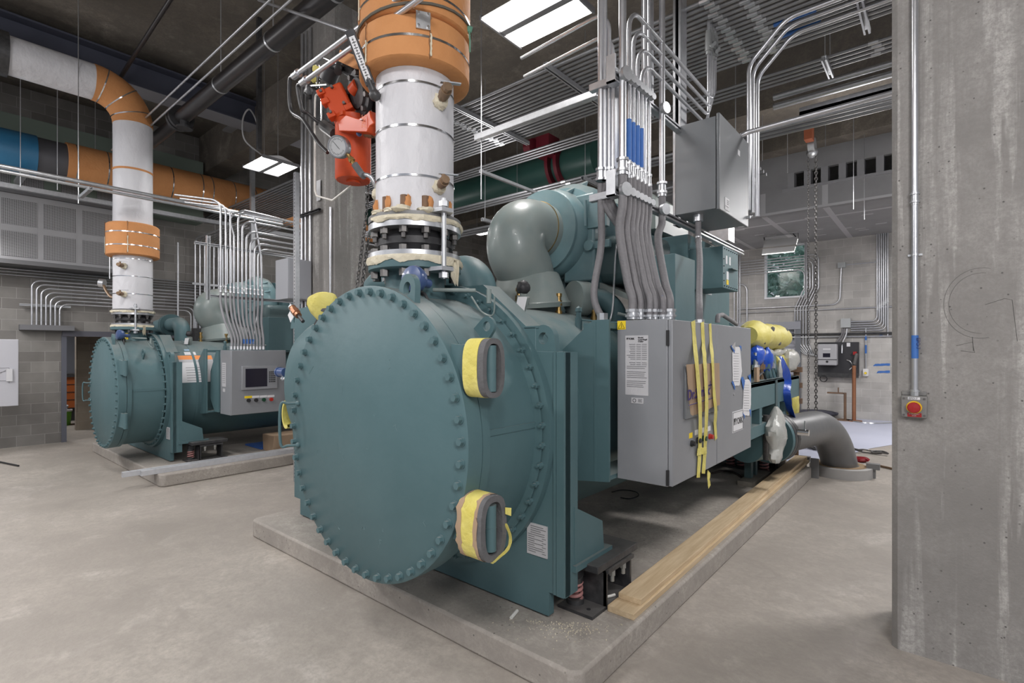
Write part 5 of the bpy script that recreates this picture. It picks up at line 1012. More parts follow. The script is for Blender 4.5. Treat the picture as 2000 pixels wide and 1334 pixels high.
MB().cyl((-12.8, 8.4, 5.45), (-4.9, 8.4, 5.45), .34, n=40).build('green_pipe', GREENPIPE, None, 'large dark green pipe crossing behind the near riser under the ceiling', 'pipe')
rv = thing('red_valve', (-5.9, 8.0, 5.4), 'dark red gear-operated valve on the large green pipe', 'valve')
MB().lathe((-5.85, 8.4, 5.45), (1, 0, 0), [(0, .3), (0, .46), (.07, .46), (.07, .3)], 32).lathe((-5.65, 8.4, 5.45), (1, 0, 0), [(0, .3), (0, .46), (.07, .46), (.07, .3)], 32).build('valve_flange', mat('valve_red', (.13, .01, .02), .4), rv); MB().box((-5.95, 7.75, 5.55), (-5.6, 8.1, 5.9)).cyl((-6.05, 7.7, 5.7), (-5.9, 7.7, 5.7), .16, n=20).build('gear_box', bpy.data.materials['valve_red'], rv)
# trapeze struts and hangers
def rod(x, y, z0, z1, label, r=.006): return MB().cyl((x, y, z0), (x, y, z1), r, n=6).build('hanger_rod', GALV, None, label, 'rod', 'threaded hanger rods')
for i, x in enumerate((-8.6, -4.75, -3.3, -.55)):
    strutobj((x, 4.5, 4.955), (x, 6.05, 4.955), (0, 0, -1), ('trapeze channel under the ceiling bank, ' + ('far left behind the middle column', 'left of the bright ceiling lamp', 'just right of the bright ceiling lamp', 'right of the hanging grey box')[i]), .05, 'trapeze_channel')
a, b = ony(930, 270, 4.2), ony(1168, 168, 4.2); b.z = a.z
st = MB().strut(a, b, (0, 0, 1), .06); so_ = st.build('trapeze_channel', GALV, None, 'bright slotted channel hanging left of the rack, lit from above', 'strut')
rod(a.x + .08, 4.2, 3.55, 6.9, 'long threaded rod through the bright slotted channel, right of the near riser'); 
c = ony(938, 334, 4.2); strutobj(c, c + V((0, 1.9, 0)), (0, 0, 1), 'thin lower channel fixed to the long threaded rod right of the near riser', .03)
for i, (px, yy, z0) in enumerate(((153, 1.63, 3.95), (112, 1.6, 4.4), (62, .6, 4.4), (40, 1.2, 4.4), (186, 2.4, 5.2), (385, 4.6, 4.1), (420, 4.9, 4.1), (352, 4.4, 4.6), (318, 4.0, 5.3), (1489, 9.2, 5.0), (1538, 9.8, 4.9), (1667, 10.2, 4.2), (1688, 11.6, 4.3), (1612, 10.6, 5.5), (1465, 8.2, 4.9))):
    r_ = ray(px, 300); t_ = yy / r_[1]; rod(r_[0] * t_, yy, z0, 6.9 if yy < 9 or yy > 9.7 else 5.75, ('leftmost|second|third|fourth|fifth|sixth|seventh|eighth|ninth'.split('|')[(3, 2, 1, 0, 4, 7, 8, 6, 5)[i]] + ' thin hanger rod from the left, above the far chiller') if i < 9 else (('leftmost', 'second', 'fourth', 'rightmost', 'third', 'left end')[(1, 2, 4, 3, 2, 0)[i - 9] if 0 else i - 9] + ' thin hanger rod in front of the drywall bulkhead at right'), .006)
for i, (x, y0, y1, z) in enumerate(((-6.5, 6.9, 8.0, 4.27), (-2.05, 6.9, 8.0, 4.27), (-4.3, 6.85, 7.4, 4.55), (3.0, 6.6, 7.4, 4.55), (-1.0, 6.6, 7.1, 5.105))):
    tz_ = MB().strut((x, y0, z), (x, y1, z), (0, 0, -1), .05).cyl((x, y0 + .08, z), (x, y0 + .08, 6.895), .006, n=6).cyl((x, y1 - .08, z), (x, y1 - .08, 6.895), .006, n=6)
    tz_.build('trapeze_hanger', STRUT, None, ('trapeze under the lowest three-pipe run, left end behind the near riser', 'trapeze under the lowest three-pipe run, just behind the rack', 'trapeze under the lower three-pipe run above the compressor', 'trapeze under the lower three-pipe run beside the right column', 'trapeze under the four-pipe run right of the hanging grey box')[i], 'strut')
# ------------------------------------------------------------------ pipes along the left side
MB().cyl((-9.08, -2, 4.17), (-9.08, 4.4, 4.17), .028, n=14).build('rail_pipe', GALV, None, 'upper shiny galvanized pipe of the pair passing in front of the far riser', 'pipe', 'pair of galvanized pipes at left')
MB().cyl((-9.06, -2, 4.105), (-9.06, 4.4, 4.105), .022, n=14).build('rail_pipe', GALV, None, 'lower galvanized pipe of the pair passing in front of the far riser', 'pipe', 'pair of galvanized pipes at left')
strutobj((-9.45, 1.66, 4.05), (-8.85, 1.66, 4.05), (0, 0, 1), 'short strut trapeze under the galvanized pipe pair, at upper left', .041)
MB().box((-12.35, -2, 4.64), (-12.27, 8.0, 4.72)).build('support_rail', STRUT, None, 'dull steel rail running along the top of the perforated panels', 'rail')
pp = thing('insulated_main', (-12.3, 2, 4.9), 'large horizontal pipe at left, blue wrap then orange foam insulation', 'pipe')
MB().cyl((-12.3, -2, 5.28), (-12.3, 1.53, 5.28), .36, n=48).build('blue_wrap', BLUEPIPE, pp); MB().cyl((-12.3, 1.53, 5.28), (-12.3, 1.93, 5.28), .34, n=48).build('bare_section', mat('bare_grey_pipe', (.09, .09, .10), .5, .3), pp)
oi = MB().cyl((-12.3, 1.93, 5.28), (-12.3, 8.9, 5.28), .37, n=48).build('foam_insulation', FOAM, pp)
for y in (2.05, 2.5, 3.55, 4.1, 4.3, 4.75, 5.2, 5.4, 5.8): MB().lathe((-12.3, y, 5.28), (0, 1, 0), [(0, .368), (0, .374), (.02, .374), (.02, .368)], 40, smooth=False).build('steel_band', CHROME, oi)
for y, lb__ in ((-.2, 'left end'), (1.3, 'bare section')): MB().box((-12.75, y, 4.84), (-11.85, y + .1, 4.90)).build('pipe_hanger_beam', STRUT, None, 'pipe support channel under the large insulated main, at its ' + lb__, 'strut')
# black pipe with flange overhead
bp_ = thing('black_pipe', (-6, 2.72, 5.2), 'large black steel pipe with end flange crossing under the slab at upper left', 'pipe')
bpy_ = MB().cyl((-8.95, 2.75, 5.40), (-2.5, 2.75, 5.40), .105, n=28).build('pipe_run', BLKPIPE, bp_)
MB().cyl((-9.02, 2.75, 5.40), (-8.96, 2.75, 5.40), .175, n=28).cyl((-8.92, 2.75, 5.40), (-8.86, 2.75, 5.40), .175, n=28).cyl((-8.75, 2.75, 5.40), (-8.75, 2.75, 5.20), .06, n=18).cyl((-8.75, 2.75, 5.22), (-8.75, 2.75, 5.19), .11, n=22).build('end_flange', BLACK, bp_)
MB().cyl((-11.8, 2.75, 5.40), (-9.02, 2.75, 5.40), .09, n=24).build('pipe_run', BLKPIPE, bp_)
for x in (-7.4, -5.9, -4.6): MB().lathe((x, 2.75, 5.40), (1, 0, 0), [(0, .106), (0, .112), (.03, .112), (.03, .106)], 24).cyl((x + .015, 2.75, 5.5), (x + .015, 2.75, 6.88), .007, n=6).build('pipe_ring', GALV, bp_)
for i, (dy, dz) in enumerate(((-.30, .05), (-.22, -.03))): MB().cyl((-11.5, 2.75 + dy, 5.42 + dz), (-3.6, 2.75 + dy, 5.42 + dz), .014, n=10).build('conduit', EMT, None, ('outer' if i == 0 else 'inner') + ' thin conduit running beside the large black pipe', 'conduit', 'thin conduits beside the black pipe')
a, b = ony(228, 162, 2.2), ony(345, -20, 2.2); MB().cyl(a, b, .028, n=14).cyl(b, b + ZZ, .02, n=8).build('sprinkler_pipe', BLKPIPE, None, 'thin black sloping sprinkler pipe under the slab at upper left', 'pipe')
a, b = ony(505, 0, 2.6), ony(770, 92, 2.6); MB().cyl(a, a.lerp(b, .95), .016, n=10).build('conduit', EMT, None, 'grey conduit sloping down behind the two crossing conduits, above the middle column', 'conduit')
p = V((-7.95, 3.5, 5.1)); MB().box((-7.98, 3.47, 4.9), (-7.92, 3.53, 6.9)).build('lamp_support_post', BLACKS, None, 'black post dropping from the slab to the ceiling lamp at left', 'strut')
# ------------------------------------------------------------------ middle column fittings
def post(px, yy, z0, z1, w_, label, perf=True):
    r_ = ray(px, 400); t_ = yy / r_[1]; x = r_[0] * t_; o = MB().box((x - w_ / 2, yy, z0), (x + w_ / 2, yy + w_, z1)).build('strut_post', STRUT, None, label, 'strut')
    if perf:
        mb = MB(); z = z0 + .06
        while z < min(z1, 5.2): mb.box((x - .006, yy - .001, z), (x + .006, yy, z + .018)); z += .05
        mb.build('slot_row', INK, o)
    return V((x, yy, z0))
post(575, 3.55, .0, 4.35, .062, 'slotted floor-to-ceiling strut post in front of the middle column'); post(489, 4.6, 2.4, 6.9, .08, 'double strut post hanging behind the far cabinet conduits', False)
for i, (px, zb_) in enumerate(((590, .0), (597, .0), (606, 1.0), (645, 1.0))):
    r_ = ray(px, 400); yy = 3.95; t_ = yy / r_[1]; conduit([(r_[0] * t_, yy, zb_), (r_[0] * t_, yy, 6.7 if i != 3 else 3.9)], (.022, .016, .018, .014)[i], ordl(i, 4) + ' upright conduit on the front of the middle column', 'conduits on the middle column', 0)
strutobj((-7.62, 3.93, 3.9), (-6.95, 3.93, 3.9), (0, -1, 0), 'short black channel holding the conduits on the middle column', .04, m=BLACKS)
tg = ony(622, 372, 3.955); MB().obox(tg, V((.055, 0, 0)), V((0, .002, 0)), V((0, 0, .15))).build('hanging_tag', WHITE, None, 'blank white paper tag hanging on the middle column', 'tag')
jb = thing('wall_enclosure', (-7.44, 3.77, 2.6), 'light grey electrical box mounted low on the middle column, above the far chiller', 'electrical box')
MB().box((-7.63, 3.6, 2.6), (-7.25, 3.96, 3.19)).build('body', mat('light_grey_enclosure', (.36, .37, .40), .45, .1), jb, bevel=.004); MB().box((-7.245, 3.61, 2.61), (-7.235, 3.95, 3.18)).build('door', bpy.data.materials['light_grey_enclosure'], jb)
# ------------------------------------------------------------------ conduits of the far chiller
cx_ = [431, 441, 450, 457, 465, 473, 481, 489, 497, 504, 512]; tz = [4.10, 4.06, 4.02, 3.93, 3.99, 3.86, 3.71, 3.62, 3.54, 3.46, 3.9]
for i, px in enumerate(cx_):
    p = onx(px, 575, -8.30); p.z = 2.74; r = .0155
    if i < 3: P = [p, (p.x, p.y, tz[i]), (p.x - .35, p.y - .5, tz[i] + .04)]
    elif i == 3: P = [p, (p.x, p.y, 3.6), (p.x, p.y - .08, 3.9), (p.x, p.y + .15, 4.02), (p.x, 4.6, 3.98)]
    elif i == 10: P = [p, (p.x, p.y - .02, 3.35), (p.x, p.y - .12, 3.95)]
    else: P = [p, (p.x, p.y, tz[i]), (p.x, 6.4, tz[i])]
    conduit([tuple(v) for v in P], r, ordl(i, 11) + ' rigid conduit above the far touchscreen cabinet', 'conduits above the far cabinet', .14, cpl=[(p + ZZ * .03, ZZ)])
    e = onx(452 + i * 6.2, 680, -8.22); e.z = 1.86
    o = MB().tube(rope([p, p - ZZ * .18, p.lerp(e, .5) + V((0, -.02, .0)), e + ZZ * .18, e], 6), .019, 8).build('flexible_conduit', FLEX if 0 else mat('pale_flex', (.30, .30, .32), .45, .2), None, ordl(i, 11) + ' flexible conduit entering the far touchscreen cabinet top', 'conduit', 'flexible conduits into the cabinet tops')
    MB().cyl(e - ZZ * .0, e + ZZ * .05, .026, n=8).build('connector', GALV, o)
    if i in (4, 5, 6, 7): MB().cyl(e + ZZ * .09, e + ZZ * .16, .021, n=8, caps=False).build('blue_tape_mark', BLUE, o)
strutobj((-8.34, 2.75, 3.42), (-8.34, 5.4, 3.40), (1, 0, 0), 'upper horizontal channel behind the far cabinet conduits', .035)
strutobj((-8.34, 2.95, 2.66), (-8.34, 5.0, 2.66), (1, 0, 0), 'lower horizontal channel behind the far cabinet conduits', .035)
strutobj((-8.34, 2.93, 2.60), (-8.34, 2.93, 3.55), (1, 0, 0), 'short upright channel at the left end of the far cabinet conduits', .045)
# ------------------------------------------------------------------ left wall: perforated plenum, wireway and conduits
PERF = bpy.data.materials.new('perforated_panel'); PERF.use_nodes = True; nt = PERF.node_tree; n = nt.nodes; l = nt.links
g = n.new('ShaderNodeNewGeometry'); sx = n.new('ShaderNodeSeparateXYZ'); l.new(g.outputs['Position'], sx.inputs[0]); pr = None
for ax_i in (1, 2):
    a1 = n.new('ShaderNodeMath'); a1.operation = 'MULTIPLY'; a1.inputs[1].default_value = 42.0; l.new(sx.outputs[ax_i], a1.inputs[0])
    a2 = n.new('ShaderNodeMath'); a2.operation = 'FRACT'; l.new(a1.outputs[0], a2.inputs[0]); a3 = n.new('ShaderNodeMath'); a3.operation = 'LESS_THAN'; a3.inputs[1].default_value = .62; l.new(a2.outputs[0], a3.inputs[0])
    if pr: mm = n.new('ShaderNodeMath'); mm.operation = 'MULTIPLY'; l.new(pr, mm.inputs[0]); l.new(a3.outputs[0], mm.inputs[1]); pr = mm.outputs[0]
    else: pr = a3.outputs[0]
mx = n.new('ShaderNodeMix'); mx.data_type = 'RGBA'; mx.inputs[6].default_value = (.30, .30, .31, 1); mx.inputs[7].default_value = (.012, .012, .012, 1); l.new(pr, mx.inputs[0]); l.new(mx.outputs[2], n['Principled BSDF'].inputs['Base Color'])
PF = mat('plenum_grey', (.27, .27, .28), .5, .1, (.31, .31, .32), 3, .5)
pl_ = thing('air_plenum', (-13.3, 0, 3.5), 'long grey air plenum with perforated panels high on the left wall', 'air plenum')
MB().box((-13.54, -4, 3.5), (-13.02, 2.86, 4.72)).build('casing', PF, pl_); MB().box((-13.54, -4, 3.42), (-12.9, 2.9, 3.5)).build('base_channel', mat('channel_grey', (.13, .13, .135), .5, .3), pl_); MB().box((-13.54, -4, 4.72), (-12.95, 2.9, 4.80)).build('top_channel', bpy.data.materials['channel_grey'], pl_)
MB().box((-13.54, -4, 4.8), (-13.10, 4.5, 6.2)).build('green_panel', mat('green_board', (.16, .20, .17), .8), pl_)
for i in range(-4, 3):
    y0 = 1.17 + i * .565 
    for z0, z1 in ((3.57, 4.03), (4.15, 4.62)): MB().box((-13.02, y0, z0), (-13.012, y0 + .475, z1)).build('perforated_panel', PERF, pl_)
for y0, w_ in ((.95, .35), (1.45, .3), (2.0, .28), (2.55, .3)): MB().box((-13.10, y0, 4.86), (-13.095, y0 + w_, 5.12)).build('perforated_panel', PERF, pl_); MB().box((-13.097, y0, 4.83), (-13.085, y0 + w_ * .8, 4.87)).build('yellow_tag', YEL, pl_)
ww = MB().box((-13.55, 1.45, 2.24), (-13.38, 2.25, 2.34)).build('wireway', mat('wireway_grey', (.17, .17, .18), .5, .2), None, 'grey horizontal wireway box on the left wall above the doorway', 'wireway')
for i in range(7):
    y = 1.62 + i * .068; z = 3.20 - i * .072
    conduit([(-13.42, y, 2.34), (-13.42, y, z), (-13.42, 4.35 + .06 * (6 - i), z), (-13.42, 4.35 + .06 * (6 - i), 2.2)], .0155, ordl(i, 7) + ' of seven bent conduits rising from the wireway on the left wall', 'seven conduits on the left wall', .14)
strutobj((-13.44, 1.45, 2.72), (-13.44, 2.2, 2.72), (1, 0, 0), 'small channel clamping the seven bent conduits on the left wall', .035)
for i in range(4):
    z = 3.44 - i * .055; MB().cyl((-13.45, -4, z), (-13.45, 6.5, z), .014, n=8).build('conduit', EMT if i % 2 else STRUT, None, ('topmost', 'second from the top', 'third from the top', 'lowest')[i] + ' of four long straight conduits below the plenum on the left wall', 'conduit', 'straight conduits on the left wall')
for i in range(9):
    y = 4.42 + i * .10; conduit([(-13.36, y, 2.35), (-13.36, y, 4.46), (-10.2, y, 4.46)], .016, ordl(i, 9) + ' of nine conduits rising on the left wall, turning overhead', 'nine conduits on the left wall', .16)
bx2 = MB().box((-13.55, 4.35, 2.0), (-13.2, 5.6, 2.36)).build('wall_trough', BLACKS, None, 'dark open wiring trough on the left wall behind the far chiller', 'wireway')
strutobj((-13.33, 4.35, 3.4), (-13.33, 5.35, 3.4), (1, 0, 0), 'channel clamping the nine conduits on the left wall', .035)
conduit([(-13.3, 4.05, 2.3), (-13.3, 4.05, 4.3)], .02, 'single dark upright conduit on the left wall left of the nine', None, 0, STRUT)
# whiteboard on wheels
wbd = thing('rolling_whiteboard', (-12.6, 1.2, 0), 'white board on a wheeled stand cut off by the left edge', 'whiteboard')
wp = onx(36, 663, -12.6); wq = onx(39, 792, -12.6); MB().box((-12.62, -.1, wq.z), (-12.58, wp.y, wp.z)).build('board', mat('board_white', (.50, .50, .54), .4), wbd, bevel=.008)
sk = MB(); yb = wp.y
for a, b in (((-.55, .75), (-.12, .75)), ((-.12, .75), (-.12, .45)), ((-.5, .6), (-.1, .7)), ((-.45, .45), (-.15, .72)), ((-.6, .52), (-.12, .5)), ((-.5, .8), (-.3, .62))): sk.tube([(-12.578, yb + a[0], wq.z + a[1] * .9), (-12.578, yb + b[0], wq.z + b[1] * .9)], .003, 4)
sk.build('sketch_lines', GINK, wbd); MB().box((-12.578, yb - .16, wq.z + .44), (-12.55, yb - .08, wq.z + .66)).build('eraser_holder', mat('holder_white', (.6, .6, .62), .5), wbd)
MB().cyl((-12.6, wp.y - .42, .1), (-12.6, wp.y - .42, wq.z), .018, n=10).build('leg', GALV, wbd); MB().box((-12.95, wp.y - .44, .08), (-12.25, wp.y - .40, .12)).build('foot_bar', STRUT, wbd)
for x in (-12.9, -12.3): MB().cyl((x, wp.y - .45, .04), (x, wp.y - .39, .04), .04, n=14).build('caster', INK, wbd)
# seen through the doorway
dc = thing('tool_cabinet', (-17.5, 2.6, 0), 'orange cabinet standing in the room beyond the doorway', 'cabinet'); o_ = MB().box((-17.9, 1.9, .35), (-17.4, 3.6, 1.15)).build('body', mat('cabinet_orange', (.40, .10, .02), .5), dc); MB().box((-17.95, 1.8, 1.15), (-17.35, 3.7, 1.24)).build('top', BLACKS, dc)
for z in (.55, .75, .95): MB().box((-17.4, 1.95, z), (-17.39, 3.55, z + .015)).build('drawer_gap', INK, o_)
MB().box((-17.85, 2.0, 0), (-17.45, 3.5, .35)).build('plinth', INK, dc)
bk = thing('bucket', (-16.6, 2.55, 0), 'green bucket with white lid on the floor beyond the doorway', 'bucket'); MB().cyl((-16.6, 2.55, 0), (-16.6, 2.55, .34), .16, .19, n=24).build('pail', mat('bucket_green', (.12, .35, .02), .4), bk); MB().cyl((-16.6, 2.55, .34), (-16.6, 2.55, .38), .20, n=24).sphere((-16.6, 2.55, .44), .13, 10, 6, .3, (1, 1, .6)).build('lid', WHITE, bk)
# ------------------------------------------------------------------ ceiling lamps
def hibay(x, y, z, lx, ly, label, rods=True, power=60, tubes=False, rot=0):
    t = thing('ceiling_lamp', (x, y, z), label, 'ceiling lamp', 'high-bay ceiling lamps')
    MB().prism([(x - lx / 2, y - ly / 2, z), (x - lx / 2, y + ly / 2, z), (x - lx / 2, y + ly / 2 - .03, z + .02), (x - lx / 2, y + .03, z + .09), (x - lx / 2, y - .03, z + .09), (x - lx / 2, y - ly / 2 + .03, z + .02)][::-1], (lx, 0, 0)).build('housing', mat('lamp_housing', (.55, .55, .56), .4), t)
    MB().box((x - lx / 2, y - .035, z - .015), (x + lx / 2, y + .035, z)).box((x - lx / 2 - .02, y - ly / 2, z - .02), (x - lx / 2, y + ly / 2, z + .03)).box((x + lx / 2, y - ly / 2, z - .02), (x + lx / 2 + .02, y + ly / 2, z + .03)).build('frame', mat('lamp_frame', (.20, .20, .21), .4, .3), t)
    for s_ in (-1, 1):
        MB().box((x - lx / 2 + .01, y + s_ * .04, z - .008), (x + lx / 2 - .01, y + s_ * (ly / 2 - .01), z - .001)).build('lit_panel', EMIS, t)
    if rods:
        for s_ in (-1, 1): MB().cyl((x + s_ * lx * .35, y, z + .08), (x + s_ * lx * .35, y, 6.9), .004, n=6).build('hanging_wire', STRUT, t)
    lamp('overhead_area_light', (x, y, z - .03), lx * .95, ly * .9, power)
    return t
hibay(-2.93, 3.86, 5.02, .86, .62, 'very bright twin-panel ceiling lamp above and right of the near riser', power=40)
hibay(-2.0, 3.9, 5.05, .5, .45, 'small bright ceiling lamp panel just right of the big one, behind a strut', power=16) if 0 else None
hl = hibay(-8.75, 4.05, 4.98, .72, .62, 'bright twin-panel ceiling lamp left of the middle column', power=40)
MB().tube(rope([(-8.1, 3.6, 5.05), (-8.15, 3.55, 5.4), (-8.3, 3.5, 5.62), (-8.48, 3.48, 5.5), (-8.5, 3.52, 5.2), (-8.55, 3.8, 5.06)], 8), .012, 8).build('feed_cord', mat('cord_grey', (.35, .35, .36), .5), hl)
hibay(-9.2, 9.9, 5.0, .9, .62, 'small bright ceiling lamp far behind, seen beside the large elbow', power=40)
# tilted industrial lamp in front of the window
p = V((-3.25, 14.9, 4.62)); lt = thing('louvred_lamp', p, 'suspended lamp with visible glowing tubes in front of the window', 'ceiling lamp')
c = [ony(1488, 499, 14.6), ony(1551, 493, 14.6), ony(1559, 466, 15.0), ony(1493, 472, 15.0)]
MB().prism([v + ZZ * .03 for v in c], ZZ * .02).build('reflector', mat('reflector_white', (.6, .6, .6), .4), lt)
for i in range(6):
    f = (.08, .22, .36, .62, .77, .92)[i]; a, b = c[0].lerp(c[3], f), c[1].lerp(c[2], f); MB().cyl(a + ZZ * .005, b + ZZ * .005, .022, n=8).build('glowing_tube', EMIST, lt)
a, b = c[0].lerp(c[3], .49), c[1].lerp(c[2], .49); MB().obox((a + b) / 2 + ZZ * .0, (b - a) / 2, V((0, .06, .0)), V((0, 0, .02))).build('ballast_bar', mat('ballast_grey', (.3, .28, .26), .6), lt)
for i in range(7):
    f = i / 6; a, b = c[0].lerp(c[3], f), c[1].lerp(c[2], f); MB().cyl(a - ZZ * .02, b - ZZ * .02, .006, n=5).build('guard_bar', INK, lt)
for q_, h in ((c[0].lerp(c[3], 1), 4.9), (c[1].lerp(c[2], 1), 4.9)): MB().cyl(q_, V((q_.x, q_.y, h)), .008, n=6).build('hanging_rod', BLACKS, lt)
MB().tube(rope([c[3] + ZZ * .03, c[3] + V((0, 0, .28)), c[3] + V((.25, 0, .36)), c[2] + V((-.25, 0, .3)), c[2] + V((-.05, 0, .05))], 8), .014, 6).build('power_cord', BLACK, lt)
# hoist with hand chain
hs = thing('chain_hoist', onx(1580, 290, -1.7), 'orange trolley and round hand chain hoist hanging under the far beams at right', 'hoist')
h0 = onx(1580, 256, -1.7); MB().box(h0 - V((.06, .09, .16)), h0 + V((.06, .09, .16))).build('trolley', mat('dull_orange', (.25, .07, .03), .6), hs)
h1 = onx(1586, 285, -1.7); MB().cyl(h1 - XX * .05, h1 + XX * .05, .13, n=24).sphere(h1 - ZZ * .12, .09, 10, 6).build('hoist_body', STRUT, hs); MB().cyl(h0, V((h0.x, h0.y, 6.89)), .02, n=6).build('hanger', BLACKS, hs)
for dx, lk, r_, w_ in ((-.055, .055, .005, .014), (.06, .07, .009, .021)):
    c_ = chain([h1 + V((dx, 0, -.1)), V((h1.x + dx, h1.y, 3.0)), V((h1.x + dx, h1.y, .62))], 'hand_chain', 'x', lk, r_, w_); del c_['label']; del c_['category']; c_.parent = hs; c_.location = c_.location - hs.location
# ------------------------------------------------------------------ back wall services
GW = 16.46
def wall(px, py): return ony(px, py, GW)
for i in range(6):
    k = i * .075; x = wall(1590, 500).x; z = wall(1590, 497 + i * 5.5).z
    conduit([(-9.0, GW, z), (-2.62 - .07 * i + .0, GW, z), (-2.62 - .07 * i, GW, 3.6), (-2.86 - .07 * i, GW, 3.05), (-2.86 - .07 * i, GW, 2.0), (-2.75 - .04 * i, GW, 1.72), (-2.5, GW, 1.62 + .02 * i)], .017, ordl(i, 6, 'from the outside', 'outermost', 'innermost') + ' of six conduits crossing the window and turning down the back wall', 'six conduits beside the window', .16)
strutobj((wx1 + .0, GW - .04, 3.3), (wx1 + .0, GW - .04, 4.95), (0, -1, 0), 'white slotted upright channel at the right edge of the window', .05, m=mat('white_strut', (.6, .6, .62), .5))
for i in range(6):
    x = wall(1713 + i * 4.2, 500).x; zj = 2.62 - i * .06
    conduit([(x, GW, 5.0), (x, GW, zj), (x - .25, GW, zj - .0), (wall(1662, 630).x, GW, zj)] if i < 5 else [(x, GW, 5.0), (x, GW, 2.2)], .018, ordl(i, 6) + ' of six conduits on the back wall beside the right column', 'six conduits beside the right column', .2, cpl=[((x, GW, 2.95 + .04 * i), ZZ)])
for z in (3.55, 4.2): strutobj((wall(1708, 500).x, GW + .03, z), (wall(1736, 500).x, GW + .03, z), (0, -1, 0), ('lower' if z < 4 else 'upper') + ' clamp channel across the six far right conduits', .03)
p, q_ = wall(1643, 640), wall(1662, 622); MB().box((p.x, GW - .1, p.z), (q_.x, GW + .04, q_.z)).build('junction_box', mat('box_grey', (.42, .44, .45), .5), None, 'pale grey junction box on the back wall above the inverter', 'electrical box')
for i, (y0, y1, x0) in enumerate(((604, 585, 1440), (612, 596, 1440), (655, 636, 1470), (660, 640, 1480))):
    a, b = wall(x0, y0), wall(1760, y1 - 6); b.z = a.z
    if i == 0: conduit([a, (wall(1640, 590).x, GW, a.z), (wall(1643, 560).x, GW, 4.1)], .018, 'conduit running below the window then bending up to a small box', None, .2)
    else: MB().cyl(a, b, (.018, .016, .03, .022)[i], n=8).build('conduit', (EMT, EMT, BLACKS, STRUT)[i], None, ('', 'straight thin conduit just below the window sill across the back wall', 'dark thick cable run crossing the back wall above the shutter', 'grey pipe just under the dark cable run on the back wall')[i], 'conduit')
p = wall(1644, 518); MB().box((p.x - .09, GW - .05, p.z - .07), (p.x + .09, GW + .04, p.z + .07)).build('junction_box', bpy.data.materials['box_grey'], None, 'small square junction box on the back wall right of the window', 'electrical box')
MB().cyl(p, (wall(1712, 510).x, GW, p.z), .012, n=6).build('conduit', EMT, None, 'thin conduit from the small square box toward the right column', 'conduit')
for i, px in enumerate((1434, 1441, 1445)):
    a = wall(px, 560); conduit([(a.x, GW, 4.9), (a.x, GW, 2.3)], .02, ordl(i, 3) + ' of three uprights on the back wall behind the green junction cabinet', 'uprights behind the green junction cabinet', 0)
a = wall(1452, 555); conduit([(a.x - .5, GW, a.z), (a.x + .1, GW, a.z), (a.x + .1, GW, 2.6)], .022, 'bent conduit on the back wall just right of the green junction cabinet', None, .2)
# inverter on black board
p, q_ = wall(1598, 732), wall(1678, 668); bb = thing('equipment_board', ((p.x + q_.x) / 2, GW - .05, p.z), 'black equipment board on the back wall with a grey inverter unit', 'equipment board')
MB().box((p.x, GW - .08, p.z), (q_.x, GW + .03, q_.z)).build('back_board', mat('board_black', (.03, .03, .035), .6), bb)
MB().box((p.x, GW - .13, p.z - .05), (q_.x, GW - .06, p.z + .06)).build('lower_rail', BLACKS, bb)
a, b = wall(1600, 713), wall(1638, 672); iv = MB().box((a.x, GW - .30, a.z), (b.x, GW - .08, b.z)).build('inverter_unit', mat('inverter_grey', (.40, .40, .42), .45), bb, bevel=.03)
a, b = wall(1611, 696), wall(1625, 690); MB().box((a.x, GW - .305, a.z - .02), (b.x, GW - .30, b.z)).build('display', SCREEN, iv); a = wall(1619, 706); MB().cyl((a.x, GW - .31, a.z), (a.x, GW - .30, a.z), .03, n=12).build('knob', INK, iv)
a, b = wall(1600, 702), wall(1638, 700); MB().box((a.x, GW - .303, a.z - .01), (b.x, GW - .30, a.z + .01)).build('seam', INK, iv)
a, b = wall(1610, 688), wall(1627, 680); MB().obox(((a.x + b.x) / 2, GW - .302, (a.z + b.z) / 2 + .03), (.09, 0, 0), (0, .002, 0), (0, 0, .015)).build('maker_mark', WHITE, iv)
a = wall(1671, 689); MB().box((a.x - .04, GW - .16, a.z - .05), (a.x + .04, GW - .08, a.z + .03)).build('red_switch', REDP, bb)
a = wall(1658, 674); MB().box((a.x - .04, GW - .09, a.z - .04), (a.x + .04, GW - .08, a.z + .06)).build('paper_label', WHITE, bb)
a = wall(1670, 712); MB().cyl((a.x, GW - .14, a.z), (a.x + .05, GW - .12, a.z + .3), .05, n=10).sphere((a.x, GW - .13, a.z - .05), .06, 8, 6, .3).build('valve_group', NUT, bb)
MB().tube(rope([wall(1655, 703) - YY * .1, wall(1662, 706) - YY * .12, wall(1666, 715) - YY * .1, wall(1660, 722) - YY * .1], 5), .012, 6).build('grey_hose', GALV, bb)
a = wall(1609, 739); co_ = MB()
for k in range(3): co_.lathe((a.x + .01 * k, GW - .1 - .02 * k, a.z), (.2, 1, 0), [(-.008, .085), (0, .095), (.008, .085)], 20)
co_.build('cable_coil', INK, bb)
for i, (x0, x1, m_) in enumerate(((1650, 1637, FLEX), (1646, 1632, FLEX), (1655, 1646, EMT))): MB().tube(rope([wall(x0, 642) - YY * .05, wall(x0 - 2, 655) - YY * .06, wall(x1, 672) - YY * .06, wall(x1 - 1, 678 if i < 2 else 690) - YY * .1], 5), .02, 8).build('flexible_conduit', m_, None, ordl((1, 0, 2)[i], 3, 'from the left', 'leftmost', 'rightmost') + ' of three flexible conduits between the pale junction box and the inverter', 'conduit')
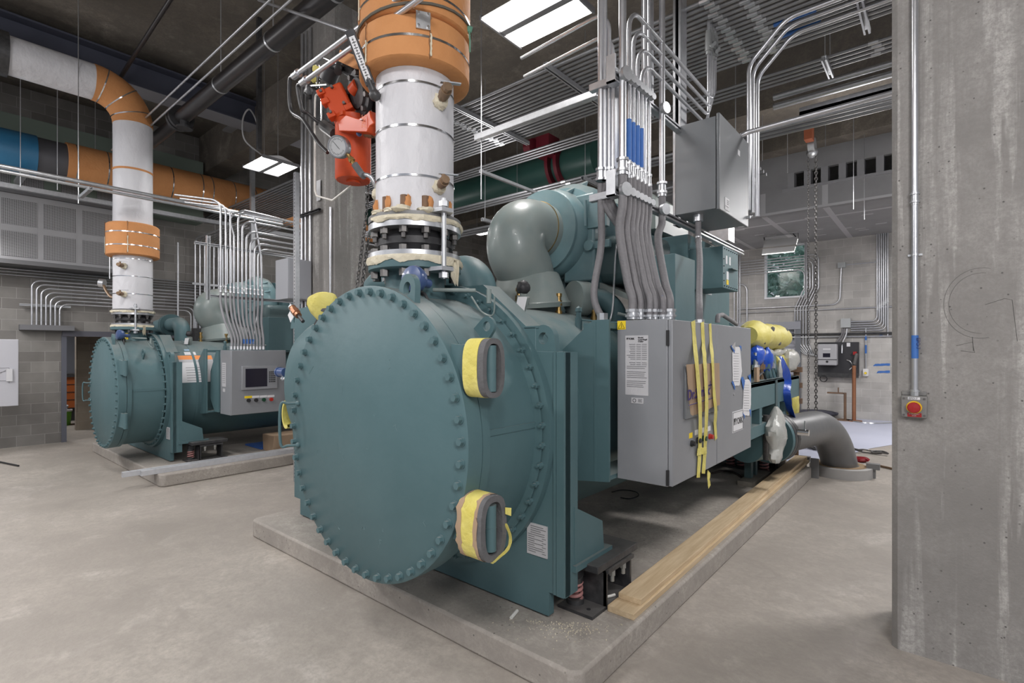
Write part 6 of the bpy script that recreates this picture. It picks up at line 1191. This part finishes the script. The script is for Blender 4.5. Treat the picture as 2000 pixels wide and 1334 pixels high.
# outlet, rusty pipes, tape marks
a = wall(1691, 727); ol = MB().box((a.x - .06, GW - .03, a.z - .1), (a.x + .06, GW + .04, a.z + .09)).build('power_outlet', WHITE, None, 'white power outlet box on the back wall below a thin conduit', 'outlet')
MB().cyl((a.x, GW - .04, a.z - .02), (a.x, GW - .1, a.z - .02), .03, n=8).build('yellow_plug', YEL, ol)
a2 = wall(1693, 640); o = conduit([(a.x, GW, a.z + .09), (a.x, GW, a2.z)], .018, 'thin upright conduit above the white outlet, wrapped in blue tape', None, 0)
for zz in (a.z + .5, a.z + .85): MB().cyl((a.x, GW, zz), (a.x, GW, zz + (.22 if zz < a.z + .6 else .12)), .024, n=10, caps=False).build('blue_tape_mark', BLUE, o)
for i, (x0, y0) in enumerate(((1705, 713), (1711, 727))):
    a, b = wall(x0, y0), wall(1738, y0 - 1); quad('tape_mark', BLUE, None, [(a.x, 16.497, a.z - .03), (b.x, 16.497, b.z - .03), (b.x, 16.497, b.z + .03), (a.x + .04, 16.497, a.z + .03)], .002, .006, i + 3, nrm=-YY); o = bpy.context.view_layer.objects.get('x'); 
tms = [o for o in COL.objects if o.name.startswith('tape_mark') and not o.parent]
for o, s_ in zip(tms, ('upper', 'lower')): tag(o, s_ + ' of two blue tape strips on the back wall beside the right column', 'tape')
a = wall(1719, 656); MB().box((a.x - .02, 16.494, a.z - .03), (a.x + .05, 16.499, a.z + .03)).build('tape_mark', BLUE, None, 'tiny blue tape scrap on the back wall above the two strips', 'tape')
for i, (px, py0, r_) in enumerate(((1668, 714, .045), (1650.5, 767, .032))):
    top = ony(px, py0, 15.9); st_ = MB().cyl((top.x, 15.9, 0), (top.x, 15.9, top.z), r_, n=12).cyl((top.x, 15.9, 0), (top.x, 15.9, .03), .18, n=18)
    if i: st_.cyl((top.x, 15.9, top.z - .02), (top.x - .40, 15.9, top.z - .02), .02, n=8).cyl((top.x - .15, 15.9, top.z - .02), (top.x - .15, 15.9, top.z + .13), .014, n=6).box((top.x - .4, 15.84, top.z - .03), (top.x - .05, 15.96, top.z + .0))
    st_.build('pipe_stand', COPPER if not i else RUST, None, ('tall rusty upright pipe standing before the back wall' if not i else 'short rusty pipe stand with a side tray before the back wall'), 'pipe stand')
# floor things at the back
MB().prism([onz(1560, 822, .004), onz(1760, 815, .004), onz(1760, 866, .004), onz(1700, 876, .004), onz(1640, 893, .004), onz(1540, 905, .004), onz(1500, 850, .004)], (0, 0, .004)).build('floor_daylight_patch', mat('pale_blue_daylight', (.50, .53, .66), .45, 0, (.58, .60, .72), 1.2, .5), None, 'pale bluish patch of painted daylight on the floor beyond the bent pipe', 'light patch')  # thin slab whose pale blue colour stands in for daylight on the floor
MB().sphere(onz(1597, 806, .12), .42, 20, 8, .15, (1.25, .5, .2), 4).build('dark_bundle', mat('dark_cloth', (.06, .06, .08), .9), None, 'dark cloth bundle lying on the floor at the base of the back wall', 'bundle')
a = onz(1698, 815, .0); b = onz(1760, 812, 0); MB().tube([a + ZZ * .14, b + ZZ * .14], .14, 14).build('paper_roll', mat('roll_white', (.5, .5, .55), .6, 0, (.2, .18, .2), 3, .3), None, 'large white roll lying on the floor beside the right column', 'roll')
MB().tube(rope([onz(1660, 822, .02), onz(1700, 827, .02), onz(1745, 826, .02)], 6), .02, 6).build('hose', GALV, None, 'pale hose lying on the floor before the white roll', 'hose')
q = random.Random(8)
def heap(c, n, s_, m, label, name, cat='debris', r=.02):
    mb = MB()
    P = [V(c) + V((q.gauss(0, s_), q.gauss(0, s_ * .6), q.uniform(.02, .07))) for _ in range(n)]; mb.tube(rope(P, 4), r, 6); return mb.build(name, m, None, label, cat)
heap(onz(1680, 903, 0), 9, .09, mat('tool_red', (.30, .01, .02), .4), 'red tangled tool lying on the floor beyond the bent pipe base', 'red_tool', 'tool', .03)
heap(onz(1695, 886, 0), 12, .16, NUT, 'small heap of chain and shackles on the pale daylight patch right of the bent pipe', 'chain_heap', 'chain', .014)
heap(onz(1592, 880, 0), 12, .14, NUT, 'small chain heap on the pale daylight patch seen under the bent pipe', 'chain_heap', 'chain', .014)
MB().tube([onz(1697, 905, .02), onz(1745, 916, .02)], .018, 6).build('crowbar', BRONZE, None, 'thin brown bar lying on the floor beside the red tool', 'bar')
# ------------------------------------------------------------------ bent grey pipe into the floor
gp_ = thing('bent_pipe', (-1.16, 9.04, 0), 'large dark grey bent pipe curving down into a concrete collar in the floor', 'pipe')
st0 = V((-1.60, 7.0, .775)); dirh = (V((-1.15, 9.0, 0)) - V((-1.60, 7.0, 0))).normalized(); Rb = .98; L_ = (V((-1.15, 9.0, 0)) - V((-1.60, 7.0, 0))).length - .955
P = [st0, st0 + dirh * L_] + [st0 + dirh * (L_ + Rb * sin(R(a))) - ZZ * (Rb - Rb * cos(R(a))) for a in range(5, 81, 5)]
MB().tube(P, .235, 40).build('pipe_body', DKPIPE, gp_)
MB().cyl(st0 - dirh * .10, st0 - dirh * .04, .31, n=32).cyl(st0 - dirh * .03, st0 + dirh * .03, .31, n=32).build('pipe_flange', BLACKS, gp_)
x_, y_, _ = basis(dirh)
for k in range(12): a = 2 * pi * k / 12; c = st0 + (x_ * cos(a) + y_ * sin(a)) * .275; MB().cyl(c - dirh * .15, c + dirh * .09, .018, n=6).build('flange_bolt', NUT, gp_)
a = onx(1562, 844, -1.2); MB().cyl(a - V((.02, 0, 0)), a + V((.09, 0, 0)), .035, n=12).cyl(a + V((.05, 0, 0)), a + V((.05, 0, .13)), .008, n=6).build('side_tap', CHROME, gp_)
bc = st0 + dirh * (L_ + .955); bc.z = 0
MB().lathe(bc, (0, 0, 1), [(.0, .23), (.0, .40), (.14, .40), (.145, .385), (.145, .23)], 40).build('floor_collar', mat('collar_concrete', (.36, .35, .34), .8, 0, (.42, .41, .40), 4, .5), None, 'round pale concrete collar on the floor around the bent pipe', 'collar')
MB().lathe(bc, (0, 0, 1), [(.146, .24), (.146, .33), (.152, .33), (.152, .24)], 40).build('sealant_ring', mat('tan_sealant', (.30, .21, .12), .8), gp_); 
for dx, dy in ((-.47, -.02), (.40, .03)): MB().obox(bc + V((dx, dy, .17)), V((.08, 0, 0)), V((0, .05, 0)), V((0, 0, .04))).box(bc + V((dx - .03, dy - .03, 0)), bc + V((dx + .03, dy + .03, .13))).build('form_clamp', mat('clamp_grey', (.2, .2, .2), .7), None, ('left' if dx < 0 else 'right') + ' grey form clamp on the floor beside the pale concrete collar', 'clamp')
MB().obox((-1.40, 8.50, .14), (.05, 0, 0), (0, .025, 0), (0, 0, .14)).build('form_post', bpy.data.materials['clamp_grey'], None, 'grey upright form block standing at the far right pad corner', 'block')
mk = MB(); z0 = .30
text('2', .09, bc + V((-.09, -.225, .27)), XX, ZZ, WHITE, gp_)
for k in range(7): mk.tube([bc + V((.03 + q.uniform(0, .11), -.215 + .02 * k * .1, .27 + q.uniform(0, .12))) + V((q.uniform(-.02, .02), 0, q.uniform(-.02, .02))) for _ in range(3)], .003, 4)
mk.build('chalk_marks', WHITE, gp_)
# ------------------------------------------------------------------ far end steel stand with wrapped pump gear
sf = thing('steel_stand', (-1.75, 7.0, .6), 'teal steel stand with long beam behind the large cabinet, carrying wrapped equipment', 'stand')
mb = MB().box((-1.56, 5.2, 1.22), (-1.50, 7.95, 1.50)); mb.build('long_beam', TEAL, sf, bevel=.004)
MB().box((-1.93, 5.2, 1.46), (-1.50, 7.95, 1.50)).box((-1.93, 7.93, 1.22), (-1.50, 7.97, 1.5)).build('top_frame', TEAL, sf)
MB().box((-1.62, 6.62, .9), (-1.49, 6.70, 1.50)).build('beam_splice', TEALD, sf)
for y in (5.55, 5.95, 6.75, 7.1): MB().box((-1.60, y, 1.0), (-1.50, y + .10, 1.22)).build('upright', TEAL, sf)
MB().box((-1.75, 5.3, .93), (-1.49, 6.25, 1.05)).build('lower_beam', TEAL, sf); MB().box((-1.80, 6.35, .95), (-1.5, 7.1, 1.08)).build('lower_beam', TEAL, sf)
MB().box((-1.92, 5.3, .90), (-1.62, 7.2, 1.22)).build('inner_panel', TEALD, sf); MB().cyl(st0 - dirh * .7, st0 - dirh * .14, .235, n=32).cyl(st0 - dirh * .17, st0 - dirh * .11, .31, n=32).build('outlet_nozzle', TEAL, sf)
MB().box((-1.92, 6.9, .17), (-1.84, 7.0, .95)).build('stand_foot', TEALD, sf); MB().box((-1.92, 7.12, .17), (-1.84, 7.2, .95)).build('stand_foot', TEALD, sf)
a = onx(1500, 652, -1.75)
wpump = thing('wrapped_motor', a - ZZ * .15, 'long motor wrapped in yellow plastic and tape on top of the far stand', 'wrapped equipment')
P0, P1 = onx(1462, 655, -1.75), onx(1527, 660, -1.75)
MB().tube([P0 + (P1 - P0) * k / 8 for k in range(9)], .17, 16, rf=lambda t: (.6, 1.12, 1.0, .86, 1.02, .90, 1.04, .96, .8)[min(8, int(t * 8 + .5))]).build('yellow_wrap', mat('crumpled_yellow', (.62, .53, .09), .5, 0, (.74, .67, .24), 5, .5, 1.0, 6), wpump)
for k, f in enumerate((.12, .35, .55, .8)):
    c = P0.lerp(P1, f) + V((.13, 0, .09 if k % 2 else -.08)); MB().sphere(c, .055, 8, 6, .2, (.4, 1, .6), k).build('bare_patch', GFOAM, wpump)
MB().tube(rope([P0 + V((.05, .2, -.2)), P0.lerp(P1, .5) + V((.05, 0, -.22)), P1 + V((.05, -.1, -.2))], 6), .05, 10, rf=lambda t: 1 + .3 * sin(t * 19)).build('plastic_film', CLEARP, wpump)
for i, (px, py, sx_, sz_, lab) in enumerate(((1478, 695, .16, .13, 'left blue plastic wrapping over fittings on the far stand'), (1496, 703, .14, .16, 'middle blue plastic bag over fittings on the far stand'), (1521, 716, .13, .14, 'dark blue plastic wrapping at the right of the far stand'))):
    c = onx(px, py, -1.68); MB().sphere(c, 1, 12, 8, .3, (.08, sx_, sz_), i + 2).build('blue_wrapping', BLUEP, None, lab, 'plastic wrap', 'blue plastic wraps on the far stand')
c = onx(1545, 703, -1.62); MB().sphere(c, 1, 14, 9, .25, (.10, .24, .15), 7).build('clear_plastic_bag', CLEARP, None, 'crumpled clear plastic bag at the right end of the far stand', 'plastic bag')
c = onx(1550, 700, -1.80); c.z = 1.66; c.y = min(c.y, 7.7); MB().cyl(c - YY * .25, c + YY * .25, .17, n=18).build('wrapped_fitting', YTAPE, None, 'yellow wrapped round fitting behind the clear plastic bag', 'wrapped equipment')
pts = [onx(px, py, -1.47) for px, py in ((1527, 702), (1534, 722), (1538, 745), (1535, 770), (1540, 795), (1549, 818))]; ribbon('blue_strap', BLUEP, pts, .10, YY, 'long blue plastic strap hanging down in front of the far stand', 'strap', .004, twist=2.4, seed=4)
pts = [onx(px, py, -1.46) for px, py in ((1514, 802), (1506, 822), (1503, 850), (1510, 872), (1518, 868), (1524, 845), (1527, 820), (1524, 804))]
mb = MB(); cc = onx(1500, 838, -1.50); q = random.Random(2); vs = []; nu, nv = 18, 12
prof = [.03, .10, .13, .16, .19, .20, .21, .20, .17, .15, .14, .13, .10]
for j in range(nv + 1):
    z = 1.22 - (1.22 - .60) * j / nv
    for i_ in range(nu): a = 2 * pi * i_ / nu; rr__ = prof[j] * (1 + .28 * (q.random() - .5)); vs.append((-1.42 + rr__ * .5 * cos(a), cc.y + .04 * sin(j) + rr__ * sin(a), z))
mb.add(vs, [(j * nu + i_, (j + 1) * nu + i_, (j + 1) * nu + (i_ + 1) % nu, j * nu + (i_ + 1) % nu) for j in range(nv) for i_ in range(nu)], True)
mb.build('clear_plastic_bag', CLEARP, None, 'large translucent plastic bag tied over a valve beside the bent pipe flange', 'plastic bag')
MB().cyl((-1.49, cc.y - .05, .62), (-1.49, cc.y - .05, 1.12), .05, n=12).build('wrapped_valve', NUT, sf)
for i, (px, h) in enumerate(((1476, .32), (1487, .30), (1497, .34), (1507, .30))):
    c = onx(px, 735, -1.66); MB().cyl((c.x, c.y, 1.5), (c.x, c.y, 1.5 + h), .026, n=10).cyl((c.x, c.y, 1.62), (c.x, c.y, 1.68), .045, n=8).build('riser_fitting', (GALV, BRONZE, TEAL, GALV)[i], sf)
for i in range(4): a_, b_ = onx(1500 + i * 5, 690, -1.7), onx(1507 + i * 7, 750, -1.62); MB().tube([a_, a_.lerp(b_, .5) + V((0, -.08, 0)), b_], .03, 8, bend=.1).build('teal_hose', TEAL, sf)
MB().tube(rope([onx(1472, 720, -1.6), onx(1480, 735, -1.6), onx(1490, 728, -1.6), onx(1496, 742, -1.6)], 5), .012, 6).build('control_wire', INK, sf)
a = onx(1525, 735, -1.60); MB().sphere(a, 1, 8, 8, .15, (.06, .10, .22), 3).build('foil_wrap', CLEARP, sf)
a = onx(1475, 735, -1.58); MB().box((a.x, a.y - .05, a.z - .1), (a.x + .03, a.y + .06, a.z + .1)).build('control_box', CARD, sf)
# free standing valve post behind
a = onx(1563, 770, -1.55); a = a + V((-.22, .9, 0)); vp = MB().cyl((a.x, a.y, .35), (a.x, a.y, a.z + .35), .045, n=12)
for z in (.75, 1.0, 1.25, 1.5): vp.cyl((a.x, a.y, z), (a.x, a.y, z + .08), .085, n=10)
vp.cyl((a.x, a.y, 1.3), (a.x, a.y - .2, 1.3), .05, n=10).cyl((a.x, a.y, .0), (a.x, a.y, .4), .03, n=8).build('valve_post', RUST, None, 'rusty upright valve and pipe assembly behind the bent pipe', 'valve')
a = onx(1548, 790, -1.62); MB().sphere(a, 1, 10, 8, .2, (.08, .15, .26), 3).build('yellow_wrapped_valve', YTAPE, None, 'small yellow wrapped valve below the beam end of the far stand', 'wrapped equipment')
# ------------------------------------------------------------------ emergency stop and conduit on the right column
FY = 3.96
ep = thing('emergency_stop_box', (-.13, FY - .04, 1.437), 'grey emergency stop box with red mushroom button on the right column', 'emergency stop')
p, q_ = ony(1763, 818, FY), ony(1812, 771, FY)
body = MB().box((-.185, FY - .055, 1.445), (-.062, FY, 1.575)).box((-.185, FY - .012, 1.575), (-.065, FY - .002, 1.60)).build('box', mat('epo_grey', (.20, .195, .19), .5, .2, (.235, .23, .22), 6, .5), ep, bevel=.004)
for x in (-.172, -.075):
    for z in (1.46, 1.56): MB().cyl((x, FY - .055, z), (x, FY - .061, z), .006, n=10).build('screw', NUT, body)
MB().box((-.153, FY - .058, 1.553), (-.095, FY - .055, 1.568)).build('tag_plate', WHITE, body); text('EPO-7', .0145, (-.149, FY - .0585, 1.5555), XX, ZZ, INK, body, squash=1.1)
bt_ = V((-.123, FY - .055, 1.508)); MB().lathe(bt_, (0, -1, 0), [(0, .036), (.006, .038), (.010, .034), (.010, 0)], 32).build('yellow_ring', YELP, ep)
MB().lathe(bt_ - YY * .010, (0, -1, 0), [(0, .012), (.018, .012), (.020, .029), (.028, .032), (.034, .028), (.037, .0)], 32).build('red_button', REDP, ep)
pl_r = MB().box((-.155, FY - .058, 1.450), (-.088, FY - .055, 1.474)).build('red_plate', REDP, body); text('EMERGENCY', .0085, (-.149, FY - .0588, 1.4645), XX, ZZ, WHITE, pl_r, squash=1.05); text('STOP', .0085, (-.133, FY - .0588, 1.4545), XX, ZZ, WHITE, pl_r)
cu_ = MB().cyl((-.120, FY - .028, 1.60), (-.120, FY - .028, 6.9), .0165, n=20).build('conduit', EMT, None, 'single straight steel conduit running up the face of the right column', 'conduit')
MB().cyl((-.120, FY - .028, 1.575), (-.120, FY - .028, 1.612), .023, n=8).cyl((-.120, FY - .028, 1.60), (-.120, FY - .028, 1.607), .028, n=12).build('box_connector', GALV, cu_)
za = ony(1786, 400, FY - .03).z; MB().cyl((-.120, FY - .028, za), (-.120, FY - .028, za + .08), .0195, n=16).cyl((-.120, FY - .028, za + .06), (-.120, FY - .028, za + .068), .026, n=16).cyl((-.120, FY - .028, za + .012), (-.120, FY - .028, za + .02), .026, n=16).build('coupling', GALV, cu_)
za = ony(1786, 498, FY - .03).z; MB().box((-.155, FY - .01, za - .004), (-.085, FY, za + .008)).cyl((-.120, FY - .028, za - .006), (-.120, FY - .028, za + .006), .021, n=16).build('strap', GALV, cu_)
za, zb = ony(1786, 700, FY - .03).z, ony(1786, 655, FY - .03).z
bt = MB().cyl((-.120, FY - .028, za), (-.120, FY - .028, zb), .0178, n=20, caps=False).build('blue_tape_mark', BLUE, cu_); text('EPO-7', .026, (-.112, FY - .0462, zb - .015), -ZZ, XX, mat('navy_ink', (.01, .02, .12), .6), bt)
# pencil marks on the column
mk = MB(); cc = ony(1915, 592, FY)
for r_, a0, a1 in ((.175, 75, 290), (.150, 80, 275)):
    mk.tube([(cc.x + r_ * .92 * cos(R(a)), FY - .0006, cc.z + r_ * 1.15 * sin(R(a))) for a in range(a0, a1, 8)], .0008, 4)
mk.tube([(cc.x + .02, FY - .0006, cc.z - .01), (cc.x + .10, FY - .0006, cc.z + .02), (cc.x + .13, FY - .0006, cc.z + .01), (cc.x + .15, FY - .0006, cc.z - .22)], .0010, 4)
a = ony(1890, 675, FY); mk.tube([(a.x - .05, FY - .0006, a.z), (a.x + .02, FY - .0006, a.z + .02), (a.x + .03, FY - .0006, a.z - .04), (a.x - .03, FY - .0006, a.z - .03)], .0012, 4).tube([(a.x + .02, FY - .0006, a.z + .05), (a.x + .025, FY - .0006, a.z - .03)], .0014, 4)
colr = [o for o in COL.objects if o.name == 'concrete_column'][0]; mko = mk.build('pencil_marks', mat('pencil', (.09, .088, .085), .8), None); mko.parent = colr; mko.location = mko.location - colr.location
# ------------------------------------------------------------------ things on and by the far pad
for i, (a, b, w_, lab) in enumerate((((-8.30, 1.88), (-8.22, 6.6), .062, 'longer slotted steel channel lying along the edge of the far pad'), ((-8.20, 2.06), (-8.12, 5.9), .062, 'shorter slotted steel channel lying nearer the edge of the far pad'))):
    z = .17 + .045 * 0; mb = MB().strut((*a, z + .032), (*b, z + .032), (0, 0, -1), w_); o = mb.build('slotted_channel', GALVP, None, lab, 'strut', 'loose slotted channels on the far pad')
    sl = MB(); y = a[1] + .05
    while y < a[1] + 3.4: f = (y - a[1]) / (b[1] - a[1]); x = a[0] + (b[0] - a[0]) * f; sl.box((x + w_ / 2 + .0015, y, z + .026), (x + w_ / 2 + .003, y + .028, z + .040)); y += .05
    sl.build('slot_row', INK, o)
bx = MB(); c = V((-8.55, 4.15, .17)); q = random.Random(6)
P = [V((x, y, z)) for z in (0, .30) for x, y in ((-.22, -.25), (.2, -.25), (.2, .28), (-.22, .28))]; P = [c + p + V((q.uniform(-.03, .03), q.uniform(-.03, .03), 0 if p.z == 0 else q.uniform(-.05, .03))) for p in P]
bx.add(P, [(0, 3, 2, 1), (4, 5, 6, 7), (0, 1, 5, 4), (1, 2, 6, 5), (2, 3, 7, 6), (3, 0, 4, 7)]).build('crumpled_carton', CARD, None, 'crumpled brown cardboard carton on the far pad under the touchscreen cabinet', 'carton', bevel=.012)
MB().box((-9.4, 3.9, .175), (-8.8, 4.9, .20)).build('blue_board', mat('blue_foam_board', (.04, .12, .40), .6), None, 'flat blue board lying on the far pad under the chiller', 'board')
MB().cyl((-12.0, 1.0, .02), (-11.2, 1.2, .02), .012, n=6).build('loose_wire', INK, None, 'short dark wire lying on the floor beside the far chiller cover', 'wire')
